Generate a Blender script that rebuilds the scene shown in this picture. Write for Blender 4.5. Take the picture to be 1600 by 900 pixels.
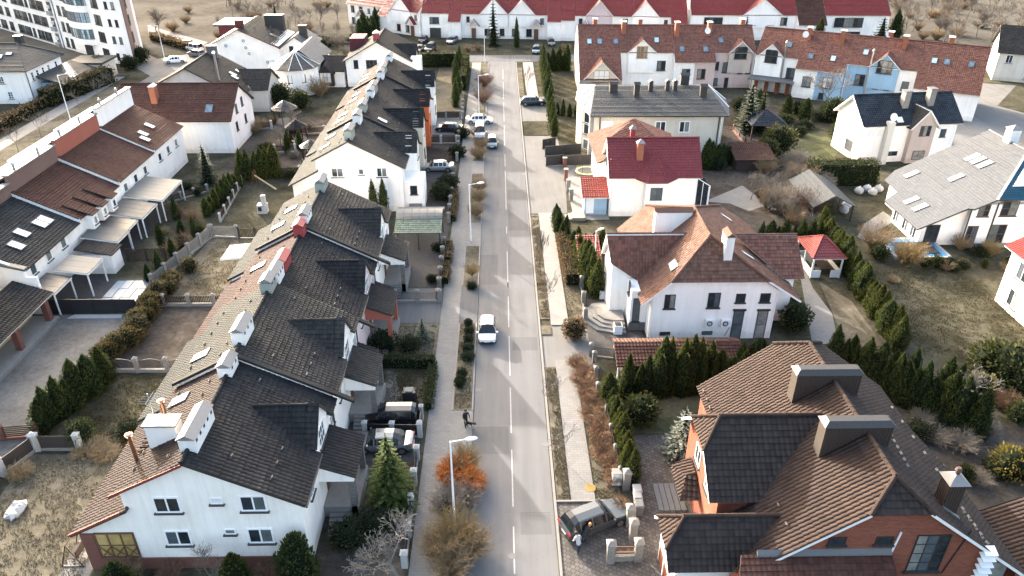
import bpy, math, random
from mathutils import Vector, Matrix, noise
random.seed(11)
R_ = math.radians
for o in list(bpy.data.objects): bpy.data.objects.remove(o)
scene = bpy.context.scene
COL = scene.collection

# ------------------------------------------------------------------ camera
CAM_H = 40.0; FPX = 1175.0
PIT = math.atan(674 / FPX); YAW = math.atan(22 / math.hypot(FPX, 674))
cd = bpy.data.cameras.new('camera'); cam = bpy.data.objects.new('camera', cd); COL.objects.link(cam)
cd.sensor_width = 36; cd.lens = FPX / 1600 * 36; cd.clip_start = 0.5; cd.clip_end = 6000
cam.location = (0, 0, CAM_H); cam.rotation_euler = (math.pi / 2 - PIT, 0, -YAW)
scene.camera = cam
# ------------------------------------------------------------------ world and sun
SUN_EL = R_(17.0); SX, SY = -0.55, 0.835          # low sun, far side, to the left
w = bpy.data.worlds.new('World'); scene.world = w; w.use_nodes = True
nt = w.node_tree; nt.nodes.clear()
sky = nt.nodes.new('ShaderNodeTexSky'); sky.sky_type = 'NISHITA'; sky.sun_disc = False
sky.sun_elevation = SUN_EL; sky.sun_rotation = math.atan2(SX, SY)
sky.air_density = 1.0; sky.dust_density = 7.0; sky.ozone_density = 0.4
bg = nt.nodes.new('ShaderNodeBackground'); bg.inputs['Strength'].default_value = 0.15
ow = nt.nodes.new('ShaderNodeOutputWorld')
nt.links.new(sky.outputs[0], bg.inputs[0]); nt.links.new(bg.outputs[0], ow.inputs[0])
sd = bpy.data.lights.new('sun', 'SUN'); sd.energy = 2.0; sd.angle = R_(0.6); sd.color = (1.0, 0.965, 0.925)
sun = bpy.data.objects.new('sun', sd); COL.objects.link(sun)
sun.rotation_euler = Vector((SX * math.cos(SUN_EL), SY * math.cos(SUN_EL), math.sin(SUN_EL))).to_track_quat('Z', 'Y').to_euler()
sun.location = (-60, 90, 60)
vs = scene.view_settings; vs.view_transform = 'Standard'; vs.look = 'None'; vs.gamma = 1.0
vs.use_curve_mapping = False; vs.exposure = 2.93

# ------------------------------------------------------------------ survey helpers: photograph pixel -> point of the place
_s, _c, _sy, _cy = math.sin(PIT), math.cos(PIT), math.sin(YAW), math.cos(YAW)
_R = (_cy, -_sy, 0); _F = (_sy * _c, _cy * _c, -_s); _U = (_sy * _s, _cy * _s, _c)
def ray(px, py):
    a = (px - 800) / FPX; b = -(py - 450) / FPX
    return Vector([_F[i] + a * _R[i] + b * _U[i] for i in range(3)])
def G(px, py, z=0.0):                       # point at height z
    d = ray(px, py); t = (z - CAM_H) / d[2]
    return Vector((d[0] * t, d[1] * t, z))
def RP(px, py, n, k):                       # point on plane n.x = k
    d = ray(px, py); n = Vector(n); t = (k - n[2] * CAM_H) / n.dot(d)
    return Vector((d[0] * t, d[1] * t, CAM_H + d[2] * t))
def YP(px, py, Y): return RP(px, py, (0, 1, 0), Y)
def XP(px, py, X): return RP(px, py, (1, 0, 0), X)
def crop(x0, y0, wd, out):
    k = wd / out
    return lambda x, y: (x0 + x * k, y0 + y * k)
def plane3(a, b, c):
    n = (Vector(b) - Vector(a)).cross(Vector(c) - Vector(a)).normalized()
    return n, n.dot(Vector(a))

# ------------------------------------------------------------------ mesh builder
class MB:
    def __init__(s): s.v = []; s.f = []; s.m = []; s.uv = []
    def poly(s, pts, m=0, uv=None):
        b = len(s.v); s.v += [tuple(p) for p in pts]; s.f.append(tuple(range(b, b + len(pts)))); s.m.append(m)
        s.uv.append(uv or [(0, 0)] * len(pts))
    def box(s, x0, x1, y0, y1, z0, z1, m=0):
        s.hexa([(x0, y0, z0), (x1, y0, z0), (x1, y1, z0), (x0, y1, z0), (x0, y0, z1), (x1, y0, z1), (x1, y1, z1), (x0, y1, z1)], m)
    def hexa(s, p, m=0):
        b = len(s.v); s.v += [tuple(q) for q in p]
        for f in ((3, 2, 1, 0), (4, 5, 6, 7), (0, 1, 5, 4), (1, 2, 6, 5), (2, 3, 7, 6), (3, 0, 4, 7)):
            s.f.append(tuple(b + i for i in f)); s.m.append(m); s.uv.append([(0, 0)] * 4)
    def obox(s, c, ang, lx, ly, z0, z1, m=0):
        ca, sa = math.cos(ang), math.sin(ang); P = []
        for z in (z0, z1):
            for ux, uy in ((-1, -1), (1, -1), (1, 1), (-1, 1)):
                x, y = ux * lx / 2, uy * ly / 2
                P.append((c[0] + x * ca - y * sa, c[1] + x * sa + y * ca, z))
        s.hexa(P, m)
    def prism(s, poly, z0, z1, m=0):
        n = len(poly); zt = z1 if isinstance(z1, (list, tuple)) else [z1] * n
        s.poly([(p[0], p[1], zt[i]) for i, p in enumerate(poly)], m)
        s.poly([(p[0], p[1], z0) for p in reversed(poly)], m)
        for i in range(n):
            j = (i + 1) % n
            s.poly([(poly[i][0], poly[i][1], z0), (poly[j][0], poly[j][1], z0), (poly[j][0], poly[j][1], zt[j]), (poly[i][0], poly[i][1], zt[i])], m)
    def extrude(s, pts, d, m=0):             # closed solid: planar polygon pts swept by vector d
        d = Vector(d); q = [Vector(p) + d for p in pts]; n = len(pts)
        s.poly(list(reversed([Vector(p) for p in pts])), m); s.poly(q, m)
        for i in range(n):
            j = (i + 1) % n; s.poly([pts[i], pts[j], q[j], q[i]], m)
    def tube(s, p0, p1, r0, r1=None, n=6, m=0, cap=True):
        p0 = Vector(p0); p1 = Vector(p1); r1 = r0 if r1 is None else r1
        d = (p1 - p0)
        if d.length < 1e-6: return
        d.normalize(); a = Vector((0, 0, 1)) if abs(d.z) < .9 else Vector((1, 0, 0))
        u = d.cross(a).normalized(); v = d.cross(u); b = len(s.v)
        for p, r in ((p0, r0), (p1, r1)):
            for i in range(n):
                t = 2 * math.pi * i / n; s.v.append(tuple(p + (u * math.cos(t) + v * math.sin(t)) * r))
        for i in range(n):
            j = (i + 1) % n; s.f.append((b + i, b + j, b + n + j, b + n + i)); s.m.append(m); s.uv.append([(0, 0)] * 4)
        if cap:
            s.f.append(tuple(b + n + i for i in range(n))); s.m.append(m); s.uv.append([(0, 0)] * n)
            s.f.append(tuple(b + n - 1 - i for i in range(n))); s.m.append(m); s.uv.append([(0, 0)] * n)
    def mesh(s, name, mats, smooth=False):
        me = bpy.data.meshes.new(name); me.from_pydata(s.v, [], s.f)
        for mt in (mats if isinstance(mats, (list, tuple)) else [mats]): me.materials.append(mt)
        me.polygons.foreach_set('material_index', s.m)
        ul = me.uv_layers.new(name='UVMap'); flat = []
        for q in s.uv:
            for a in q: flat += [a[0], a[1]]
        ul.data.foreach_set('uv', flat)
        if smooth: me.polygons.foreach_set('use_smooth', [True] * len(me.polygons))
        me.update(); return me
    def build(s, name, mats, parent=None, smooth=False):
        return link(name, s.mesh(name, mats, smooth), parent)

WM = {}                                        # world matrix of things that parent others
def link(name, me, parent=None, mat=None, local=False):
    o = bpy.data.objects.new(name, me); COL.objects.link(o)
    if mat is not None: o.matrix_basis = mat
    wmat = mat if mat is not None else Matrix.Identity(4)
    if parent is not None:
        o.parent = parent
        if local: wmat = WM[parent.name] @ wmat
        else: o.matrix_parent_inverse = WM[parent.name].inverted()
    WM[o.name] = wmat
    return o
def thing(name, label, cat, loc=(0, 0, 0), group=None, rot=0.0):
    o = bpy.data.objects.new(name, None); COL.objects.link(o); o.empty_display_size = 0.3
    mt = Matrix.Translation((loc[0], loc[1], loc[2] if len(loc) > 2 else 0.0)) @ Matrix.Rotation(rot, 4, 'Z'); o.matrix_basis = mt; WM[o.name] = mt
    return tag(o, label, cat, group)
def tag(o, label, cat, group=None):
    o['label'] = label; o['category'] = cat
    if group: o['group'] = group
    return o
def struct(o): o['kind'] = 'structure'; return o

# ------------------------------------------------------------------ materials
def newmat(name):
    m = bpy.data.materials.new(name); m.use_nodes = True; nt = m.node_tree; nt.nodes.clear()
    out = nt.nodes.new('ShaderNodeOutputMaterial'); bs = nt.nodes.new('ShaderNodeBsdfPrincipled')
    nt.links.new(bs.outputs[0], out.inputs[0]); return m, nt, bs, out
class N:
    def __init__(s, nt): s.nt = nt
    def __call__(s, typ, ins=None, **kw):
        n = s.nt.nodes.new('ShaderNode' + typ)
        for k, v in kw.items(): setattr(n, k, v)
        for k, v in (ins or {}).items():
            if isinstance(v, bpy.types.NodeSocket): s.nt.links.new(v, n.inputs[k])
            else: n.inputs[k].default_value = v
        return n
    def math(s, op, a, b=0.0, clamp=False): return s('Math', {0: a, 1: b}, operation=op, use_clamp=clamp).outputs[0]
    def noise(s, vec, scale, detail=3, rough=.55, dist=0.0):
        return s('TexNoise', {'Vector': vec, 'Scale': scale, 'Detail': detail, 'Roughness': rough, 'Distortion': dist}).outputs[0]
    def ramp(s, fac, stops):
        n = s('ValToRGB', {0: fac}); e = n.color_ramp.elements
        while len(e) < len(stops): e.new(.5)
        for i, (p, c) in enumerate(stops):
            e[i].position = p; e[i].color = (c if isinstance(c, (tuple, list)) else (c, c, c)) + ((1,) if not isinstance(c, (tuple, list)) or len(c) == 3 else ())
        return n.outputs[0]
    def mix(s, fac, a, b, typ='MIX'):
        n = s.nt.nodes.new('ShaderNodeMix'); n.data_type = 'RGBA'; n.blend_type = typ
        for k, v in ((0, fac), (6, a), (7, b)):
            if isinstance(v, bpy.types.NodeSocket): s.nt.links.new(v, n.inputs[k])
            else: n.inputs[k].default_value = v if not isinstance(v, tuple) or len(v) == 4 else v + (1,)
        return n.outputs[2]
    def bump(s, h, strength, dist): return s('Bump', {'Height': h, 'Strength': strength, 'Distance': dist}).outputs[0]
    def pos(s): return s('NewGeometry').outputs['Position']
def c4(c): return tuple(c) + (1,) if len(c) == 3 else tuple(c)
def dk(c, k): return tuple(x * k for x in c)

def m_plaster(name, col, dirt=.36, rough=.85):
    if min(col) < .7: col = dk(col, .8)
    m, nt, bs, _ = newmat(name); n = N(nt); p = n.pos()
    big = n.noise(p, .35, 4, .6); fine = n.noise(p, 9, 3)
    mp = n('Mapping', {'Vector': p, 'Scale': (1.6, 1.6, .12)}).outputs[0]; streak = n.noise(mp, 1.3, 4, .65)
    f = n.math('MULTIPLY', n.math('ADD', n.ramp(big, [(.4, 0.), (.75, 1.)]), n.ramp(streak, [(.45, 0.), (.8, 1.)])), dirt, True)
    zz = n('SeparateXYZ', {0: p}).outputs[2]; spl = n.math('MULTIPLY', n.ramp(n.math('ADD', n.math('MULTIPLY', zz, .9), n.math('MULTIPLY', n.noise(p, 2.5, 4), -.9)), [(0., 1.), (.35, 0.)]), .4)
    f = n.math('ADD', f, spl, True)
    colr = n.mix(f, c4(col), c4((col[0] * .62, col[1] * .58, col[2] * .52)))
    nt.links.new(n.mix(n.math('MULTIPLY', fine, .12), colr, c4(dk(col, .8))), bs.inputs['Base Color'])
    bs.inputs['Roughness'].default_value = rough
    nt.links.new(n.bump(fine, .15, .01), bs.inputs['Normal']); return m
def m_flat(name, col, rough=.6, metal=0.0, var=.15, scale=3.0, spec=.5, coat=0.0):
    if max(col) < .6: col = dk(col, .7)
    m, nt, bs, _ = newmat(name); n = N(nt); p = n.pos()
    f = n.noise(p, scale, 4, .6)
    nt.links.new(n.mix(n.math('MULTIPLY', f, 1.0), c4(dk(col, 1 + var)), c4(dk(col, 1 - var))), bs.inputs['Base Color'])
    bs.inputs['Roughness'].default_value = rough; bs.inputs['Metallic'].default_value = metal
    bs.inputs['Specular IOR Level'].default_value = spec; bs.inputs['Coat Weight'].default_value = coat; bs.inputs['Coat Roughness'].default_value = .08
    return m
def m_tile(name, col, tw=.3, course=.36, rough=.85, lich=(.23, .2, .15), lk=.25, var=.25, prof=.05, spec=.12, hr=.35):
    col = dk(col, .68); lich = dk(lich, .68)
    m, nt, bs, _ = newmat(name); n = N(nt)
    uv = n('UVMap').outputs[0]; sp = n('SeparateXYZ', {0: uv}); u, v = sp.outputs[0], sp.outputs[1]
    row = n.math('FLOOR', n.math('DIVIDE', v, course))
    uu = n.math('DIVIDE', u, tw)
    cell = n('CombineXYZ', {0: n.math('FLOOR', uu), 1: row, 2: 0.0}).outputs[0]
    rnd = n('TexWhiteNoise', {'Vector': cell}, noise_dimensions='3D').outputs[0]
    p = n.pos(); big = n.noise(p, .45, 5, .65); mid = n.noise(p, 2.3, 4, .6)
    c = n.mix(rnd, c4(dk(col, 1 - var)), c4(dk(col, 1 + var)))
    c = n.mix(n.math('MULTIPLY', n.ramp(n.math('MULTIPLY', n.math('ADD', big, mid), .5), [(.42, 0.), (.66, 1.)]), lk), c, c4(lich))
    nt.links.new(c, bs.inputs['Base Color'])
    bs.inputs['Roughness'].default_value = rough; bs.inputs['Specular IOR Level'].default_value = spec
    wav = n.math('ABSOLUTE', n.math('SINE', n.math('MULTIPLY', uu, math.pi)))
    saw = n.math('SUBTRACT', 1.0, n.math('FRACT', n.math('DIVIDE', v, course)))
    h = n.math('ADD', n.math('ADD', wav, n.math('MULTIPLY', saw, .6)), n.math('MULTIPLY', rnd, hr))
    nt.links.new(n.bump(h, 1.0, prof), bs.inputs['Normal']); return m
def m_ground(name, cols, s1=.25, s2=2.2, s3=14.0, bump=.04, rough=.95):
    cols = [tuple(x * .72 + .28 * sum(c) / 3 for x in c) for c in cols]; cols = [dk(c, (.66 if 'field' in name else .72) if 'patchy' in name or 'field' in name else .88) for c in cols]
    m, nt, bs, _ = newmat(name); n = N(nt); p = n.pos()
    a = n.noise(p, s1, 5, .6, .6); b = n.noise(p, s2, 5, .65, .3); d = n.noise(p, s3, 4, .7)
    k = n.math('ADD', n.math('ADD', n.math('MULTIPLY', a, .5), n.math('MULTIPLY', b, .32)), n.math('MULTIPLY', d, .3))
    st = [(.42 + .28 * i / (len(cols) - 1), c) for i, c in enumerate(cols)]
    nt.links.new(n.ramp(k, st), bs.inputs['Base Color']); bs.inputs['Roughness'].default_value = rough
    bs.inputs['Specular IOR Level'].default_value = 0.0
    nt.links.new(n.bump(n.math('ADD', d, n.math('MULTIPLY', b, .8)), .5, bump), bs.inputs['Normal']); return m
def m_asphalt(name, col, crack=True, wear=True):
    col = dk(col, .6)
    m, nt, bs, _ = newmat(name); n = N(nt); p = n.pos()
    fine = n.noise(p, 22, 3, .7); big = n.noise(p, .18, 5, .6, .4)
    mp = n('Mapping', {'Vector': p, 'Scale': (1.0, .06, 1)}).outputs[0]; lane = n.noise(mp, 1.4, 4, .6)
    k = n.math('ADD', n.math('MULTIPLY', big, .5), n.math('MULTIPLY', lane, .5))
    c = n.ramp(k, [(.3, dk(col, .74)), (.5, col), (.7, (col[0] * 1.17, col[1] * 1.16, col[2] * 1.13))])
    c = n.mix(n.math('MULTIPLY', fine, .3), c, c4(dk(col, .7)))
    if name == 'worn_asphalt':
        x_ = n('SeparateXYZ', {0: p}).outputs[0]; ph_ = n.math('ADD', x_, n.math('MULTIPLY', n.noise(mp, .5, 2), .5))
        tr_ = n.math('POWER', n.math('ABSOLUTE', n.math('SINE', n.math('MULTIPLY', n.math('ADD', ph_, .1), math.pi / 1.5))), 3.0)
        c = n.mix(n.math('MULTIPLY', tr_, n.math('MULTIPLY', n.noise(p, .3, 3), .3)), c, c4(dk(col, .72)))
        st_ = n.ramp(n.noise(p, .9, 5, .7, .8), [(.62, 0.), (.74, 1.)]); c = n.mix(n.math('MULTIPLY', st_, .28), c, c4(dk(col, .6)))
    if crack:
        vo = n('TexVoronoi', {'Vector': n.mix(.12, p, n('TexNoise', {'Vector': p, 'Scale': 1.2}).outputs[1]), 'Scale': .11}, feature='DISTANCE_TO_EDGE').outputs[0]
        cr = n.math('MULTIPLY', n.math('LESS_THAN', vo, .0035), n.math('GREATER_THAN', n.noise(p, .09, 2), .5))
        c = n.mix(n.math('MULTIPLY', cr, .45), c, c4(dk(col, .35)))
    nt.links.new(c, bs.inputs['Base Color']); bs.inputs['Roughness'].default_value = .95; bs.inputs['Specular IOR Level'].default_value = .04
    nt.links.new(n.bump(fine, .3, .01), bs.inputs['Normal']); return m
def m_brick(name, c1, c2, mortar, bw=.25, bh=.075, horiz=False, msize=.012, bump=.01, off=.5, rough=.85, rot=0.0):
    c1, c2, mortar = (dk(c, .66) for c in (c1, c2, mortar))
    m, nt, bs, _ = newmat(name); n = N(nt); p = n.pos(); sp = n('SeparateXYZ', {0: p})
    if horiz: vec = n('Mapping', {'Vector': p, 'Rotation': (0, 0, rot)}).outputs[0]
    else: vec = n('CombineXYZ', {0: n.math('ADD', sp.outputs[0], sp.outputs[1]), 1: sp.outputs[2], 2: 0.0}).outputs[0]
    b = n('TexBrick', {'Vector': vec, 'Color1': c4(c1), 'Color2': c4(c2), 'Mortar': c4(mortar), 'Scale': 1.0, 'Mortar Size': msize, 'Mortar Smooth': .2, 'Bias': 0.0, 'Brick Width': bw, 'Row Height': bh}, offset=off)
    st = n.noise(p, .5, 5, .6); fine = n.noise(p, 12, 3)
    c = n.mix(n.math('MULTIPLY', n.ramp(st, [(.4, 0.), (.72, 1.)]), .4), b.outputs[0], c4(dk(c1, .6)))
    c = n.mix(n.math('MULTIPLY', fine, .25), c, c4(dk(c2, .7)))
    nt.links.new(c, bs.inputs['Base Color']); bs.inputs['Roughness'].default_value = rough; bs.inputs['Specular IOR Level'].default_value = .2
    nt.links.new(n.bump(n.math('SUBTRACT', 1.0, b.outputs[1]), .7, bump), bs.inputs['Normal']); return m
def m_glass(name, col=(.02, .025, .03), rough=.06, spec=.5):
    m, nt, bs, _ = newmat(name); n = N(nt); rn = n('ObjectInfo').outputs['Random']
    c = n.ramp(rn, [(0., dk(col, .6)), (.45, col), (.62, (col[0] * 3 + .02, col[1] * 3 + .02, col[2] * 3 + .02)), (.84, (col[0] * 5 + .06, col[1] * 5 + .055, col[2] * 4 + .045)), (.95, (.3, .28, .25))])
    g = n.noise(n.pos(), 1.6, 2)
    nt.links.new(n.mix(n.ramp(g, [(.35, 0.), (.7, .6)]), c, c4(dk(col, 2.2))), bs.inputs['Base Color']); bs.inputs['Roughness'].default_value = rough
    bs.inputs['Specular IOR Level'].default_value = spec; return m
def m_leaf(name, c1, c2, tr=.25, rough=.75):
    c1, c2 = dk(c1, .75), dk(c2, .8)
    m, nt, bs, out = newmat(name); n = N(nt)
    isl = n('NewGeometry').outputs['Random Per Island']; rn = n('ObjectInfo').outputs['Random']; p = n.pos()
    k = n.math('ADD', n.math('MULTIPLY', isl, .6), n.math('MULTIPLY', n.noise(p, 1.7, 3), .4))
    c = n.mix(k, c4(c1), c4(c2)); c = n.mix(n.math('MULTIPLY', rn, .55), c, c4((c1[0] * .7 + c2[0] * .6, c1[1] * .6 + c2[1] * .4, c1[2] * .6)))
    c = n.mix(n.math('MULTIPLY', n.ramp(n.noise(p, 2.6, 4, .7), [(.6, 0.), (.75, 1.)]), .35), c, c4((c2[0] * 1.5, c2[1] * .95, c2[2] * .9)))
    nt.links.new(c, bs.inputs['Base Color']); bs.inputs['Roughness'].default_value = rough; bs.inputs['Specular IOR Level'].default_value = .2
    if tr > 0:
        t = n('BsdfTranslucent', {'Color': c}); mx = n('MixShader', {0: tr, 1: bs.outputs[0], 2: t.outputs[0]})
        nt.links.new(mx.outputs[0], out.inputs[0])
    return m
def m_bark(name, c1, c2):
    c1, c2 = dk(c1, .75), dk(c2, .75)
    m, nt, bs, _ = newmat(name); n = N(nt); p = n.pos()
    nt.links.new(n.mix(n.noise(p, 5, 4, .7), c4(c1), c4(c2)), bs.inputs['Base Color']); bs.inputs['Roughness'].default_value = .9
    bs.inputs['Specular IOR Level'].default_value = .1; return m

M = {}
WHITE = (.87, .83, .775)
M['white'] = m_plaster('white_plaster', WHITE); M['white2'] = m_plaster('white_plaster_clean', (.87, .838, .795), .3)
M['cream'] = m_plaster('cream_plaster', (.72, .66, .54)); M['pink'] = m_plaster('pink_plaster', (.68, .53, .49)); M['beige'] = m_plaster('beige_plaster', (.58, .48, .42))
M['rose'] = m_plaster('rose_plaster', (.72, .6, .6)); M['yellow'] = m_plaster('yellow_plaster', (.75, .58, .3)); M['blue'] = m_plaster('pale_blue_plaster', (.36, .55, .72))
M['grey'] = m_plaster('grey_plaster', (.36, .35, .34)); M['brownw'] = m_plaster('brown_plaster', (.2, .12, .1)); M['redw'] = m_plaster('brick_red_plaster', (.4, .12, .08))
M['orange'] = m_plaster('orange_plaster', (.7, .17, .05)); M['ivory'] = m_plaster('ivory_plaster', (.7, .67, .6)); M['winew'] = m_plaster('wine_red_boards', (.14, .03, .035))
M['brick'] = m_brick('red_brick', (.4, .115, .06), (.25, .065, .04), (.36, .22, .17), .34, .11, msize=.014, bump=.02); M['brickd'] = m_brick('plinth_brick', (.3, .1, .07), (.24, .08, .06), (.3, .2, .17))
M['stone'] = m_brick('grey_stone_cladding', (.3, .28, .26), (.2, .19, .18), (.14, .13, .12), .4, .18, msize=.02, bump=.03)
M['block'] = m_brick('concrete_block', (.36, .34, .31), (.28, .265, .24), (.19, .177, .163), .4, .2, msize=.015)
M['t_char'] = m_tile('charcoal_tiles', (.026, .026, .028), lich=(.075, .072, .068), lk=.35); M['t_char2'] = m_tile('dark_brown_grey_tiles', (.038, .037, .036), lich=(.1, .094, .085), lk=.45)
M['t_green'] = m_tile('grey_green_tiles', (.038, .041, .038), lich=(.078, .078, .07), lk=.5, var=.18); M['t_brown'] = m_tile('brown_tiles', (.042, .028, .024), lich=(.07, .057, .05), lk=.35)
M['t_red'] = m_tile('red_brown_tiles', (.056, .027, .024), lich=(.075, .057, .05), lk=.3); M['t_dbrown'] = m_tile('dark_brown_tiles', (.085, .038, .031), lich=(.2, .12, .08), lk=.4, var=.2)
M['t_grey'] = m_tile('dark_grey_tiles', (.035, .037, .039), lich=(.13, .12, .11)); M['t_terra'] = m_tile('terracotta_tiles', (.165, .088, .064), lich=(.235, .17, .135), lk=.35, var=.3, tw=.33)
M['t_rust'] = m_tile('rust_red_tiles', (.22, .098, .074), lich=(.27, .17, .12), lk=.3, var=.3); M['t_wine'] = m_tile('wine_red_metal_tiles', (.2, .028, .036), rough=.5, lk=.06, var=.12, hr=.06, tw=.22, spec=.3)
M['t_red2'] = m_tile('bright_red_metal_tiles', (.27, .04, .036), rough=.4, lk=.08, var=.1); M['t_redr'] = m_tile('far_red_tiles', (.25, .036, .036), rough=.5, lk=.15, var=.15)
M['t_slate'] = m_tile('slate_grey_metal_tiles', (.07, .076, .08), rough=.5, lk=.1, var=.15, hr=.06, tw=.25, prof=.035); M['t_pale'] = m_tile('pale_grey_metal_tiles', (.15, .158, .17), rough=.55, lk=.1, var=.1, hr=.06, tw=.25)
M['t_blue'] = m_tile('petrol_blue_metal_tiles', (.012, .085, .14), rough=.35, lk=.05, var=.12, hr=.06, tw=.25); M['t_navy'] = m_tile('navy_slate_tiles', (.02, .027, .036), rough=.45, lich=(.14, .15, .17), lk=.35)
M['t_D'] = m_tile('weathered_brown_pantiles', (.052, .035, .029), lich=(.082, .062, .052), lk=.3, var=.22, tw=.29, course=.4, prof=.1); M['t_Dshade'] = m_tile('shaded_side_pantiles', (.042, .034, .032), lich=(.075, .062, .055), lk=.3, tw=.34, course=.4)  # second one: same pantiles, shade put into the colour for slopes facing off the sun
M['fascia'] = m_flat('white_fascia', (.72, .71, .69)); M['fasciab'] = m_flat('brown_fascia', (.1, .055, .04)); M['fasciad'] = m_flat('dark_fascia', (.035, .033, .033)); M['fasciar'] = m_flat('red_fascia', (.25, .05, .04))
M['frame'] = m_flat('white_window_frame', (.8, .8, .79), .4); M['framed'] = m_flat('dark_window_frame', (.045, .04, .038), .45); M['frameb'] = m_flat('brown_window_frame', (.16, .075, .04), .5); M['framey'] = m_flat('ochre_window_frame', (.5, .25, .07), .5)
M['pane'] = m_glass('window_glass'); M['sky_pane'] = m_glass('skylight_glass', (.1, .14, .17), .05, .8); M['blind'] = m_flat('pale_skylight_blind', (.66, .66, .64), .35)
M['sill'] = m_flat('dark_sill', (.06, .058, .06), .4); M['white_m'] = m_flat('white_metal', (.75, .75, .74), .35, 0, .06); M['galv'] = m_flat('galvanised_steel', (.5, .5, .5), .35, .8, .15); M['copper'] = m_flat('copper_flue', (.42, .2, .11), .35, .7)
M['lead'] = m_flat('grey_sheet_metal', (.16, .165, .17), .6, .2, .12, 3.0, .3); M['black_m'] = m_flat('black_metal', (.018, .018, .02), .5); M['dark_m'] = m_flat('anthracite_panel', (.035, .033, .032), .6, 0, .3)
M['rust_m'] = m_flat('brown_metal', (.05, .039, .032), .7); M['rubber'] = m_flat('rubber', (.015, .015, .016), .8); M['rim'] = m_flat('alloy_rim', (.45, .46, .47), .3, .8)
M['concrete'] = m_flat('concrete', (.3, .28, .255), .9, 0, .25, 2.0, .2); M['concd'] = m_flat('dark_concrete', (.22, .21, .2), .9, 0, .3, 2.0, .2); M['cwhite'] = m_flat('white_painted_concrete', (.5, .49, .47), .85, 0, .2, 2.0, .2)
M['wood'] = m_flat('brown_wood', (.17, .09, .05), .75, 0, .35, 6.0, .2); M['woodd'] = m_flat('dark_wood', (.055, .04, .033), .8, 0, .35, 6.0, .2); M['woodw'] = m_flat('white_painted_wood', (.72, .7, .67), .6)
M['poly'] = m_flat('grey_polycarbonate', (.115, .113, .105), .65, 0, .25, 1.2); M['polyl'] = m_flat('pale_polycarbonate', (.2, .195, .178), .65, 0, .2, .8); M['polyd'] = m_flat('dark_polycarbonate', (.05, .05, .05), .5, 0, .3, 1.0)
M['chimw'] = m_plaster('chimney_white', (.74, .73, .71), .25); M['chimcap'] = m_flat('chimney_sheet_cap', (.26, .255, .25), .7, .1, .15); M['chimr'] = m_flat('red_chimney', (.4, .06, .06), .6); M['chimo'] = m_brick('orange_brick_chimney', (.52, .16, .07), (.42, .12, .06), (.4, .26, .2)); M['chimg'] = m_flat('grey_green_chimney', (.36, .4, .36), .6)
M['asphalt'] = m_asphalt('worn_asphalt', (.25, .243, .238), False); M['asphalt2'] = m_asphalt('grey_asphalt', (.2, .198, .195)); M['conc_sl'] = m_asphalt('pale_concrete_drive', (.265, .254, .238)); M['patch'] = m_asphalt('asphalt_patch', (.205, .2, .196), False)
M['paver'] = m_brick('pavement_slabs', (.3, .288, .27), (.25, .24, .224), (.17, .163, .152), .5, .25, True, .012, .006); M['paverp'] = m_brick('pale_pavement', (.35, .332, .305), (.315, .298, .273), (.24, .226, .205), .4, .2, True, .01, .005)
M['cobble'] = m_brick('grey_cobbles', (.12, .11, .104), (.08, .074, .07), (.06, .055, .05), .2, .2, True, .02, .02); M['paverd'] = m_brick('dark_pavers', (.12, .115, .11), (.09, .085, .085), (.055, .05, .05), .24, .12, True, .012, .01); M['pavemix'] = m_brick('brown_block_paving', (.1, .087, .08), (.2, .18, .16), (.05, .044, .04), .3, .3, True, .02, .012, .5, .85, .5)
M['paint'] = m_flat('road_paint', (.44, .43, .42), .8, 0, .3, 3.0, .1); M['kerb'] = m_flat('kerb_stone', (.28, .26, .24), .9, 0, .2, 4.0, .15)
STRAW, BRN, GRN = (.37, .3, .185), (.155, .115, .075), (.125, .135, .055)
M['dry'] = m_ground('dry_grass', [(0.068, 0.056, 0.038), (0.112, 0.094, 0.060), (0.166, 0.140, 0.090), (0.216, 0.187, 0.130)]); M['field'] = m_ground('dry_field', [(0.094, 0.079, 0.060), (0.137, 0.119, 0.090), (0.173, 0.151, 0.117), (0.202, 0.180, 0.140)], .06, .5, 4.0)
M['lawn'] = m_ground('patchy_lawn', [(0.036, 0.034, 0.021), (0.065, 0.060, 0.035), (0.108, 0.096, 0.056), (0.158, 0.138, 0.088)]); M['green'] = m_ground('green_lawn', [(0.036, 0.047, 0.018), (0.072, 0.083, 0.032), (0.122, 0.119, 0.050), (0.180, 0.158, 0.079)])
M['soil'] = m_ground('bare_soil', [(0.036, 0.029, 0.023), (0.061, 0.049, 0.037), (0.094, 0.076, 0.058), (0.130, 0.108, 0.079)]); M['gravel'] = m_ground('gravel', [(0.094, 0.086, 0.076), (0.137, 0.126, 0.112), (0.180, 0.169, 0.148), (0.230, 0.216, 0.194)], .2, 2.0, 9.0, .06)
M['thuja'] = m_leaf('thuja_foliage', (.022, .044, .015), (.075, .105, .03), .25); M['thujal'] = m_leaf('thuja_foliage_light', (.03, .055, .016), (.11, .13, .036), .3); M['spruce'] = m_leaf('spruce_needles', (.03, .045, .028), (.09, .105, .06), .1); M['sprbl'] = m_leaf('blue_spruce_needles', (.09, .115, .105), (.24, .27, .24), .1)
M['sprgr'] = m_leaf('green_spruce_needles', (.04, .075, .026), (.12, .165, .05), .2); M['ever'] = m_leaf('evergreen_leaves', (.025, .038, .016), (.085, .1, .035), .2); M['core'] = m_flat('inner_foliage', (.012, .018, .009), .95, 0, .3, 4.0, .05); M['gold'] = m_leaf('bronze_foliage', (.04, .042, .02), (.15, .125, .07), .25)
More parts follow.
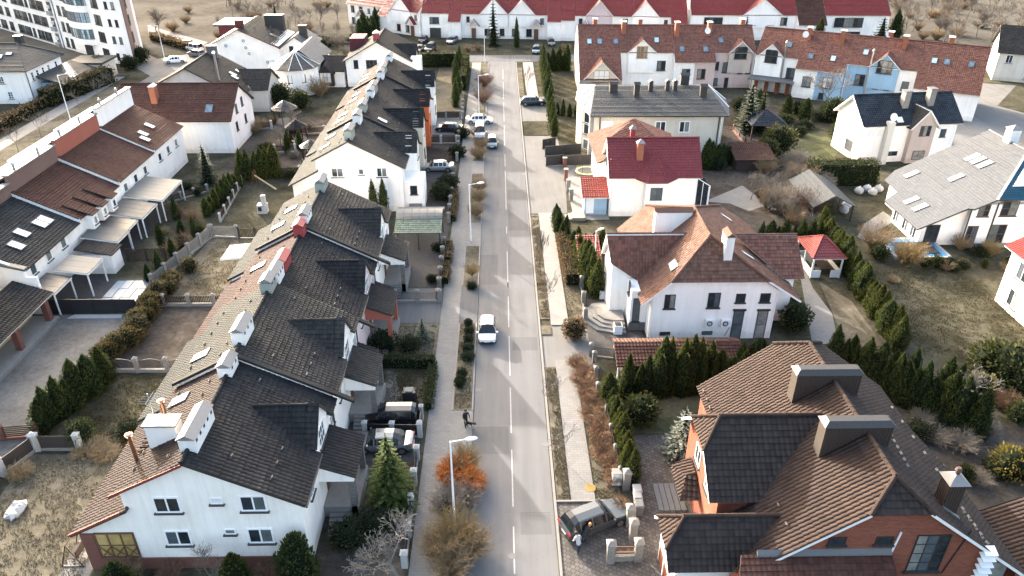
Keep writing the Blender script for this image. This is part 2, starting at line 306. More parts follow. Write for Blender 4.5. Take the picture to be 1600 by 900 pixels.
M['juni'] = m_leaf('dark_juniper', (.016, .024, .014), (.05, .06, .028), .1); M['yel'] = m_leaf('yellow_green_leaves', (.09, .09, .025), (.2, .175, .055), .3); M['twigo'] = m_bark('orange_twigs', (.37, .24, .14), (.26, .16, .09)); M['twigt'] = m_bark('tan_twigs', (.36, .26, .15), (.24, .17, .1)); M['twigg'] = m_bark('grey_twigs', (.3, .26, .21), (.2, .165, .13)); M['twigy'] = m_bark('mustard_twigs', (.36, .25, .09), (.24, .17, .07)); M['twigr'] = m_bark('red_brown_twigs', (.27, .15, .1), (.17, .1, .07))
M['bark'] = m_bark('grey_bark', (.26, .22, .18), (.14, .115, .095)); M['barkw'] = m_bark('pale_bark', (.3, .275, .24), (.17, .15, .13)); M['barkd'] = m_bark('dark_bark', (.1, .08, .065), (.06, .05, .04)); M['hay'] = m_bark('dry_hay', (.45, .35, .21), (.3, .22, .13)); M['hedgeb'] = m_leaf('brown_beech_hedge', (.12, .08, .048), (.24, .165, .1), .2)
M['amber'] = m_flat('amber_conservatory_glass', (.5, .36, .14), .2, 0, .6, 1.2)  # yellowish interior, given as plain pane colour
# ------------------------------------------------------------------ building pieces
def clipv(poly, v0, keep_ge):
    out = []
    for i in range(len(poly)):
        a, b = poly[i], poly[(i + 1) % len(poly)]
        ia = a[1] >= v0 - 1e-9 if keep_ge else a[1] <= v0 + 1e-9
        ib = b[1] >= v0 - 1e-9 if keep_ge else b[1] <= v0 + 1e-9
        if ia: out.append(a)
        if ia != ib:
            t = (v0 - a[1]) / (b[1] - a[1]); out.append((a[0] + (b[0] - a[0]) * t, v0))
    return out
def roof(h, pts, mat, th=.16, course=.36, lift=.045, edge='fasciad', name='roof_slope'):
    pts = [Vector(p) for p in pts]; n = Vector((0, 0, 0))
    for i in range(len(pts)):
        a, b = pts[i], pts[(i + 1) % len(pts)]
        n += Vector(((a.y - b.y) * (a.z + b.z), (a.z - b.z) * (a.x + b.x), (a.x - b.x) * (a.y + b.y)))
    n.normalize()
    if n.z < 0: pts.reverse(); n = -n
    if abs(n.z) > .9995: u = Vector((1, 0, 0))
    else: u = Vector((0, 0, 1)).cross(n).normalized()
    v = n.cross(u); o = sum(pts, Vector()) / len(pts)
    P = [((p - o).dot(u), (p - o).dot(v)) for p in pts]; vmin = min(q[1] for q in P); vmax = max(q[1] for q in P)
    mb = MB(); k = 0; u0 = random.random() * 10
    while vmin + k * course < vmax - 1e-4:
        a, b = vmin + k * course, vmin + (k + 1) * course
        q = clipv(clipv(P, a, True), b, False); k += 1
        if len(q) < 3: continue
        jit = random.uniform(-.012, .012)
        tp = [o + u * c[0] + v * c[1] + n * (lift * (b - c[1]) / course + jit) for c in q]
        mb.poly(tp, 0, [(c[0] + u0, c[1] - vmin + .0005) for c in q])
        for i in range(len(q)):
            j = (i + 1) % len(q)
            if abs(q[i][1] - a) < 1e-6 and abs(q[j][1] - a) < 1e-6 and abs(q[i][0] - q[j][0]) > .01:
                mb.poly([tp[i] - n * (lift + .02), tp[j] - n * (lift + .02), tp[j], tp[i]], 0, [(q[i][0] + u0, .01)] * 2 + [(q[j][0] + u0, .01)] * 2)
    dn = [o + u * c[0] + v * c[1] - n * th for c in P]; up = [o + u * c[0] + v * c[1] + n * (lift * .45) for c in P]
    mb.poly(list(reversed(dn)), 1)
    for i in range(len(P)):
        j = (i + 1) % len(P); mb.poly([dn[i], dn[j], up[j], up[i]], 1)
    return mb.build(name, [M[mat], M[edge]], h)
def ridge(h, p0, p1, mat, r=.13, seg=.42, name='ridge_tiles', up=.03):
    p0 = Vector(p0); p1 = Vector(p1); d = p1 - p0; L = d.length; k = max(1, int(L / seg)); mb = MB(); d.normalize()
    s = d.cross(Vector((0, 0, 1))).normalized(); z = s.cross(d)
    for i in range(k):
        a = p0 + d * (L * i / k); b = p0 + d * (L * (i + 1.06) / k); ra, rb = r * 1.06, r * .92
        A = [a + s * ra * math.cos(t) + z * (ra * math.sin(t) + up) for t in [math.pi * q / 4 for q in range(5)]]
        B = [b + s * rb * math.cos(t) + z * (rb * math.sin(t) + up) for t in [math.pi * q / 4 for q in range(5)]]
        u_ = i * .33
        for q in range(4): mb.poly([A[q], A[q + 1], B[q + 1], B[q]], 0, [(u_, .1)] * 4)
        mb.poly(A, 0, [(u_, .1)] * 5)
    return mb.build(name, M[mat], h)
_wc = {}
def _cache(key, fn):
    if key not in _wc: _wc[key] = fn()
    return _wc[key]
def window(h, pos, ang=0.0, w=1.2, hh=1.4, nx=2, ny=1, fr='frame', pane='pane', sill='sill', name='window', t=.07, tilt=0.0, surround=None):
    """local x right, z up, outward is -y; pos is the centre of the opening on the wall face"""
    def mk():
        mb = MB(); W, H = w / 2, hh / 2
        mb.box(-W, -W + t, -.06, .03, -H, H); mb.box(W - t, W, -.06, .03, -H, H)
        mb.box(-W + t, W - t, -.06, .03, H - t, H); mb.box(-W + t, W - t, -.06, .03, -H, -H + t)
        for i in range(1, nx):
            x = -W + w * i / nx; mb.box(x - t * .45, x + t * .45, -.05, .02, -H + t, H - t)
        for i in range(1, ny):
            z = -H + hh * i / ny; mb.box(-W + t, W - t, -.048, .02, z - t * .35, z + t * .35)
        if surround:
            s_ = .12; mb.box(-W - s_, W + s_, -.035, .02, H, H + s_, 1); mb.box(-W - s_, -W, -.035, .02, -H, H, 1); mb.box(W, W + s_, -.035, .02, -H, H, 1)
        return mb.mesh(name, [M[fr], M[surround or fr]])
    me = _cache(('w', w, hh, nx, ny, fr, t, surround, name), mk)
    mat = Matrix.Translation(Vector(pos)) @ Matrix.Rotation(ang, 4, 'Z') @ Matrix.Rotation(tilt, 4, 'X')
    o = link(name, me, h, mat)
    pw = (w - 2 * t) / nx
    def mp():
        mb = MB(); mb.box(-pw / 2, pw / 2, -.02, .0, -hh / 2 + t * .8, hh / 2 - t * .8); return mb.mesh('pane', M[pane])
    pm = _cache(('p', round(pw, 3), hh, pane, t), mp)
    for i in range(nx): link('pane', pm, o, Matrix.Translation((-w / 2 + t + pw * (i + .5), 0, 0)), True)
    if sill:
        def ms():
            mb = MB(); mb.box(-w / 2 - .1, w / 2 + .1, -.17, .01, -hh / 2 - .1, -hh / 2 - .005); return mb.mesh('sill', M[sill])
        link('sill', _cache(('s', w, hh, sill), ms), o, Matrix.Identity(4), True)
    return o
def skylight(h, pos, nrm, w=.9, l=1.3, pane='sky_pane', up=None):
    nrm = Vector(nrm).normalized(); u = Vector((0, 0, 1)).cross(nrm).normalized(); v = nrm.cross(u)
    def mk():
        mb = MB(); t = .08; W, L = w / 2, l / 2
        mb.box(-W, -W + t, -L, L, -.04, .06); mb.box(W - t, W, -L, L, -.04, .06); mb.box(-W + t, W - t, L - t, L, -.04, .06); mb.box(-W + t, W - t, -L, -L + t, -.04, .06)
        return mb.mesh('skylight', M['lead'])
    def mp():
        mb = MB(); mb.box(-w / 2 + .08, w / 2 - .08, -l / 2 + .08, l / 2 - .08, -.03, .04); return mb.mesh('pane', M[pane])
    mat = Matrix((u, v, nrm)).transposed().to_4x4(); mat.translation = Vector(pos) + nrm * .05
    o = link('skylight', _cache(('k', w, l), mk), h, mat)
    link('pane', _cache(('kp', w, l, pane), mp), o, Matrix.Identity(4), True); return o
def chimney(h, x, y, z0, z1, lx, ly, mat='chimw', cap='chimcap', style='gable', ang=0.0):
    mb = MB(); mb.obox((x, y), ang, lx, ly, z0, z1); o = mb.build('chimney', M[mat], h)
    c = MB(); ca, sa = math.cos(ang), math.sin(ang)
    T = lambda a, b, z: (x + a * ca - b * sa, y + a * sa + b * ca, z)
    if style == 'gable':                              # little pitched lid along the longer side
        X, Y = lx / 2 + .09, ly / 2 + .09; rz = .34 if min(lx, ly) > .6 else .25
        c.obox((x, y), ang, lx * .9, ly * .9, z1, z1 + .1)
        if ly >= lx: c.extrude([T(-X, -Y, z1 + .1), T(X, -Y, z1 + .1), T(0, -Y, z1 + .1 + rz)], Vector(T(0, 2 * Y, 0)) - Vector(T(0, 0, 0)))
        else: c.extrude([T(-X, -Y, z1 + .1), T(-X, Y, z1 + .1), T(-X, 0, z1 + .1 + rz)], Vector(T(2 * X, 0, 0)) - Vector(T(0, 0, 0)))
    elif style == 'flat': c.obox((x, y), ang, lx + .22, ly + .22, z1, z1 + .12)
    elif style == 'pyr':
        X, Y = lx / 2 + .15, ly / 2 + .15; a = [T(-X, -Y, z1 + .08), T(X, -Y, z1 + .08), T(X, Y, z1 + .08), T(-X, Y, z1 + .08)]; tp = T(0, 0, z1 + .6)
        for i in range(4): c.poly([a[i], a[(i + 1) % 4], tp])
        c.poly(list(reversed(a))); c.obox((x, y), ang, lx * .8, ly * .8, z1, z1 + .1)
    elif style == 'hip':
        X, Y = lx / 2 + .12, ly / 2 + .12; b = [T(-X, -Y, z1), T(X, -Y, z1), T(X, Y, z1), T(-X, Y, z1)]
        q = Y * .55; t_ = [T(-X + q, -Y + q, z1 + .3), T(X - q, -Y + q, z1 + .3), T(X - q, Y - q, z1 + .3), T(-X + q, Y - q, z1 + .3)]
        c.hexa(b + t_)
    if c.f:
        co = c.build('chimney_cap', M[cap], o)
    if style == 'gable' and ly >= lx and mat in ('chimw', 'chimg', 'chimr'):
        k = MB(); n_ = max(2, int(ly / .6))
        for i in range(n_):
            b = -ly / 2 + ly * (i + .5) / n_
            for s_ in (-1, 1): P_ = T(s_ * (lx / 2 + .004), b, 0); k.obox(P_[:2], ang, .02, .22, z1 - .3, z1 - .08)
        k.build('flue_slots', M['black_m'], o)['kind'] = 'stuff'
    return o
def wallbox(h, x0, x1, y0, y1, z0, z1, mat, name='wall'):
    mb = MB(); mb.box(x0, x1, y0, y1, z0, z1); return mb.build(name, M[mat], h)
def gable(h, sec, axis, a, b, mat, name='wall'):
    """section [(u,z)] swept along y (axis 'y') from a to b, or along x"""
    mb = MB()
    if axis == 'y': mb.extrude([(u, a, z) for u, z in sec], (0, b - a, 0))
    else: mb.extrude([(a, u, z) for u, z in sec], (b - a, 0, 0))
    return mb.build(name, M[mat], h)
def pipe(h, pts, r=.06, mat='sill', name='downpipe'):
    mb = MB()
    for a, b in zip(pts, pts[1:]): mb.tube(a, b, r, n=6)
    return mb.build(name, M[mat], h)
def dish(loc, label, r=.45, ang=0.0):
    t = thing('satellite_dish', label, 'satellite dish', loc); x, y, z = loc
    mb = MB(); n = 12; c = Vector((x, y, z + .5)); d = Vector((math.sin(ang), math.cos(ang), .35)).normalized(); u = d.cross(Vector((0, 0, 1))).normalized(); v = u.cross(d)
    rings = [(.02, 0), (r * .6, .06), (r, .16)]; P = [[c + d * q + (u * math.cos(6.283 * i / n) + v * math.sin(6.283 * i / n)) * rr for i in range(n)] for rr, q in rings]
    for a, b in zip(P, P[1:]):
        for i in range(n): mb.poly([a[i], a[(i + 1) % n], b[(i + 1) % n], b[i]])
    mb.build('reflector', M['white_m'], t, True)
    m2 = MB(); m2.tube((x, y, z - .05), c, .03); m2.tube(c - v * r, c + d * .5, .015); m2.build('mast', M['galv'], t); return t
def ac_unit(h, pos, ang=0.0, w=.85, hh=.6):
    def mk():
        mb = MB(); mb.box(-w / 2, w / 2, -.32, -.05, -hh / 2, hh / 2); return mb.mesh('air_conditioner', M['white_m'])
    def mf():
        mb = MB(); n = 14; r = hh * .38; c = Vector((-w * .12, -.325, 0))
        for i in range(n):
            a, b = 6.283 * i / n, 6.283 * (i + 1) / n
            mb.poly([c + Vector((math.cos(a) * r, 0, math.sin(a) * r)), c + Vector((math.cos(b) * r, 0, math.sin(b) * r)), c + Vector((math.cos(b) * r * .55, -.01, math.sin(b) * r * .55)), c + Vector((math.cos(a) * r * .55, -.01, math.sin(a) * r * .55))])
        mb.box(c.x - .05, c.x + .05, -.335, -.33, -.05, .05)
        return mb.mesh('fan_grille', M['sill'])
    o = link('air_conditioner', _cache(('ac', w, hh), mk), h, Matrix.Translation(Vector(pos)) @ Matrix.Rotation(ang, 4, 'Z'))
    link('fan_grille', _cache(('acf', w, hh), mf), o, Matrix.Identity(4), True); return o
def snow_guards(h, pts, nrm, mat='sill'):
    mb = MB(); nrm = Vector(nrm).normalized(); u = Vector((0, 0, 1)).cross(nrm).normalized(); v = nrm.cross(u)
    for p in pts:
        p = Vector(p); mb.hexa([p - u * .13 - v * .04, p + u * .13 - v * .04, p + u * .13 + v * .04, p - u * .13 + v * .04] + [q + nrm * .13 for q in (p - u * .13 - v * .04, p + u * .13 - v * .04, p + u * .13 + v * .02, p - u * .13 + v * .02)])
    return mb.build('snow_guards', M[mat], h)

# ------------------------------------------------------------------ vegetation meshes
def rv(): 
    while True:
        v = Vector((random.uniform(-1, 1), random.uniform(-1, 1), random.uniform(-1, 1)))
        if .05 < v.length < 1: return v.normalized()
def leaf(mb, p, d, sd, L, W, m=0):
    d = d.normalized(); sd = (sd - d * sd.dot(d)).normalized() * (W / 2)
    mb.poly([p - sd * .6, p + d * L * .5 - sd, p + d * L, p + d * L * .5 + sd, p + sd * .6], m)
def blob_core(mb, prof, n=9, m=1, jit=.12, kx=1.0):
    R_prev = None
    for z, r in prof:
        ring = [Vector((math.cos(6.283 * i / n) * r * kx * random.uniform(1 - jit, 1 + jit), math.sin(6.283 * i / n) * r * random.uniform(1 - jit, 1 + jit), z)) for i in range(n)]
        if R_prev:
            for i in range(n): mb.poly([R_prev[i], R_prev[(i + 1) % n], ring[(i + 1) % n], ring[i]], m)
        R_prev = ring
def thuja_mesh(seed, mat, N_=1000, H=3.6, Rm=.55, belly=.22):
    random.seed(seed); mb = MB()
    def rad(t):
        if t < belly: return Rm * (.72 + .28 * t / belly)
        q = (t - belly) / (1 - belly); return Rm * max(.03, (1 - q ** 2.1))
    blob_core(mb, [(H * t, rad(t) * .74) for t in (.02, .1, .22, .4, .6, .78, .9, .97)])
    ph = [random.uniform(0, 6.283) for _ in range(4)]
    for _ in range(N_):
        t = random.random() ** 1.15; a = random.uniform(0, 6.283)
        r = rad(t) * (1 + .17 * math.sin(2 * a + ph[0] + 6 * t) + .12 * math.sin(5 * a + ph[1] - 9 * t) + .06 * math.sin(11 * t * 3 + ph[2])) * random.uniform(.7, 1.08)
        out = Vector((math.cos(a), math.sin(a), 0)); p = out * r + Vector((0, 0, H * t * .975))
        d = Vector((0, 0, 1)) * random.uniform(.7, 1.3) + out * random.uniform(.15, .75) + rv() * .3
        leaf(mb, p - d.normalized() * .08, d, Vector((-out.y, out.x, 0)) + rv() * .7, random.uniform(.11, .24), random.uniform(.05, .1))
    return mb.mesh('crown', [M[mat], M['core']])
def stem_mesh(h, r, mat):
    mb = MB(); mb.tube((0, 0, -.15), (0, 0, h), r, r * .6, 7); return mb.mesh('trunk', M[mat])
def spruce_mesh(seed, mat, H=5, Rm=1.5, tiers=13, per=13, dens=1.0):
    random.seed(seed); mb = MB()
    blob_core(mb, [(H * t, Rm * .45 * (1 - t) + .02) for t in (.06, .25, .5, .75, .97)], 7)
    for k in range(tiers):
        t = .05 + .93 * (k / tiers) ** .92; L = Rm * (1 - t) ** .9 + .1; n = max(5, int(per * (1 - .55 * t)))
        a0 = random.random() * 6.28
        for i in range(n):
            a = a0 + 6.283 * i / n + random.uniform(-.15, .15); l = L * random.uniform(.8, 1.12); o = Vector((math.cos(a), math.sin(a), 0)); s_ = Vector((-o.y, o.x, 0))
            steps = max(3, int(l / .16 * dens))
            for j in range(steps):
                q = (j + .5) / steps; p = o * (l * q) + Vector((0, 0, H * t - .22 * l * q + .16 * l * q * q * q))
                wl = (.34 * (1 - q) + .16) * min(1, l)
                for sgn in (-1, 1):
                    leaf(mb, p, s_ * sgn + o * .75 + Vector((0, 0, random.uniform(-.25, .12))) + rv() * .2, Vector((0, 0, 1)) * .3 + o + rv() * .4, wl * random.uniform(.8, 1.2), .13)
                leaf(mb, p, o + Vector((0, 0, random.uniform(-.1, .35))), s_ + rv() * .3, .24, .12)
    leaf(mb, Vector((0, 0, H * .95)), Vector((0, 0, 1)), Vector((1, 0, 0)), H * .08 + .15, .1)
    return mb.mesh('crown', [M[mat], M['core']])
def bush_mesh(seed, mat, N_=700, rx=1, ry=1, rz=.8, L=.2, core=True):
    random.seed(seed); mb = MB()
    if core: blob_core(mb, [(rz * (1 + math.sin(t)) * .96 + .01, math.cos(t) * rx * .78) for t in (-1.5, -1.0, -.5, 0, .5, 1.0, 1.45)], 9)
    ph = random.uniform(0, 6)
    for _ in range(N_):
        d = rv(); k = 1 + .18 * math.sin(4 * d.x + ph) * math.cos(5 * d.y + 3 * d.z + ph); k *= random.uniform(.72, 1.05)
        p = Vector((d.x * rx * k, d.y * ry * k, rz + d.z * rz * k))
        leaf(mb, p, d + Vector((0, 0, .4)) + rv() * .6, rv(), L * random.uniform(.6, 1.3), L * .55)
    return mb.mesh('crown', [M[mat], M['core']])
def hedge_mesh(seed, mat, lx, ly, h, L=.17, dens=32, rough=.08):
    random.seed(seed); mb = MB(); X, Y = lx / 2, ly / 2; q = min(.12, Y * .4)
    mb.box(-X + q, X - q, -Y + q, Y - q, .02, h - q, 1)
    A = [('t', lx * ly), ('f', lx * h), ('b', lx * h), ('l', ly * h), ('r', ly * h)]
    for side, ar in A:
        for _ in range(int(ar * dens)):
            a, b = random.uniform(-1, 1), random.random()
            if side == 't': p, n = Vector((a * X, (b * 2 - 1) * Y, h)), Vector((0, 0, 1))
            elif side == 'f': p, n = Vector((a * X, -Y, b * h)), Vector((0, -1, 0))
            elif side == 'b': p, n = Vector((a * X, Y, b * h)), Vector((0, 1, 0))
            elif side == 'l': p, n = Vector((-X, a * Y, b * h)), Vector((-1, 0, 0))
            else: p, n = Vector((X, a * Y, b * h)), Vector((1, 0, 0))
            p = p + n * (noise.noise(p * 1.3 + Vector((seed, 0, 0))) * rough * 2 + random.uniform(-.12, .03))
            leaf(mb, p, n * .7 + Vector((0, 0, .35)) + rv() * .7, rv(), L * random.uniform(.6, 1.3), L * .6)
    return mb.mesh('foliage', [M[mat], M['core']])
def bare_mesh(seed, mat, H=6, r=.11, depth=5, spread=.5, lean=.0, fork=3, upright=.35, lowest=.3, rmin=.016):
    random.seed(seed); mb = MB()
    def grow(p, d, L, rr, k):
        segs = 3 if k < 3 else 2
        for i in range(segs):
            d2 = (d + rv() * .17 + Vector((0, 0, upright * .12))).normalized(); q = p + d2 * (L / segs); r2 = max(rr * .88, rmin * .7)
            mb.tube(p, q, rr, r2, 6 if k < 2 else 3, 0, False); p, d, rr = q, d2, r2
            if k >= 1 and i < segs - 1 and k < depth and random.random() < .75: side(p, d, L * .62, rr * .6, k + 1)
        if k < depth:
            for _ in range(random.choice((2, fork))): side(p, d, L * random.uniform(.6, .82), rr * .74, k + 1)
    def side(p, d, L, rr, k):
        s_ = rv(); s_ = (s_ - d * s_.dot(d)).normalized(); grow(p, (d + s_ * random.uniform(.5, 1.25) * spread * 1.6 + Vector((0, 0, upright * .5))).normalized(), L, max(rr, rmin), k)
    grow(Vector((0, 0, -.1)), Vector((lean, 0, 1)).normalized(), H * lowest, r, 0)
    zt = max(v[2] for v in mb.v); k_ = H / zt; mb.v = [(v[0] * k_, v[1] * k_, v[2] * k_) for v in mb.v]
    return mb.mesh('branches', M[mat])
def twig_mesh(seed, mat, n=260, H=1.6, R=1.2, r=.011, mats=None, arch=.25, base=.25):
    random.seed(seed); mb = MB()
    for _ in range(n):
        a = random.uniform(0, 6.283); o = Vector((math.cos(a), math.sin(a), 0)); b = o * random.random() * base; t = random.random() ** .6
        L = H * random.uniform(.55, 1.05) * (1.12 - .35 * t); d = (o * t * R / H * 1.1 + Vector((0, 0, 1))).normalized(); p = b; mi = 0 if not mats or random.random() < .6 else 1
        for k in range(4):
            q = p + d * L / 4; mb.tube(p, q, r * (1.2 - .25 * k), r * (1 - .25 * k), 3, mi, False)
            if k > 0:
                for _j in range(2 if k < 3 else 3): mb.tube(q, q + (d + rv() * .75).normalized() * L * random.uniform(.14, .3), r * .6, r * .4, 3, mi, False)
            p = q; d = (d + rv() * .16 + o * arch * .4 - Vector((0, 0, arch * .35 * k * .4))).normalized()
    return mb.mesh('twigs', [M[mat]] + [M[x] for x in (mats or [])])

VAR = {}
def variants():
    V = VAR
    V['thuja'] = [thuja_mesh(i, 'thuja', 1700, 3.6, .6 + .07 * (i % 3), .16 + .06 * (i % 3)) for i in range(6)]
    V['thujal'] = [thuja_mesh(20 + i, 'thujal', 1700, 3.6, .6 + .05 * i, .2 + .05 * i) for i in range(4)]
    V['spruce'] = [spruce_mesh(31, 'spruce', 5, 1.5), spruce_mesh(32, 'spruce', 5, 1.25)]
    V['sprbl'] = [spruce_mesh(33, 'sprbl', 4, 1.5, 12, 14, 1.2)]
    V['sprgr'] = [spruce_mesh(35, 'sprgr', 6.5, 2.1, 17, 16, 1.1)]
    V['juni'] = [bush_mesh(41 + i, 'juni', 700, 1, 1, .8, .2) for i in range(2)]
    V['ever'] = [bush_mesh(45 + i, 'ever', 800, 1, 1, .9, .18) for i in range(3)]
    V['gold'] = [bush_mesh(49 + i, 'gold', 800, 1, 1, .85, .2) for i in range(2)]
    V['yel'] = [bush_mesh(52, 'yel', 700, 1, 1, .8, .18)]
    V['dwarf'] = [bush_mesh(54, 'juni', 500, .42, .42, .38, .11)]
    V['bare'] = [bare_mesh(61, 'bark', 6, .1, 5), bare_mesh(62, 'bark', 6, .1, 5, .6), bare_mesh(63, 'bark', 6, .09, 5, .42, 0, 3, .7)]
    V['barew'] = [bare_mesh(64, 'barkw', 6, .12, 6, .6, 0, 3, .35, .24, .011), bare_mesh(65, 'barkw', 6, .12, 6, .5, 0, 3, .5, .26, .012)]
    V['street'] = [bare_mesh(66, 'bark', 4, .055, 4, .5, 0, 3, .5, .36), bare_mesh(67, 'bark', 4, .055, 4, .55, 0, 3, .5, .36)]
    V['tall'] = [bare_mesh(68, 'bark', 8, .09, 5, .28, 0, 3, 1.0, .34)]
    V['tw_t'] = [twig_mesh(71, 'twigt', 300, 1.7, 1.3), twig_mesh(72, 'twigt', 300, 1.7, 1.3)]
    V['tw_g'] = [twig_mesh(73, 'twigg', 300, 1.7, 1.4), twig_mesh(74, 'twigg', 260, 1.7, 1.4)]
    V['tw_o'] = [twig_mesh(75, 'twigo', 420, 1.4, 1.0, .012, ['twigr'])]
    M['twigof'] = m_bark('glowing_orange_twigs', (.8, .27, .05), (.6, .18, .04)); V['tw_of'] = [twig_mesh(80, 'twigof', 900, 1.2, 1.2, .017, ['twigo'], .45)]
    V['tw_y'] = [twig_mesh(76, 'twigy', 420, 1.9, 1.2, .012, ['twigt'])]
    V['tw_r'] = [twig_mesh(77, 'twigr', 300, 1.7, 1.4), twig_mesh(78, 'twigr', 300, 1.7, 1.4)]
    V['hay'] = [twig_mesh(79, 'hay', 380, 1.0, 1.5, .015, ['twigt'], .6, .5)]
    V['s_th'] = stem_mesh(1.2, .07, 'barkd'); V['s_sp'] = stem_mesh(3.5, .12, 'barkd'); V['s_bu'] = stem_mesh(.5, .05, 'barkd'); V['s_tw'] = stem_mesh(.25, .09, 'barkd')
INFO = {'thuja': ('thuja', 's_th', 'crown'), 'thujal': ('thuja', 's_th', 'crown'), 'spruce': ('spruce_tree', 's_sp', 'crown'), 'sprbl': ('blue_spruce', 's_sp', 'crown'), 'sprgr': ('spruce_tree', 's_sp', 'crown'),
        'juni': ('juniper_bush', 's_bu', 'crown'), 'ever': ('evergreen_bush', 's_bu', 'crown'), 'gold': ('bronze_shrub', 's_bu', 'crown'), 'yel': ('yellow_green_bush', 's_bu', 'crown'), 'dwarf': ('dwarf_conifer', 's_bu', 'crown'),
        'bare': ('bare_tree', None, 'branches'), 'barew': ('bare_tree', None, 'branches'), 'street': ('young_street_tree', None, 'branches'), 'tall': ('bare_tree', None, 'branches'),
        'tw_t': ('bare_shrub', 's_tw', 'twigs'), 'tw_g': ('bare_shrub', 's_tw', 'twigs'), 'tw_o': ('orange_shrub', 's_tw', 'twigs'), 'tw_of': ('orange_shrub', 's_tw', 'twigs'), 'tw_y': ('bare_shrub', 's_tw', 'twigs'), 'tw_r': ('bare_shrub', 's_tw', 'twigs'), 'hay': ('dry_grass_heap', None, 'stalks')}
def plant(kind, loc, label, s=1.0, sz=None, group=None, cat=None, var=None, rot=None, sx=None):
    nm, st, part = INFO[kind]; vs_ = VAR[kind]; me = vs_[(var if var is not None else random.randrange(len(vs_))) % len(vs_)]
    loc = Vector((loc[0], loc[1], loc[2] if len(loc) > 2 else 0.0)); a = random.uniform(0, 6.283) if rot is None else rot; sz = sz or s
    default = 'tree' if kind in ('thuja', 'thujal', 'spruce', 'sprbl', 'sprgr', 'bare', 'barew', 'street', 'tall') else 'dry grass' if kind == 'hay' else 'bush'
    if st is None:
        o = link(nm, me, None, Matrix.Translation(loc) @ Matrix.Rotation(a, 4, 'Z') @ Matrix.Diagonal((sx or s, s, sz, 1))); return tag(o, label, cat or default, group)
    o = bpy.data.objects.new(nm, None); COL.objects.link(o); o.empty_display_size = .3
    tl_ = random.uniform(0, .07) if 'thuja' in kind else 0.0
    mt = Matrix.Translation(loc) @ Matrix.Rotation(a, 4, 'Z') @ Matrix.Rotation(tl_, 4, 'X') @ Matrix.Diagonal((sx or s * random.uniform(.9, 1.12), s, sz, 1)); o.matrix_basis = mt; WM[o.name] = mt
    link('trunk', VAR[st], o, Matrix.Identity(4), True); link(part, me, o, Matrix.Identity(4), True)
    return tag(o, label, cat or default, group)
ORD = 'first second third fourth fifth sixth seventh eighth ninth tenth eleventh twelfth thirteenth fourteenth fifteenth sixteenth seventeenth eighteenth nineteenth twentieth'.split() + ['twenty-' + x for x in 'first second third fourth fifth sixth seventh eighth ninth'.split()]
def place(i, n, p0, p1):
    if abs(p1[1] - p0[1]) > abs(p1[0] - p0[0]): return ', %s from the front' % ORD[i if p1[1] > p0[1] else n - 1 - i]
    return ', %s from the left' % ORD[i if p1[0] > p0[0] else n - 1 - i]
def thuja_row(p0, p1, n, h0, h1, label, group, kind='thuja', wid=1.0, jit=.12):
    p0 = Vector((p0[0], p0[1], 0)); p1 = Vector((p1[0], p1[1], 0))
    for i in range(n):
        t = i / max(1, n - 1); p = p0.lerp(p1, t) + Vector((random.uniform(-jit, jit), random.uniform(-jit, jit), 0)); hh = (h0 + (h1 - h0) * t) * random.uniform(.78, 1.16)
        plant(kind, p, label + place(i, n, p0, p1), wid * random.uniform(.85, 1.22) * (.6 + .4 * hh / 3.6), hh / 3.6, group)
def hedge(p0, p1, wid, h, mat, label, seed=1, name='clipped_hedge', dens=30, L=.18, rough=.08):
    a = Vector((p0[0], p0[1], 0)); b = Vector((p1[0], p1[1], 0)); d = b - a
    o = thing(name, label, 'hedge', (a + b) / 2, None, math.atan2(d.y, d.x))
    link('foliage', hedge_mesh(seed, mat, d.length, wid, h, L, dens, rough), o, Matrix.Identity(4), True)
    mb = MB(); k = max(2, int(d.length / .9))
    for i in range(k): x = -d.length / 2 + d.length * (i + .5) / k; mb.tube((x, 0, -.1), (x, 0, h * .6), .03, .02, 5)
    link('stems', mb.mesh('stems', M['barkd']), o, Matrix.Identity(4), True); return o

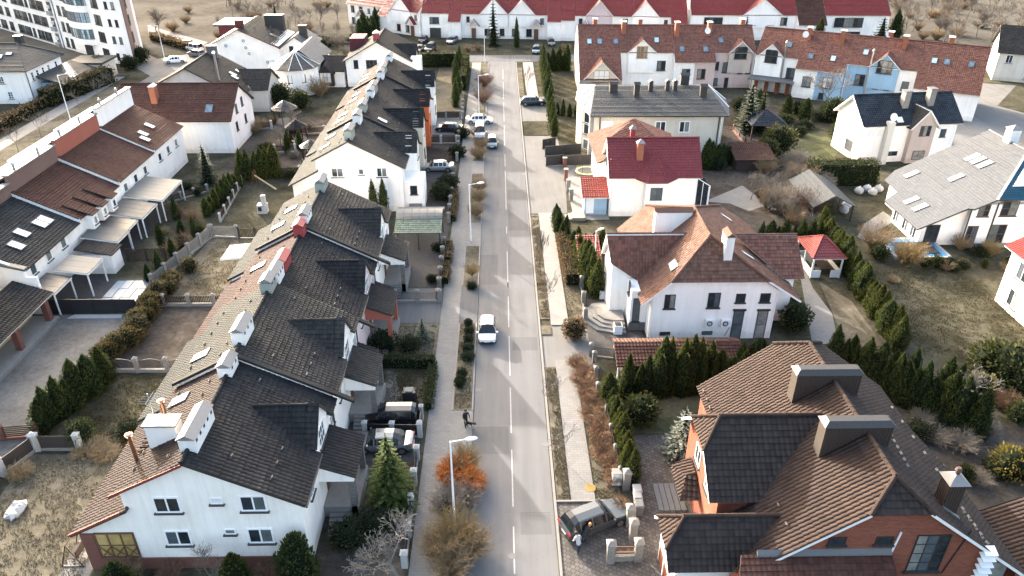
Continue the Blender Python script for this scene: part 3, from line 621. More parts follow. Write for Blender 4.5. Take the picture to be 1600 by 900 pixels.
# ------------------------------------------------------------------ fences
def fence(p0, p1, label, h=1.4, post='concrete', panel='woodd', style='slat', n=None, pw=.34, ph=.15, base=.3, basemat='concrete', cap=True, step=2.6, z=0.0):
    a = Vector((p0[0], p0[1], z)); b = Vector((p1[0], p1[1], z)); d = b - a; L = d.length; ang = math.atan2(d.y, d.x)
    t = thing('fence', label, 'fence', (a + b) / 2, None, ang); n = n or max(1, round(L / step)); s = L / n
    def mpost():
        mb = MB(); mb.box(-pw / 2, pw / 2, -pw / 2, pw / 2, -.1, h + ph)
        if cap:
            w2 = pw / 2 + .05; mb.hexa([(-w2, -w2, h + ph), (w2, -w2, h + ph), (w2, w2, h + ph), (-w2, w2, h + ph)] + [(x * .2, y * .2, h + ph + .16) for x, y in ((-w2, -w2), (w2, -w2), (w2, w2), (-w2, w2))])
        return mb.mesh('post', M[post])
    pm = _cache(('post', h, pw, ph, post, cap), mpost)
    for i in range(n + 1): link('post', pm, t, Matrix.Translation((-L / 2 + s * i, 0, 0)), True)
    g = s - pw - .02
    def mpan():
        mb = MB(); b0 = base + .04
        if style == 'slat':
            k = max(2, int(g / .16))
            for i in range(k): x = -g / 2 + g * (i + .5) / k; mb.box(x - .045, x + .045, -.02, .02, b0, h)
            mb.box(-g / 2, g / 2, .02, .05, b0 + .12, b0 + .18); mb.box(-g / 2, g / 2, .02, .05, h - .2, h - .14)
        elif style == 'horiz':
            k = max(2, int((h - b0) / .17))
            for i in range(k): zz = b0 + (h - b0) * (i + .5) / k; mb.box(-g / 2, g / 2, -.02, .02, zz - .06, zz + .06)
        elif style == 'bars':
            k = max(2, int(g / .13))
            for i in range(k): x = -g / 2 + g * (i + .5) / k; mb.box(x - .012, x + .012, -.012, .012, b0, h)
            for zz in (b0 + .08, h - .08): mb.box(-g / 2, g / 2, -.02, .02, zz - .02, zz + .02)
        elif style == 'lattice':
            zt = lambda x: h - .32 + .32 * math.cos(x / g * math.pi); k = int(g / .2)
            for sg in (1, -1):
                for i in range(-k, 2 * k):
                    x0 = -g / 2 + g * i / k; pts = []
                    for q in range(9):
                        zz = b0 + (h - b0) * q / 8; x = x0 + sg * (zz - b0) * .8
                        if -g / 2 <= x <= g / 2 and zz <= zt(x): pts.append((x, sg * .008, zz))
                    if len(pts) > 1: mb.tube(pts[0], pts[-1], .022, .022, 4)
            for i in range(10):
                x0, x1 = -g / 2 + g * i / 10, -g / 2 + g * (i + 1) / 10; mb.tube((x0, 0, zt(x0)), (x1, 0, zt(x1)), .035, .035, 5)
        else: mb.box(-g / 2, g / 2, -.025, .025, b0, h)
        return mb.mesh('panel', M[panel])
    me = _cache(('pan', round(g, 2), h, base, panel, style), mpan)
    for i in range(n): link('panel', me, t, Matrix.Translation((-L / 2 + s * (i + .5), 0, 0)), True)
    if base > 0:
        def mbase():
            mb = MB(); mb.box(-g / 2 - .01, g / 2 + .01, -.12, .12, -.1, base); return mb.mesh('footing_wall', M[basemat])
        bm_ = _cache(('fb', round(g, 2), base, basemat), mbase)
        for i in range(n): link('footing_wall', bm_, t, Matrix.Translation((-L / 2 + s * (i + .5), 0, 0)), True)
    return t

# ------------------------------------------------------------------ street lamps
def lamp(loc, label, h=7.2, arm=1.1, ang=0.0):
    t = thing('street_lamp', label, 'street lamp', loc, 'street lamps'); x, y = loc[0], loc[1]; z = loc[2] if len(loc) > 2 else 0
    mb = MB(); mb.tube((x, y, z), (x, y, z + .9), .11, .1, 10); mb.tube((x, y, z + .9), (x, y, z + h), .085, .055, 10); mb.build('pole', M['white_m'], t)
    dx, dy = math.cos(ang), math.sin(ang); e = (x + dx * arm, y + dy * arm, z + h + .12)
    a = MB(); a.tube((x, y, z + h - .05), (x, y, z + h + .05), .06, .06, 8); a.tube((x, y, z + h), e, .04, .035, 8); a.build('arm', M['white_m'], t)
    hd = MB(); o = Vector(e); u = Vector((dx, dy, .06)).normalized(); s = Vector((-dy, dx, 0)); up = Vector((0, 0, 1))
    pr = [(-.05, .05, .05), (.1, .14, .1), (.35, .17, .12), (.62, .13, .09), (.75, .04, .03)]; prev = None
    for q, wd, hg in pr:
        ring = [o + u * q + s * (wd * math.cos(k)) + up * (hg * math.sin(k)) for k in [6.283 * i / 10 for i in range(10)]]
        if prev:
            for i in range(10): hd.poly([prev[i], prev[(i + 1) % 10], ring[(i + 1) % 10], ring[i]])
        else: hd.poly(ring)
        prev = ring
    hd.poly(list(reversed(prev))); hd.build('lamp_head', M['white_m'], t, True)
    return t

# ------------------------------------------------------------------ cars
def m_paint(name, col, metal=.3): return m_flat('car_paint_' + name, col, .35, metal, .04, 1.0, .5, .8)
PAINT = {'white': m_paint('white', (.78, .78, .78), 0), 'silver': m_paint('silver', (.42, .44, .46), .5), 'grey': m_paint('grey', (.13, .125, .125), .4), 'warmg': m_paint('warm_grey', (.06, .067, .07), .1), 'black': m_paint('black', (.012, .012, .014), .2), 'teal': m_paint('teal', (.22, .3, .31), .4), 'navy': m_paint('navy', (.015, .025, .045), .3), 'greym': m_paint('mid_grey', (.25, .26, .27), .4)}
M['cglass'] = m_flat('car_glass', (.012, .015, .018), .1, 0, .1, 1.0, .4); M['tail'] = m_flat('tail_light_red', (.45, .015, .015), .25); M['head'] = m_flat('headlight_glass', (.6, .62, .64), .12, 0, .1, 3, .8); M['trim'] = m_flat('black_trim', (.02, .02, .02), .5); M['plate'] = m_flat('number_plate', (.7, .7, .68), .5)
SHAPE = {  # stations (x from rear -> front as fraction, lower body top z, roof z or None)
    'hatch': dict(L=3.7, W=1.68, H=1.5, belt=.92, hood=.92, cab=(.02, .16, .6, .8), rear=.96),
    'sedan': dict(L=4.6, W=1.8, H=1.45, belt=.93, hood=.88, cab=(.14, .33, .62, .79), rear=1.0),
    'suv': dict(L=4.8, W=1.88, H=1.62, belt=1.0, hood=.98, cab=(.02, .17, .57, .74), rear=1.04),
    'wagon': dict(L=4.6, W=1.82, H=1.55, belt=.98, hood=.95, cab=(.02, .16, .6, .78), rear=1.0),
    'jeep': dict(L=4.5, W=1.85, H=1.85, belt=1.15, hood=1.1, cab=(.01, .05, .62, .7), rear=1.15),
    'van': dict(L=4.6, W=1.85, H=1.9, belt=1.1, hood=1.1, cab=(.01, .07, .68, .84), rear=1.15)}
_cc = {}
def car_meshes(kind):
    if kind in _cc: return _cc[kind]
    S = SHAPE[kind]; L, W, H, belt, hood = S['L'], S['W'], S['H'], S['belt'], S['hood']; c0, c1, c2, c3 = S['cab']; hw = W / 2
    cm = (c1 + c2) / 2; PIL = [(c1 - .002, c1 + .022), (cm - .012, cm + .012), (c2 + .012, c2 + .034)]
    xs = sorted(set([v for q_ in PIL for v in q_] + [0, .015, .06, c0 + .001, c2, c3, .9, .965, 1.0] + [c0 + (c1 - c0) * .5, (c1 * 3 + c2) / 4, (c1 + 3 * c2) / 4, (c2 + c3) / 2]))
    rings = []; info = []
    for q in xs:
        x = (q - .5) * L
        e = 1 - .22 * max(0, (abs(q - .5) - .38) / .12) ** 2                       # plan taper at the ends
        lo = .28 + .1 * max(0, (abs(q - .5) - .42) / .08)
        if q <= c0: top = S['rear'] - .12 * (1 - min(1, q / .03)) ** 2
        elif q >= c3: top = hood - (.22 * ((q - c3) / (1 - c3)) ** 2.2)
        else: top = belt + (hood - belt) * max(0, (q - c2) / (c3 - c2))
        if c0 < q < c3:
            if q < c1: k = math.sin((q - c0) / (c1 - c0) * math.pi / 2)
            elif q <= c2: k = 1 - .06 * ((q - c1) / (c2 - c1) - .4) ** 2
            else: k = math.sin((c3 - q) / (c3 - c2) * math.pi / 2) ** .92
        else: k = 0
        zr = top + (H - top) * k; wt = hw * e * (.96 - .26 * k) if k > 0 else hw * e * .93
        r = [(hw * e * .86, lo - .06), (hw * e * .97, lo + .06), (hw * e, .55), (hw * e * .985, top - .12), (hw * e * .95, top - .01), (max(wt, .01) + (.0), zr - .06 * k), (wt * .86, zr + (.0 if k == 0 else .0)), (0, zr + .04 * k + .02)]
        rings.append([(x, y, z) for y, z in r] + [(x, -y, z) for y, z in reversed(r[:-1])]); info.append((q, k))
    body, glass = MB(), MB(); nr = len(rings[0])
    for i in range(len(rings) - 1):
        q0, k0 = info[i]; q1, k1 = info[i + 1]; qm = (q0 + q1) / 2
        for j in range(nr - 1):
            f = [rings[i][j], rings[i + 1][j], rings[i + 1][j + 1], rings[i][j + 1]]
            jj = j if j < 7 else nr - 2 - j
            side = jj == 4 and (k0 > .3 or k1 > .3); wind = jj >= 5 and (c2 <= qm < c3 or c0 < qm < c1)
            if side and not any(a_ < qm < b_ for a_, b_ in PIL) and not (c0 < qm < c0 + (c1 - c0) * .5 and kind != 'hatch'): glass.poly(f)
            elif wind: glass.poly(f)
            else: body.poly(f)
    body.poly(list(reversed(rings[0]))); body.poly(rings[-1])
    b0 = [(r[0]) for r in rings]; 
    for i in range(len(rings) - 1): body.poly([rings[i][-1], rings[i + 1][-1], rings[i + 1][0], rings[i][0]])
    wr = .33 if kind not in ('suv', 'jeep') else .37
    arch = MB(); 
    wx = [(-.5 + .185) * L, (.5 - .185) * L]
    for x in wx:
        for s in (-1, 1):
            n = 14; c = Vector((x, s * (hw + .004), wr)); ro = wr + .07
            arch.poly([c + Vector((math.cos(6.283 * i / n) * ro, 0, max(-.02, math.sin(6.283 * i / n) * ro))) for i in (range(n) if s < 0 else reversed(range(n)))])
    tyre, rim = MB(), MB(); n = 16
    for s, mb_, r_, w_ in ((0, tyre, wr, .1), (1, rim, wr * .66, .108)):
        mb_.tube((0, -w_, 0), (0, w_, 0), r_, r_, n)
    sp = MB()
    pl = MB(); pl.box(-.26, .26, -.01, .01, -.06, .06)
    lt = MB(); lt.hexa([(-.02, -.2, -.07), (.05, -.2, -.07), (.05, .2, -.07), (-.02, .2, -.07), (-.02, -.2, .07), (.02, -.2, .07), (.02, .2, .07), (-.02, .2, .07)])
    mi = MB(); mi.hexa([(-.07, -.1, -.07), (.07, -.1, -.07), (.05, .1, -.07), (-.05, .1, -.07), (-.07, -.1, .08), (.05, -.1, .08), (.03, .1, .08), (-.05, .1, .08)])
    ba = MB(); ba.box(-.03, .04, -hw * .74, hw * .74, -.1, .1)
    bm_ = body.mesh('body', M['trim'], True); bm_.use_fake_user = True
    _cc[kind] = dict(S=S, body=body, glass=glass.mesh('windows', M['cglass'], True), arch=arch.mesh('wheel_arches', M['trim']), tyre=tyre.mesh('tyre', M['rubber'], False), rim=rim.mesh('rim', M['rim']), plate=pl.mesh('number_plate', M['plate']), head=lt.mesh('headlight', M['head']), tail=lt.mesh('tail_light', M['tail']), mirror=mi, bar=ba.mesh('bumper_trim', M['trim']), wr=wr, wx=wx)
    return _cc[kind]
def car(loc, ang, kind, paint, label, group=None, z=0.006):
    """ang: heading of the car's nose"""
    D = car_meshes(kind); S = D['S']; L, W = S['L'], S['W']
    t = thing('parked_car' if 'driving' not in label else 'car', label, 'car', (loc[0], loc[1], z), group, ang); I = Matrix.Identity(4); T = Matrix.Translation
    link('body', _cache(('cb', kind, paint), lambda: D['body'].mesh('body', PAINT[paint], True)), t, I, True); link('windows', D['glass'], t, I, True); link('wheel_arches', D['arch'], t, I, True)
    for x in D['wx']:
        for s in (-1, 1):
            wv = link('wheel', D['tyre'], t, T((x, s * (W / 2 - .085), D['wr'])), True); link('rim', D['rim'], wv, I, True)
    for s in (-1, 1):
        link('headlight', D['head'], t, T((L / 2 - .12, s * W * .33, S['hood'] - .24)), True); link('tail_light', D['tail'], t, T((-L / 2 + .02, s * W * .36, S['rear'] - .16)) @ Matrix.Rotation(math.pi, 4, 'Z'), True)
        link('mirror', _cache(('mi', kind, paint), lambda: D['mirror'].mesh('mirror', PAINT[paint])), t, T(((S['cab'][3] - .54) * L, s * (W / 2 + .1), S['belt'] + .06)), True)
    for s in (-1, 1):
        link('number_plate', D['plate'], t, T((s * (L / 2 + .012), 0, .5)) @ Matrix.Rotation(math.pi / 2, 4, 'Z'), True); link('bumper_trim', D['bar'], t, T((s * (L / 2 - .02), 0, .38)), True)
    return t
# ------------------------------------------------------------------ people
def figure(name, verts, edges, radii, mats, pick, label, cat, loc, rot, parts=()):
    me = bpy.data.meshes.new('body_cage'); me.from_pydata(verts, edges, []); o = bpy.data.objects.new('tmp', me); COL.objects.link(o)
    md = o.modifiers.new('s', 'SKIN'); md.use_smooth_shade = True
    for i, r in enumerate(radii): me.skin_vertices[0].data[i].radius = r if isinstance(r, tuple) else (r, r)
    me.skin_vertices[0].data[0].use_root = True
    o.modifiers.new('u', 'SUBSURF').levels = 2
    dg = bpy.context.evaluated_depsgraph_get(); m2 = bpy.data.meshes.new_from_object(o.evaluated_get(dg)); bpy.data.objects.remove(o)
    m2.materials.clear()
    for m_ in mats: m2.materials.append(m_)
    for p in m2.polygons: p.material_index = pick(p.center); p.use_smooth = True
    t = thing(name, label, cat, loc, None, rot); link('body', m2, t, Matrix.Identity(4), True)
    for nm, mb, mt in parts: link(nm, mb.mesh(nm, mt, True), t, Matrix.Identity(4), True)
    return t
def uvball(mb, c, r, sc=(1, 1, 1), n=10, m=0, zmin=-1):
    c = Vector(c); P = []
    for i in range(n // 2 + 1):
        a = -math.pi / 2 + math.pi * i / (n // 2); P.append([c + Vector((math.cos(a) * math.cos(6.283 * j / n) * r * sc[0], math.cos(a) * math.sin(6.283 * j / n) * r * sc[1], max(zmin, math.sin(a)) * r * sc[2])) for j in range(n)])
    for a, b in zip(P, P[1:]):
        for j in range(n): mb.poly([a[j], a[(j + 1) % n], b[(j + 1) % n], b[j]], m)
# ================================================================== BUILDINGS
# ---- terraced houses left of the street (two rows, ridge parallel to the street)
XR = -18.8
def row_house(y0, y1, zr, cL, cR, wall, label, first=False, last=False, bay=0.0, fas='fasciad', porchwall='white', steps=True):
    h = thing('terraced_house', label, 'house', ((-18.8), (y0 + y1) / 2, 0), 'terraced houses left of the street')
    xe, xw, sl = -12.0, -12.45, .52; a, b = y0 + .01, y1 - .01
    zs = lambda x: zr - sl * abs(x - XR)
    gable(h, [(-23.2, -.1), (xw, -.1), (xw, zs(xw) - .2), (XR, zr - .2), (-23.2, zs(-23.2) - .2)], 'y', a, b, wall)
    gable(h, [(-26.5, -.1), (-23.21, -.1), (-23.21, zr - 4.05), (-26.5, zr - 5.75)], 'y', a + .03, b - .03, wall if not first else 'white', 'rear_extension')
    ya, yb = (a - .42 if first else a), (b + .4 if last else b)
    yc = y0 + 6.25; hw = 1.95; xf = xw + .02 + bay; zd = zr - 1.1; xs = XR + 1.1 / sl; zlow = zs(xe + .0)
    zm = zs(xw)
    # right slope in three pieces round the gabled dormer
    roof(h, [(xe, ya, zs(xe)), (xe, yc - hw, zs(xe)), (XR, yc - hw, zr), (XR, ya, zr)], cR); roof(h, [(xe, yc + hw, zs(xe)), (xe, yb, zs(xe)), (XR, yb, zr), (XR, yc + hw, zr)], cR)
    roof(h, [(-13.0, yc - hw, zs(-13.0)), (-13.0, yc + hw, zs(-13.0)), (XR, yc + hw, zr), (XR, yc - hw, zr)], cR)
    roof(h, [(-23.6, ya, zs(-23.6)), (XR, ya, zr), (XR, yb, zr), (-23.6, yb, zs(-23.6))], cL)
    roof(h, [(-26.95, ya, zr - 5.86), (-23.0, ya, zr - 3.8), (-23.0, yb, zr - 3.8), (-26.95, yb, zr - 5.86)], cL)
    ridge(h, (XR, ya, zr), (XR, yb, zr), cR, .14)
    # verge strip where the next house steps
    if not first:
        mb = MB()
        for (xa, za), (xb, zb) in (((xe + 1.2, zs(xe + 0) - sl * -1.2 - 1.2 * sl * 0), (XR, zr)), ((XR, zr), (-23.6, zs(-23.6)))):
            za = zs(xa) if xa != XR else zr; zb = zs(xb) if xb != XR else zr
            mb.hexa([(xa, y0 - .17, za - .1), (xb, y0 - .17, zb - .1), (xb, y0 + .2, zb - .1), (xa, y0 + .2, za - .1), (xa, y0 - .17, za + .13), (xb, y0 - .17, zb + .13), (xb, y0 + .2, zb + .13), (xa, y0 + .2, za + .13)])
        mb.build('verge_capping', M['t_char2' if cR == 't_char' else 't_char2'], h)
    # dormer
    A, B = (xs, yc, zd), (xf - .1, yc, zd); zc = zs(-13.0) if bay == 0 else zm
    zc = zd - 2.15
    for s in (-1, 1):
        xv = XR + (zr - zc) / sl
        if bay > 0 or xv > xf - .1: roof(h, [A, B, (xf - .1, yc + s * hw, zc), (min(xv, xf - .1), yc + s * hw, zc)] if xv < xf - .1 - .02 else [A, B, (xf - .1, yc + s * hw, zc)], cR, .1, name='dormer_roof')
        else: roof(h, [A, B, (xf - .1, yc + s * hw, zc), (xv, yc + s * hw, zc)], cR, .1, name='dormer_roof')
        roof(h, [(xf - .52, yc, zd + .2), (xf + .2, yc, zd + .2), (xf + .2, yc + s * (hw + .12), zc + .07), (xf - .52, yc + s * (hw + .12), zc + .07)], cR, .12, name='dormer_coping')
    ridge(h, A, (xf + .1, yc, zd + .05), cR, .11)
    zb0 = 3.4 if bay == 0 else -.1
    mb = MB(); mb.extrude([(xf - (.3 if bay == 0 else bay + .02), yc - hw, zb0), (xf - (.3 if bay == 0 else bay + .02), yc + hw, zb0), (xf - (.3 if bay == 0 else bay + .02), yc + hw, zc), (xf - (.3 if bay == 0 else bay + .02), yc, zd), (xf - (.3 if bay == 0 else bay + .02), yc - hw, zc)], (.3 if bay == 0 else bay + .02, 0, 0)); mb.build('gable_wall', M[wall], h)
    window(h, (xf, yc, 5.75), math.pi / 2, 1.5, 1.5, 3, 2, 'frame'); window(h, (xw + .01, y0 + 2.4, 4.5), math.pi / 2, 1.0, 1.2, 2, 1, 'frame'); window(h, (xw + .01, y0 + 9.2, 4.5), math.pi / 2, 1.0, 1.2, 2, 1, 'frame')
    if bay == 0:
        # entrance porch with a lean-to roof on stone pillars
        px = -9.9; p0, p1 = yc - 2.15, yc + 2.15
        roof(h, [(px, p0, 3.75), (px, p1, 3.75), (xw + .05, p1, 4.75), (xw + .05, p0, 4.75)], cR, .12, name='porch_roof')
        mb = MB()
        for yy in (p0 + .12, p1 - .3): mb.extrude([(xw + .01, yy, 3.25), (px - .2, yy, 3.25), (px - .2, yy, 3.62), (xw + .01, yy, 4.52)], (0, .18, 0))
        mb.box(px - .38, px - .2, p0 + .31, p1 - .31, 3.25, 3.55); mb.build('porch_beam', M[porchwall], h)
        for yy in (p0 + .3, p1 - .3):
            mb = MB(); mb.box(px - .6, px - .2, yy - .2, yy + .2, 0, 3.24); mb.build('pillar', M['stone' if porchwall == 'white' else porchwall], h)
        mb = MB(); mb.box(xw + .02, px - .1, p0 + .1, p1 - .1, -.1, .95); mb.build('porch_floor', M['concrete'], h)
        mb = MB(); mb.box(xw + .01, xw + .07, yc - .5, yc + .5, .96, 3.0); mb.build('door', M['frameb'], h)
        for k in range(6):
            mb = MB(); mb.box(xw + .5, px - .7, p0 + .1 - .3 * (k + 1), p0 + .1 - .3 * k, -.1, .95 - .155 * (k + 1) + .0); mb.build('step', M['concd'], h)
        mb = MB()
        for k in range(9): xx = xw + .3 + k * .24; mb.tube((xx, p1 - .15, .95), (xx, p1 - .15, 1.9), .015, n=4)
        mb.tube((xw + .2, p1 - .15, 1.9), (px - .6, p1 - .15, 1.9), .03, n=5); mb.build('railing', M['black_m'], h)
        # lower side roof with skylight beside the porch
        q0, q1 = yc + 2.6, min(yc + 5.0, y1 - .2)
        if q1 - q0 > 1.2:
            roof(h, [(-10.6, q0, 3.0), (-10.6, q1, 3.0), (xw + .04, q1, 3.8), (xw + .04, q0, 3.8)], 't_char', .12, name='lean_to_roof'); wallbox(h, xw + .01, -10.8, q0 + .15, q1 - .15, -.1, 2.9, wall, 'lean_to_wall')
    else:
        window(h, (xf, yc - .6, 2.4), math.pi / 2, 1.0, 1.4, 1, 1, 'framed')
    pipe(h, [(xe - .05, yb - .4, zs(xe) - .25), (xw + .1, yb - .4, zs(xw) - .5), (xw + .1, yb - .4, .1)])
    mb = MB(); mb.box(xe - .02, xe + .1, ya, yc - hw - .05, zs(xe) - .16, zs(xe) - .04); mb.build('gutter', M['sill'], h)
    gp = []
    for k in range(7): gp += [(XR - 1.3 - .0, y0 + .9 + k * 1.5, zs(XR - 1.3) + .05), (-22.6, y0 + 1.2 + k * 1.5, zs(-22.6) + .05)]
    snow_guards(h, gp[:-2], (-.46, 0, .887), 'bark' if cL == 't_green' else 't_brown' if False else 'bark'); snow_guards(h, [(-14.2, y0 + .8 + k * 1.3, zs(-14.2) + .06) for k in range(3)] + [(-16.6, y0 + 1.4, zs(-16.6) + .06), (-16.9, y1 - 1.2, zs(-16.9) + .06)], (.46, 0, .887), 'concd')
    for q in range(2): window(h, (-26.5, y0 + 3 + q * 4.6, 2.1), -math.pi / 2, 1.6, 1.9, 2, 1)
    return h
U = [33.65, 43.7, 54.2, 64.9, 75.9]
h1 = row_house(U[0], U[1], 9.3, 't_brown', 't_char', 'white', 'terraced house nearest the camera, brown left roof slope, white gable', True)
h2 = row_house(U[1], U[2], 9.7, 't_green', 't_char2', 'white', 'second terraced house, grey-green left roof slope, porch beside clipped hedge')
h3 = row_house(U[2], U[3], 9.35, 't_red', 't_char', 'rose', 'third terraced house with pink wall, red porch and red-brown left slope', porchwall='redw')
h4 = row_house(U[3], U[4], 9.75, 't_green', 't_char2', 'white', 'fourth terraced house, grey-green roof, next to the carport', False, True)
V2 = [90.0, 100.0, 110.8, 121.7, 133.0]
r1 = row_house(V2[0], V2[1], 9.6, 't_green', 't_char2', 'white', 'white gabled end house of the farther terrace, grey-green left slope', True, bay=1.35)
r2 = row_house(V2[1], V2[2], 9.8, 't_green', 't_char', 'cream', 'cream-walled house second in the farther terrace', bay=1.35)
r3 = row_house(V2[2], V2[3], 9.65, 't_brown', 't_char', 'orange', 'orange-walled house third in the farther terrace', bay=1.35)
r4 = row_house(V2[3], V2[4], 9.85, 't_brown', 't_char', 'white', 'last house of the farther terrace, by the thuja garden', False, True, bay=1.35)
yf = U[0]
# front gable of the nearest house
for x, z in ((-20.55, 5.62), (-15.3, 5.66), (-20.5, 2.75), (-15.3, 2.85)): window(h1, (x, yf, z), 0, 1.62, 1.3, 2, 1, 'frame', t=.11)
window(h1, (-17.5, yf, 5.9), 0, .75, .5, 1, 1, 'frame', 'blind'); window(h1, (-17.15, yf, 3.25), 0, .7, .45, 1, 1, 'frame')
mb = MB(); mb.box(-23.2, -12.42, yf - .06, yf + .0, -.05, .98); mb.box(-26.55, -23.2, yf - .07, yf + .02, -.05, .98); mb.box(-26.56, -25.75, yf - .05, yf + .02, .98, 3.2); mb.build('plinth', M['brickd'], h1)
wn = window(h1, (-24.47, yf - .0, 2.15), 0, 2.5, 2.2, 3, 2, 'frameb', 'amber', None, 'conservatory_window', .1)
mb = MB()
for i in range(3):
    x0 = -25.65 + .83 * i
    mb.tube((x0, yf - .07, 1.1), (x0 + .8, yf - .07, 2.1), .035, n=4); mb.tube((x0 + .8, yf - .07, 1.1), (x0, yf - .07, 2.1), .035, n=4)
mb.build('cross_bracing', M['frameb'], h1)
gable(h1, [(-26.95, 3.42), (-26.95, 3.58), (-23.3, 5.5), (-23.3, 5.3)], 'y', yf - .5, yf - .42, 'fasciar', 'bargeboard')
gable(h1, [(-23.65, 6.62), (-23.65, 6.83), (-18.8, 9.28), (-18.8, 9.08)], 'y', yf - .5, yf - .42, 'fasciar', 'bargeboard')
mb = MB(); mb.box(-17.5, -16.9, yf - .1, yf - .065, .2, .55); mb.build('cellar_window', M['pane'], h1)
# chimneys on and beside the ridge
def zl(x, zr=9.4): return zr - .52 * abs(x - XR)
chimney(h1, -18.75, 36.0, 8.7, 10.0, 1.0, 3.2); chimney(h1, -21.3, 37.0, 7.6, 9.35, 1.9, 1.0, style='flat'); chimney(h1, -18.9, 42.6, 8.7, 9.9, .9, 1.6)
for x, y, l in ((-21.9, 38.6, 1.9), (-23.0, 36.0, 1.9)):
    z = zl(x, 9.3); f = MB(); f.tube((x, y, z - .1), (x, y, z + l), .13, .13, 10); f.tube((x, y, z + l), (x, y, z + l + .04), .2, .2, 10); f.tube((x, y, z + l + .16), (x, y, z + l + .22), .26, .1, 10); f.tube((x, y, z + l), (x, y, z + l + .17), .1, .1, 8); f.build('flue', M['copper'], h1)
chimney(h2, -18.85, 46.2, 9.1, 10.6, .9, 2.3); chimney(h2, -18.85, 53.2, 9.1, 10.5, .9, 1.5, 'chimg')
chimney(h3, -18.85, 55.4, 8.7, 10.2, .9, 1.9); chimney(h3, -18.85, 57.8, 8.7, 10.1, .9, 2.0, 'chimr', 'chimr'); chimney(h3, -18.85, 64.2, 8.7, 10.2, .9, 1.4, 'chimr', 'chimr')
chimney(h4, -18.85, 66.6, 9.1, 10.4, .85, 2.0); chimney(h4, -18.85, 74.4, 9.1, 10.6, .9, 2.2, 'chimg')
for hh_, ys in ((r1, (91.5, 97.8)), (r2, (102.5, 109.6)), (r3, (112.5, 120.6)), (r4, (123.5, 131.5))):
    for k, y in enumerate(ys): chimney(hh_, -18.85, y, 9.0, 10.6, .95, 2.2, ('chimg', 'chimw')[k])
nl = (-.46, 0, .887)
for hh_, x, y, zr in ((h2, -22.3, 46.2, 9.7), (h3, -22.0, 60.5, 9.35), (h4, -22.2, 68.5, 9.75), (h4, -21.7, 72.0, 9.75), (r1, -22.5, 93, 9.6), (r1, -22.5, 97, 9.6), (r2, -22.4, 103, 9.8), (r2, -22.4, 106, 9.8), (r3, -22.3, 113.5, 9.65), (r3, -22.3, 117, 9.65), (r4, -22.3, 125, 9.85), (r4, -22.3, 128, 9.85), (h1, -22.2, 41.4, 9.3)):
    skylight(hh_, (x, y, zl(x, zr) + .03), nl, 1.0, 1.5, 'blind')
skylight(r2, (-16.2, 101.6, zl(-16.2, 9.8) + .03), (.46, 0, .887), 1.0, 1.4, 'blind')
# far terrace front gable windows
for x, z, w_ in ((-20.6, 5.4, 1.5), (-17.6, 5.5, .7), (-15.0, 5.4, 1.3), (-15.0, 2.5, 1.1)): window(r1, (x, V2[0], z), 0, w_, 1.25 if w_ > .8 else .8, 2 if w_ > 1.2 else 1, 1, 'frame', surround='white2', t=.09)
# entrance block of that house
eb = r1; wallbox(eb, -12.44, -9.9, 90.6, 94.2, -.1, 3.9, 'white2', 'entrance_block'); window(eb, (-11.2, 90.6, 2.7), 0, .9, 1.2, 1, 1, 'framed')
for k in range(5): wallbox(eb, -11.9, -10.3, 90.55 - .3 * (k + 1), 90.58 - .3 * k, -.1, .85 - .17 * k, 'concd', 'step')

# ---- back terrace on the far left: mono-pitch roofs against a tall clerestory wall
def back_house(y0, y1, ze, croof, cler, label, zcl=10.1):
    h = thing('back_terrace_house', label, 'house', (-53, (y0 + y1) / 2, 0), 'back terrace houses'); a, b = y0 + .01, y1 - .01; zt = ze + 3.1
    gable(h, [(-59.5, -.1), (-47.2, -.1), (-47.2, ze + .0), (-53.2, zt - .2), (-59.5, zt - .2)], 'y', a, b, 'white')
    wallbox(h, -53.5, -53.2, a, b, zt - .19, zcl, cler, 'clerestory_wall')
    mb = MB(); mb.box(-53.75, -53.0, a, b, zcl + .001, zcl + .14); mb.build('coping', M['chimcap'], h)
    roof(h, [(-46.75, a, ze - .02), (-46.75, b, ze - .02), (-53.19, b, zt + .1), (-53.19, a, zt + .1)], croof)
    roof(h, [(-60, a, 6.6), (-53.51, a, zcl - .1), (-53.51, b, zcl - .1), (-60, b, 6.6)], croof)
    mb = MB(); mb.extrude([(-46.72, a - .16, ze - .35), (-46.72, a - .16, ze + .12), (-53.19, a - .16, zt + .24), (-53.19, a - .16, zt - .2)], (0, .17, 0)); mb.build('verge_board', M['fascia'], h)
    roof(h, [(-46.74, a - .18, ze + .15), (-46.74, a + .35, ze + .15), (-53.19, a + .35, zt + .27), (-53.19, a - .18, zt + .27)], croof, .06, name='verge_tiles')
    for k in range(3): window(h, (-47.2, y0 + 2 + k * 3, 3.9), math.pi / 2, 1.0, 1.1, 1, 1, 'frame')
    mb = MB()
    for k in range(2): mb.tube((-53.4, y0 + 2 + 5 * k, zcl), (-53.4, y0 + 2 + 5 * k, zcl + .7), .14, .14, 8); mb.tube((-53.4, y0 + 2 + 5 * k, zcl + .7), (-53.4, y0 + 2 + 5 * k, zcl + .95), .24, .05, 8)
    mb.build('vents', M['galv'], h); return h
b1 = back_house(65.5, 77.0, 4.7, 't_grey', 'brownw', 'dark grey roofed end house of the back terrace with four roof windows', 9.3)
b2 = back_house(77.0, 87.2, 5.0, 't_dbrown', 'brownw', 'brown-roofed back terrace house with small eaves dormers')
b3 = back_house(87.2, 98.2, 5.3, 't_dbrown', 'redw', 'brown-roofed back terrace house below the brick-red clerestory wall', 10.6)
b4 = back_house(98.2, 109.0, 5.5, 't_dbrown', 'white2', 'brown-roofed back terrace house below the sunlit white clerestory wall', 11.2)
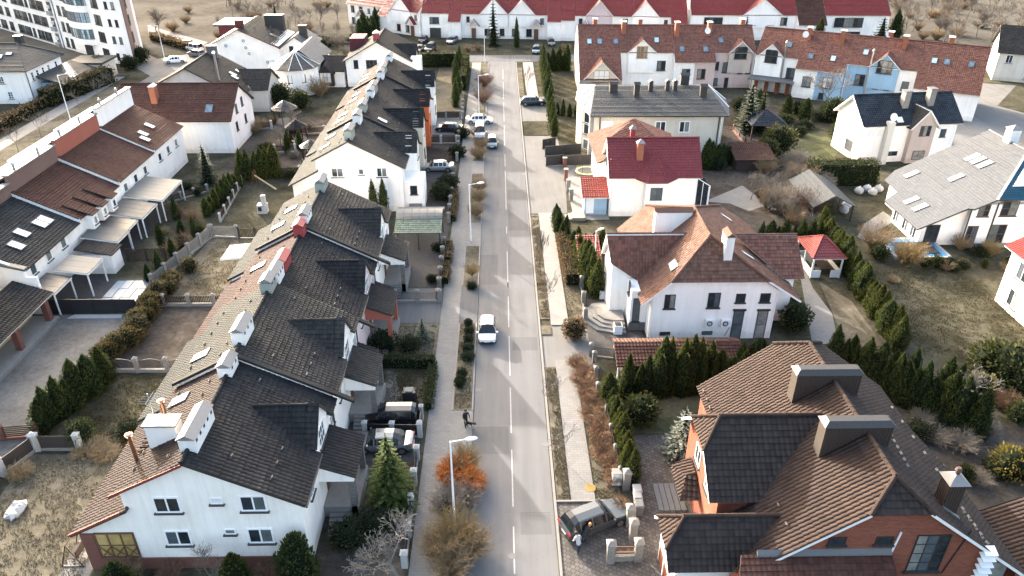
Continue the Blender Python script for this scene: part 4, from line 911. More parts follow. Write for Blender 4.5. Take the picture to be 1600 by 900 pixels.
zb_ = lambda x, ze: ze + (-46.75 - x) * .48
s5 = crop(0, 300, 300, 1038)
nb = (.43, 0, .9)
for x, y in ((-49.6, 71.2), (-49.2, 73.9), (-49.2, 74.9), (-49.0, 68.9)): skylight(b1, (x, y, zb_(x, 4.7) + .1), nb, 1.1, 1.5, 'blind')
for x, y in ((-49.3, 101.5), (-49.6, 104.5), (-48.6, 100.2)): skylight(b4, (x, y, zb_(x, 5.5) + .1), nb, 1.0, 1.4, 'blind')
for k in range(3):
    y = 79.0 + 2.4 * k; roof(b2, [(-45.9, y - .8, 5.0), (-45.9, y + .8, 5.0), (-49.0, y + .8, 6.25), (-49.0, y - .8, 6.25)], 't_dbrown', .1, name='dormer_roof'); wallbox(b2, -47.3, -46.2, y - .65, y + .65, 3.2, 4.85, 'white', 'dormer_wall'); window(b2, (-46.19, y, 4.1), math.pi / 2, .7, .9, 1, 1, 'frame'); ac_unit(b2, (-47.1, y + 1.2, 3.2), math.pi / 2)
wallbox(b1, -59.4, -45.6, 65.2, 65.49, -.1, 4.2, 'white2', 'end_wall'); mb = MB(); mb.extrude([(-46.6, 65.2, 4.2), (-59.4, 65.2, 4.2), (-59.4, 65.2, 8.3), (-53.2, 65.2, 8.2), (-46.6, 65.2, 5.0)], (0, .29, 0)); mb.build('end_gable', M['white2'], b1)
mb = MB(); mb.extrude([(-46.4, 65.05, 4.95), (-46.4, 65.05, 5.2), (-59.4, 65.05, 8.75), (-59.4, 65.05, 8.3)], (0, .6, 0)); mb.build('end_coping', M['lead'], b1)
# patio canopies behind the back terrace
def canopy(y0, y1, x0, x1, z0, z1, mat, label, posts=True):
    t = thing('patio_canopy', label, 'canopy', ((x0 + x1) / 2, (y0 + y1) / 2, 0), 'patio canopies'); n = max(2, int((y1 - y0) / 1.1))
    for k in range(n):
        a, b = y0 + (y1 - y0) * k / n + .015, y0 + (y1 - y0) * (k + 1) / n - .015
        mb = MB(); mb.hexa([(x0, a, z0), (x1, a, z1), (x1, b, z1), (x0, b, z0), (x0, a, z0 + .05), (x1, a, z1 + .05), (x1, b, z1 + .05), (x0, b, z0 + .05)]); mb.build('roof_sheet', M[mat], t)
    for k in range(n + 1):
        y = y0 + (y1 - y0) * k / n; mb = MB(); mb.hexa([(x0, y - .03, z0 - .13), (x1, y - .03, z1 - .13), (x1, y + .03, z1 - .13), (x0, y + .03, z0 - .13), (x0, y - .03, z0 - .01), (x1, y - .03, z1 - .01), (x1, y + .03, z1 - .01), (x0, y + .03, z0 - .01)]); mb.build('rafter', M['woodw'], t)
    for y in (y0 + .1, y1 - .1):
        mb = MB(); mb.box(x1 - .18, x1 - .06, y - .06, y + .06, 0, z1 - .14); mb.build('post', M['woodw'], t)
    mb = MB(); mb.box(x1 - .07, x1 + .02, y0, y1, z1 - .2, z1 - .02); mb.build('front_beam', M['woodw'], t); return t
canopy(87.4, 94.2, -46.9, -42.2, 3.4, 2.8, 'polyl', 'large pale patio canopy on the brown-roofed back terrace')
canopy(82.6, 87.0, -46.9, -42.7, 3.2, 2.6, 'poly', 'grey patio canopy below the eaves dormers')
canopy(79.6, 82.4, -46.9, -43.2, 3.05, 2.5, 'polyd', 'dark curved patio canopy between two grey ones')
canopy(76.2, 79.4, -46.9, -42.9, 3.2, 2.6, 'poly', 'grey patio canopy beside the pale blue garden wall')
canopy(68.6, 72.0, -46.0, -42.6, 3.2, 2.7, 'polyl', 'pale patio canopy over the terrace furniture')
canopy(64.9, 68.4, -46.6, -44.2, 3.0, 2.5, 'polyd', 'dark patio canopy next to the yellow house')
sh = thing('white_garden_shed', 'white walled lean-to shed beside the covered pool', 'shed', (-44.3, 74.6, 0)); wallbox(sh, -45.9, -42.6, 73.6, 75.8, 0, 2.3, 'white2'); roof(sh, [(-46.3, 73.4, 3.1), (-46.3, 76, 3.1), (-42.3, 76, 2.4), (-42.3, 73.4, 2.4)], 't_char2', .1)
# ---- yellow house at the left edge
yh = thing('yellow_house', 'yellow house with dark veranda roof at the left edge', 'house', (-49, 58, 0))
wallbox(yh, -58, -46.6, 50, 64.2, -.1, 3.6, 'yellow'); wallbox(yh, -58, -47.6, 48, 61.5, 3.61, 6.6, 'cream', 'upper_wall')
roof(yh, [(-44.0, 51, 2.9), (-44.0, 64.6, 2.9), (-47.6, 64.6, 4.2), (-47.6, 51, 4.2)], 't_char', edge='fascia', name='veranda_roof')
roof(yh, [(-46.9, 48, 6.3), (-46.9, 62.1, 6.3), (-53, 62.1, 9.0), (-53, 48, 9.0)], 't_char', edge='fascia'); roof(yh, [(-59, 48, 6.3), (-53, 48, 9.0), (-53, 62.1, 9), (-59, 62.1, 6.3)], 't_char')
for y in (53.5, 58.5, 63.6): mb = MB(); mb.box(-44.9, -44.35, y - .28, y + .28, 0, 2.8); mb.build('pillar', M['brickd'], yh)
mb = MB(); mb.box(-46.59, -44.0, 50.5, 64.3, -.1, .35); mb.build('veranda_floor', M['concrete'], yh)
for y in (52, 56, 61): window(yh, (-46.6, y, 1.7), math.pi / 2, 1.4, 1.3, 2)
# ---- small dark-red roofed house behind the back terrace
rh = thing('red_gabled_house', 'small house with dark red roof and white gable behind the back terrace', 'house', (-50, 116, 0))
Yr, Ye, zr_ = 118.5, 112.6, 9.3
gable(rh, [(Ye, -.1), (124.3, -.1), (124.3, 5.3), (Yr, zr_ - .25), (Ye, 5.3)], 'x', -59, -41.2, 'white2')
roof(rh, [(-59.3, Ye - .5, 5.2), (-40.8, Ye - .5, 5.2), (-40.8, Yr, zr_), (-59.3, Yr, zr_)], 't_dbrown'); roof(rh, [(-59.3, 124.8, 5.2), (-40.8, 124.8, 5.2), (-40.8, Yr, zr_), (-59.3, Yr, zr_)], 't_dbrown')
ridge(rh, (-59.3, Yr, zr_), (-40.8, Yr, zr_), 't_dbrown'); skylight(rh, (-44.5, 114.2, 6.55), (0, -.58, .81), 1.1, 1.5)
for y, z in ((116.5, 5.9), (119.5, 6.2), (115.5, 3.4), (120, 3.3)): window(rh, (-41.2, y, z), math.pi / 2, .9, 1.4, 1, 1, 'framed')
chimney(rh, -53, 115.6, 6.8, 9.6, .9, 1.2, 'chimo', 'chimw', 'gable')
# ---- houses farther up on the left
nh = thing('grey_roofed_house', 'cream gabled house with dark grey-green roof and white flue', 'house', (-52, 136, 0))
gable(nh, [(-64, -.1), (-44.9, -.1), (-44.9, 4.3), (-53.2, 8.85), (-64, 3.6)], 'y', 129.8, 142.5, 'ivory')
roof(nh, [(-44.3, 129.2, 4.1), (-44.3, 142.9, 4.1), (-53.2, 142.9, 9.05), (-53.2, 129.2, 9.05)], 't_char2'); roof(nh, [(-64.4, 129.2, 3.5), (-53.2, 129.2, 9.05), (-53.2, 142.9, 9.05), (-64.4, 142.9, 3.5)], 't_char2')
ridge(nh, (-53.2, 129.2, 9.05), (-53.2, 142.9, 9.05), 't_char2'); chimney(nh, -52.3, 141, 8, 10.2, 1.7, .8, 'lead', 'lead', 'flat')
mb = MB(); mb.tube((-48.6, 131.6, 6), (-48.6, 131.6, 11), .2, .2, 10); mb.tube((-48.6, 131.6, 11.1), (-48.6, 131.6, 11.3), .34, .2, 10); mb.build('flue', M['galv'], nh)
for x in (-53.8, -52.2): window(nh, (x, 129.8, 5.6), 0, .75, 1.6, 1, 1, 'framed')
for x, y in ((-47.3, 136), (-47.9, 137), (-47.6, 139.5)): skylight(nh, (x, y, 9.05 - .556 * (x + 53.2) + .05), (.486, 0, .874), 1, 1.4, 'blind')
gable(nh, [(134.5, -.1), (142.3, -.1), (142.3, 4.2), (138.4, 6.6), (134.5, 4.2)], 'x', -44.89, -41.6, 'ivory', 'side_wing')
roof(nh, [(-41.2, 134.1, 4.0), (-41.2, 138.4, 6.7), (-47.4, 138.4, 6.7), (-44.1, 134.1, 4.0)], 't_char2'); roof(nh, [(-41.2, 142.7, 4.0), (-41.2, 138.4, 6.7), (-47.4, 138.4, 6.7), (-44.1, 142.7, 4.0)], 't_char2')
window(nh, (-41.6, 138.4, 2.6), math.pi / 2, 2.2, 1.8, 3, 1, 'framed'); wallbox(nh, -42.6, -41.62, 135, 141, 0, .1, 'concrete', 'step')
n2 = thing('wine_trimmed_house', 'white house with wine-red trim and air conditioners on its gable', 'house', (-54, 168, 0))
gable(n2, [(-60.4, -.1), (-46.5, -.1), (-46.5, 5.4), (-54.4, 8.8), (-60.4, 5.9)], 'y', 163.2, 178, 'white2')
roof(n2, [(-46, 162.6, 5.1), (-46, 178.4, 5.1), (-54.4, 178.4, 9), (-54.4, 162.6, 9)], 't_char2', edge='winew'); roof(n2, [(-61, 162.6, 5.7), (-54.4, 162.6, 9), (-54.4, 178.4, 9), (-61, 178.4, 5.7)], 't_wine', edge='winew')
chimney(n2, -54.6, 165.5, 8, 10.2, 1.6, 1, 'winew', 'winew', 'flat'); chimney(n2, -49.5, 174, 6.5, 9.8, 4, 1.6, 'dark_m', 'lead', 'flat')
for x, z in ((-57.2, 5.6), (-53.4, 6.6), (-53.1, 5.2), (-52.6, 4.0), (-49, 2.2), (-47.6, 2.2)): ac_unit(n2, (x, 163.2, z), 0, 1.1, .8)
skylight(n2, (-48.6, 169, 6.35), (.42, 0, .9), 1.1, 2.2, 'blind')
wallbox(n2, -65, -59.5, 182, 190, 0, 6, 'winew', 'red_block'); mb = MB(); mb.box(-66, -58.8, 181.5, 190.5, 6.01, 6.4); mb.build('flat_roof', M['t_slate'], n2)
gable(n2, [(-46.49, -.1), (-40.5, -.1), (-40.5, 4.6), (-43.6, 6.6), (-46.49, 4.9)], 'y', 166, 176, 'white2', 'side_wing'); roof(n2, [(-40, 165.6, 4.3), (-40, 176, 4.3), (-43.6, 176, 6.8), (-43.6, 165.6, 6.8)], 't_pale'); roof(n2, [(-47, 165.6, 4.6), (-43.6, 165.6, 6.8), (-43.6, 176, 6.8), (-47, 176, 4.6)], 't_pale'); window(n2, (-44.6, 166, 4.3), 0, .9, 1.1, 1, 1, 'framed'); chimney(n2, -42.6, 170, 5.5, 8.3, 1.6, 1.2, 'dark_m', 'dark_m', 'flat')
tu = thing('turret_house', 'white house with a round fan-roofed corner turret', 'house', (-40, 148, 0))
def ring(cx, cy, r, n, a0=0.0, a1=6.2832): return [(cx + r * math.cos(a0 + (a1 - a0) * i / n), cy + r * math.sin(a0 + (a1 - a0) * i / n)) for i in range(n)]
mb = MB(); mb.prism(ring(-39.6, 148.2, 4.4, 12), -.1, 5.2); mb.build('turret_wall', M['white2'], tu)
ap = (-39.4, 148.4, 7.6); rg = ring(-39.6, 148.2, 4.9, 12)
for i in range(12): roof(tu, [(rg[i][0], rg[i][1], 5.1), (rg[(i + 1) % 12][0], rg[(i + 1) % 12][1], 5.1), ap], 't_slate', .1, name='roof_segment'); ridge(tu, (rg[i][0], rg[i][1], 5.12), ap, 'fascia', .06, 1.0, 'roof_rib')
gable(tu, [(-42.5, -.1), (-35.5, -.1), (-35.5, 5.0), (-38.6, 7.6), (-42.5, 5.2)], 'y', 149.5, 161, 'white2'); roof(tu, [(-35, 148.5, 4.9), (-35, 161.4, 4.9), (-38.6, 161.4, 7.8), (-38.6, 148.5, 7.8)], 't_pale'); roof(tu, [(-43, 150, 5), (-38.6, 148.5, 7.8), (-38.6, 161.4, 7.8), (-43, 161.4, 5)], 't_slate')
for a in (-2.2, -1.6, -1.0, -2.8): window(tu, (-39.6 + 4.28 * math.cos(a), 148.2 + 4.28 * math.sin(a), 3.4), a + math.pi / 2, .8, 1.4, 1, 1, 'framed')
wm = thing('white_gabled_house', 'white gabled house with red chimney behind the farther terrace', 'house', (-24, 158, 0))
gable(wm, [(-30.4, -.1), (-17.6, -.1), (-17.6, 5.2), (-24, 8.6), (-30.4, 5.2)], 'y', 151.5, 164, 'white2'); roof(wm, [(-17.2, 150.9, 5.0), (-17.2, 164.4, 5.0), (-24, 164.4, 8.8), (-24, 150.9, 8.8)], 't_char'); roof(wm, [(-30.9, 150.9, 5.0), (-24, 150.9, 8.8), (-24, 164.4, 8.8), (-30.9, 164.4, 5.0)], 't_char')
ridge(wm, (-24, 150.9, 8.8), (-24, 164.4, 8.8), 't_char'); chimney(wm, -24.3, 153.8, 8.3, 9.9, 1.0, 1.8, 'chimr', 'chimw'); window(wm, (-25.3, 151.5, 4.4), 0, 2.2, 1.6, 3, 1, 'frameb'); window(wm, (-28.4, 151.5, 4.4), 0, .9, 1.6, 1, 1, 'framed')
gable(wm, [(154, 3), (158, 3), (158, 5.6), (156, 7.2), (154, 5.6)], 'x', -19, -16.9, 'white2', 'dormer_wall'); roof(wm, [(-16.6, 153.6, 5.3), (-16.6, 156, 7.4), (-21.4, 156, 7.4), (-17.8, 153.6, 5.3)], 't_char', name='dormer_roof'); roof(wm, [(-16.6, 158.4, 5.3), (-16.6, 156, 7.4), (-21.4, 156, 7.4), (-17.8, 158.4, 5.3)], 't_char', name='dormer_roof')
wallbox(wm, -17.59, -15.6, 151.8, 154.5, -.1, 5.5, 'white2', 'entrance_tower'); wallbox(wm, -30.5, -27.5, 158, 163, 5, 8.0, 'winew', 'red_parapet')
dg_ = thing('dark_garage_house', 'low dark-roofed annex with a small pointed window gable', 'house', (-33.5, 152, 0))
wallbox(dg_, -38, -30.9, 151, 158, -.1, 3.4, 'white'); roof(dg_, [(-38.6, 150.2, 3.3), (-30.6, 150.2, 3.3), (-30.6, 155, 5.4), (-38.6, 155, 5.4)], 't_char'); roof(dg_, [(-38.6, 158.6, 3.8), (-30.6, 158.6, 3.8), (-30.6, 155, 5.4), (-38.6, 155, 5.4)], 't_char')
gable(dg_, [(-35.8, .5), (-32.8, .5), (-32.8, 3.0), (-34.3, 4.6), (-35.8, 3.0)], 'y', 149.7, 152.5, 'woodd', 'window_gable'); roof(dg_, [(-32.5, 149.4, 2.8), (-32.5, 153.5, 2.8), (-34.3, 153.5, 4.8), (-34.3, 149.4, 4.8)], 't_char'); roof(dg_, [(-36.1, 149.4, 2.8), (-34.3, 149.4, 4.8), (-34.3, 153.5, 4.8), (-36.1, 153.5, 2.8)], 't_char'); window(dg_, (-34.3, 149.7, 2.2), 0, 2.2, 2.0, 3, 2, 'framed', 'blind')
# ---- garden pavilions up there
def gazebo_small(x, y, r, z, label, mat='t_slate', n=8):
    t = thing('garden_pavilion', label, 'pavilion', (x, y, 0)); q = ring(x, y, r, n)
    for i in range(n): roof(t, [(q[i][0], q[i][1], z), (q[(i + 1) % n][0], q[(i + 1) % n][1], z), (x, y, z + r * .6)], mat, .08, name='roof_segment')
    for i in range(n): mb = MB(); p = ring(x, y, r - .3, n)[i]; mb.box(p[0] - .06, p[0] + .06, p[1] - .06, p[1] + .06, 0, z); mb.build('post', M['woodd'], t)
    mb = MB(); mb.prism(ring(x, y, r - .1, n), 0, .12); mb.build('floor', M['concd'], t); return t
gazebo_small(-37.2, 128.6, 2.3, 2.4, 'eight-sided garden pavilion with slate roof beside the grey-roofed house')
gazebo_small(-28.6, 109.5, 1.7, 2.2, 'small dark garden pavilion by the two thujas'); gazebo_small(-33.0, 119.0, 1.9, 2.2, 'dark low garden pavilion behind the fence near the bare tree', 't_char')
# ---- house at the top left and the apartment block
tl = thing('hip_roofed_house', 'white house with slate hip roof in front of the apartment block', 'house', (-92, 146, 0))
wallbox(tl, -108, -86.8, 140.3, 153, -.1, 6.2, 'white2'); e = 6.1
rr0, rr1 = (-90.5, 146.7, 9.6), (-104, 146.7, 9.6); p = [(-86.2, 139.7, e), (-86.2, 153.6, e), (-108.6, 153.6, e), (-108.6, 139.7, e)]
roof(tl, [p[3], p[0], rr0, rr1], 't_slate'); roof(tl, [p[0], p[1], rr0], 't_slate'); roof(tl, [p[1], p[2], rr1, rr0], 't_slate'); roof(tl, [p[2], p[3], rr1], 't_slate')
for a, b in ((rr0, rr1), (rr0, p[0]), (rr0, p[1])): ridge(tl, a, b, 't_slate')
for x, z in ((-91.5, 4.4), (-90.7, 1.6), (-95, 4.4), (-95, 1.6)): window(tl, (x, 140.3, z), 0, .9, 1.3, 2, 3, 'frame')
for y in (142.2, 144, 146, 148, 150.8): window(tl, (-86.8, y, 4.6), math.pi / 2, .8, 1.5, 1, 3, 'frame')
for y in (142.5, 146): window(tl, (-86.8, y, 1.6), math.pi / 2, 1.2, 1.4, 2, 3, 'frame')
chimney(tl, -91, 148.5, 8.6, 10.6, 1.2, 1.0, 'dark_m', 'dark_m', 'flat'); chimney(tl, -97.5, 147.5, 8.8, 10.4, 1.2, 1.0, 'dark_m', 'dark_m', 'flat'); skylight(tl, (-92.5, 143.3, 7.95), (0, -.45, .9), 1.4, 1.2, 'blind'); skylight(tl, (-90.9, 144, 8.3), (0, -.45, .9), 1.2, .8, 'blind')
pipe(tl, [(-86.6, 140.2, 6), (-86.6, 140.2, .1)], .08)
wallbox(tl, -86.79, -82.6, 144, 153, -.1, 2.9, 'blue', 'glazed_porch'); roof(tl, [(-81.6, 143, 2.8), (-81.6, 156, 2.8), (-86.75, 156, 4.4), (-86.75, 143, 4.4)], 't_slate', name='porch_roof')
for y in (145.2, 147.6, 150, 152): window(tl, (-82.6, y, 1.5), math.pi / 2, 1.7, 2.0, 2, 1, 'frame')
mb = MB(); mb.box(-88, -80.5, 156, 163, 3.4, 3.8); mb.build('flat_roof', M['t_slate'], tl); wallbox(tl, -87.5, -81, 156.5, 162.5, -.1, 3.39, 'cream', 'garage_wall')

ap_ = thing('apartment_block', 'tall white apartment block with curved glazed balconies', 'building', (-95, 185, 0))
FL = 3.6; NF = 5
# facade runs from (-104,187) to (-85,171) and ends in a brown side wall
f0 = Vector((-85.4, 171.7, 0)) - Vector((.7694, -.6388, 0)) * 74; f1 = Vector((-85.4, 171.7, 0)); fd = (f1 - f0).normalized(); fn = Vector((fd.y, -fd.x, 0)); fa = math.atan2(fd.y, fd.x); FLn = (f1 - f0).length
bk = -fn
poly_ = [f0, f1, f1 + Vector((5.0, -2.2, 0)), f1 + Vector((2.4, 9.4, 0)), f1 + Vector((-6, 26, 0)), f0 + bk * 16]
mb = MB(); mb.prism([(q.x, q.y) for q in poly_], -.1, FL * NF + 1.2); mb.build('wall', M['white2'], ap_)
mb = MB(); a0 = f1 + Vector((5.0, -2.2, 0)); a1 = f1 + Vector((2.4, 9.4, 0)); d_ = (a1 - a0).normalized(); nn = Vector((d_.y, -d_.x, 0))
mb.extrude([a0 + d_ * .3 + nn * .01, a0 + d_ * 4 + nn * .01, a0 + d_ * 4 + nn * .01 + Vector((0, 0, 17)), a0 + d_ * .3 + nn * .01 + Vector((0, 0, 17))], nn * .15); mb.build('brown_panel', M['brownw'], ap_)
mb = MB(); mb.extrude([a0 + d_ * 4.2 + nn * .01, a0 + d_ * 9.2 + nn * .01, a0 + d_ * 9.2 + nn * .01 + Vector((0, 0, 17)), a0 + d_ * 4.2 + nn * .01 + Vector((0, 0, 17))], nn * .12); mb.build('ochre_panel', M['beige'], ap_)
for k in range(NF):
    z = 1.6 + k * FL
    window(ap_, a0 + d_ * 4.1 + nn * .17 + Vector((0, 0, z + .2)), math.atan2(d_.y, d_.x), 1.3, 2.2, 2, 2, 'framed')
    a2 = math.atan2(-2.2, 5.0)
    for q in (1.2, 3.2): window(ap_, f1 + Vector((5.0, -2.2, 0)).normalized() * q + Vector((0, 0, z)), a2, .9, 1.5, 1, 1, 'framed')
    for s_, w_, nx in ((FLn - 3.4, 2.6, 3), (FLn - 22.4, 1.3, 2), (FLn - 19.8, 1.3, 2), (FLn - 32.6, 3.2, 3), (FLn - 36.6, 3.2, 3), (FLn - 44, 3.2, 3), (FLn - 48, 3.2, 3), (FLn - 54, 2.2, 2), (FLn - 59, 3.2, 3), (FLn - 64, 3.2, 3), (FLn - 69, 2.2, 2), (FLn - 40.5, 1.3, 2)):
        pass
        window(ap_, f0 + fd * s_ + fn * .0 + Vector((0, 0, z + .1)), fa, w_ * 1.15, 2.2, nx, 1, 'framed')
        mb = MB()
        c = f0 + fd * s_
        for q in range(int(w_ / .16)): pp = c + fd * (-w_ / 2 + .16 * q) + fn * .22; mb.tube(pp + Vector((0, 0, z - .9)), pp + Vector((0, 0, z - .1)), .015, n=3)
        mb.obox((c + fn * .22).xy, fa, w_, .05, z - .1, z - .05); mb.obox((c + fn * .12).xy, fa, w_ + .1, .26, z - 1.0, z - .9); mb.build('balcony_rail', M['black_m'], ap_)
    # recessed loggia column
    c = f1 - fd * 27.4; mb = MB(); mb.obox((c + fn * .02).xy, fa, 1.9, .1, z - 1.2, z + 1.5); mb.build('loggia', M['pane'], ap_); mb = MB(); mb.obox((c + fn * .3).xy, fa, 2.0, .7, z - 1.5, z - .6); mb.build('balcony', M['grey'], ap_); ac_unit(ap_, c + fn * .1 + Vector((0, 0, z + .4)), fa, 1.0, .7)
    # curved glazed balcony
    if k > 0:
        cx = f1 - fd * 12.2; n = 8; r_ = 4.6
        arc = [cx + fd * (r_ * 1.05 * math.cos(t)) + fn * (1.9 * math.sin(t)) for t in [math.pi - math.pi * i / n for i in range(n + 1)]]
        mb = MB(); mb.prism([(q.x, q.y) for q in arc], z - 2.1, z - .9); mb.prism([(q.x, q.y) for q in arc], z + 1.25, z + 1.5); mb.build('curved_balcony', M['white2'], ap_)
        for i in range(n):
            a, b = arc[i], arc[i + 1]; m_ = (a + b) / 2; dd = b - a; window(ap_, Vector((m_.x, m_.y, z + .17)), math.atan2(dd.y, dd.x), dd.length - .02, 2.14, 2, 2, 'framed', 'sky_pane', None)
pipe(ap_, [f1 - fd * 25 + fn * .1 + Vector((0, 0, 16)), f1 - fd * 25 + fn * .1], .09)
mb = MB(); mb.obox((f1 - fd * 11.5 + fn * .05).xy, fa, 3.6, .3, 0, 2.6); mb.build('entrance', M['pane'], ap_)
# ================================================================== right side of the street
# ---- D: big brown-tiled brick house in the right foreground
D = thing('brick_house', 'large brick house with weathered brown tile roof in the right foreground', 'house', (21.9, 37.5, 0))
zD = lambda x: 10 - .75 * abs(x - 21.9)
gable(D, [(15.2, -.1), (29.4, -.1), (29.4, zD(29.4) - .25), (23.6, 8.45), (20.2, 8.45), (15.2, zD(15.2) - .25)], 'y', 29.6, 45.6, 'brick')
gable(D, [(13.7, -.1), (15.19, -.1), (15.19, 4.7), (13.7, 3.6)], 'y', 29.6, 42.0, 'brick', 'side_wall')
Y0, Y1 = 29.2, 46.0; hz = 8.68; xa, xb = 20.14, 23.66
roof(D, [(13.9, Y0, zD(13.9)), (xa, Y0, hz), (21.9, Y0 + 1.6, 10), (21.9, Y1 - 1.9, 10), (xa, Y1, hz), (14.9, Y1, zD(14.9)), (14.9, 42, zD(14.9)), (13.9, 41, zD(13.9))], 't_D', course=.4, lift=.06, edge='fascia')
roof(D, [(30.6, Y0, zD(30.6)), (xb, Y0, hz), (21.9, Y0 + 1.6, 10), (21.9, Y1 - 1.9, 10), (xb, Y1, hz), (29.0, Y1, zD(29.0)), (29.0, 41, zD(29.0)), (30.6, 38, zD(30.6))], 't_Dshade', course=.4, edge='fascia')
roof(D, [(xa, Y0, hz), (xb, Y0, hz), (21.9, Y0 + 1.6, 10)], 't_Dshade', course=.4); roof(D, [(xa, Y1, hz), (xb, Y1, hz), (21.9, Y1 - 1.9, 10)], 't_D', course=.4)
for a, b in (((21.9, Y0 + 1.6, 10), (21.9, Y1 - 1.9, 10)), ((21.9, Y0 + 1.6, 10), (xa, Y0, hz)), ((21.9, Y0 + 1.6, 10), (xb, Y0, hz)), ((21.9, Y1 - 1.9, 10), (xa, Y1, hz)), ((21.9, Y1 - 1.9, 10), (xb, Y1, hz))): ridge(D, a, b, 't_D', .15, .45)
def cross_wing(h, yr, zr, xl, xr_, half, ze, hip, mat, hipmat, dx=.9):
    """gabled wing running in -x out of the main left slope, clipped hip at its end"""
    xv = 21.9 - (10 - ze) / .75; zm = zr - hip / half * (zr - ze)
    for s, mt in ((-1, mat), (1, 't_D')):
        roof(h, [(xl + dx, yr, zr), (xr_, yr, zr), (xv, yr + s * half, ze), (xl, yr + s * half, ze), (xl - .05, yr + s * hip, zm)], mt, course=.4, edge='fascia')
    roof(h, [(xl + dx, yr, zr), (xl - .05, yr - hip, zm), (xl - .05, yr + hip, zm)], hipmat, course=.4, edge='fascia')
    ridge(h, (xl + dx, yr, zr), (xr_, yr, zr), 't_D', .14, .45)
    for s in (-1, 1): ridge(h, (xl + dx, yr, zr), (xl - .05, yr + s * hip, zm), 't_D', .12, .45)
cross_wing(D, 37.5, 8.93, 12.7, 20.47, 4.07, 5.42, 1.7, 't_Dshade', 't_D', 1.25); cross_wing(D, 31.9, 5.93, 9.6, 16.47, 2.2, 3.66, 1.3, 't_Dshade', 't_D', 1.2)
gable(D, [(33.7, -.1), (41.3, -.1), (41.3, 5.3), (39.1, 7.3), (35.9, 7.3), (33.7, 5.3)], 'x', 13.35, 16.5, 'brick', 'wing_wall'); gable(D, [(29.9, -.1), (33.9, -.1), (33.9, 3.5), (32.9, 4.5), (30.9, 4.5), (29.9, 3.5)], 'x', 10.2, 14.5, 'woodw', 'porch_wall')
for k in range(4): mb = MB(); mb.box(10.12, 10.19, 30.0 + k * 1.25, 30.12 + k * 1.25, 0, 3.6); mb.build('timber_post', M['woodw'], D)
mb = MB(); mb.box(10.13, 10.18, 29.9, 33.9, 1.5, 1.62); mb.box(10.13, 10.18, 29.9, 33.9, .1, 1.45, 1); mb.build('timber_rail', [M['woodw'], M['brick']], D)
window(D, (13.35, 38.6, 4.6), -math.pi / 2, 1.2, 1.4, 2, 1, 'frame'); window(D, (13.35, 36, 4.6), -math.pi / 2, 1.0, 1.3, 2, 1, 'frame')
# little door roof and timber deck by the side entrance
roof(D, [(11.9, 39.9, 2.5), (13.25, 39.9, 3.3), (13.25, 38.2, 3.3), (12.6, 38.2, 3.1)], 't_D', .1, .4, name='door_roof'); roof(D, [(11.9, 36.6, 2.4), (13.25, 36.6, 2.4), (13.25, 38.2, 3.3), (12.6, 38.2, 3.1)], 't_Dshade', .1, .4, name='door_roof'); roof(D, [(11.9, 36.6, 2.4), (11.9, 39.9, 2.5), (12.6, 38.2, 3.1)], 't_D', .1, .4, name='door_roof')
for k in range(5): mb = MB(); mb.box(10.95 + .4 * k, 11.31 + .4 * k, 37.9, 40.5, 0, .16); mb.build('deck_plank', M['lead'], D)
chimney(D, 21.55, 40.1, 8.2, 10.5, 4.3, .95, 'rust_m', 'dark_m', 'hip'); chimney(D, 21.35, 34.9, 8.1, 10.5, 4.1, .95, 'rust_m', 'dark_m', 'hip')
ch = chimney(D, 25.9, 31.5, 6.2, 9.0, .95, .95, 'rust_m', 'chimcap', 'pyr')
for q in ((21.55, 40.1, 4.3), (21.35, 34.9, 4.1)):
    mb = MB(); n = int(q[2] / .16)
    for k in range(n): x = q[0] - q[2] / 2 + q[2] * (k + .5) / n; mb.box(x - .02, x + .02, q[1] - .51, q[1] - .478, zD(x) + .15, 10.48)
    mb.build('cladding_seams', M['fasciab'], D)
mb = MB()
for k in range(6):
    x = 25.5 + k * .16; mb.box(x - .02, x + .02, 30.99, 31.02, 6.9, 8.98); mb.box(25.395, 25.42, 31.1 + k * .16, 31.14 + k * .16, 7.3, 8.98)
mb.tube((25.9, 31.5, 9.4), (25.9, 31.5, 9.75), .13, .13, 9); mb.tube((25.9, 31.5, 9.75), (25.9, 31.5, 9.95), .2, .12, 9); mb.build('cladding_seams', M['fasciab'], D)
mb = MB(); mb.hexa([(25.3, 30.75, zD(25.3) + .02), (26.5, 30.75, zD(26.5) + .02), (26.5, 30.95, zD(26.5) + .02), (25.3, 30.95, zD(25.3) + .02), (25.3, 30.75, zD(25.3) + .12), (26.5, 30.75, zD(26.5) + .12), (26.5, 30.95, zD(26.5) + .16), (25.3, 30.95, zD(25.3) + .16)]); mb.build('chimney_flashing', M['galv'], D)
snow_guards(D, [(27.9, 29.9 + .33 * k + .15 * (k % 2), zD(27.9 + .1 * (k % 2)) + .09) for k in range(10)] + [(24.3 + .05 * k, 33.5 + .55 * k, zD(24.4) + .09) for k in range(9)] + [(28.2, 34.5 + 1.6 * k, zD(28.2) + .09) for k in range(6)], (.6, 0, .8), 'lead')
snow_guards(D, [(15.2, 43 + k, zD(15.2) + .1) for k in range(3)] + [(16.6, 31 + 1.5 * k, zD(16.6) + .1) for k in range(2)], (-.6, 0, .8), 'bark')
yD = 29.6
for x in (18.95, 21.65): window(D, (x, yD, 6.3), 0, 1.0, .6, 1, 1, 'framed', t=.05)
window(D, (24.45, yD, 5.2), 0, 1.95, 3.0, 3, 4, 'framed', t=.06)
pipe(D, [(22.4, yD - .08, 7.0), (22.2, yD - .08, 4.9)], .06, 'white_m'); pipe(D, [(26.4, yD - .05, 7.1), (25.7, yD - .05, 3.5)], .035, 'black_m', 'cable')
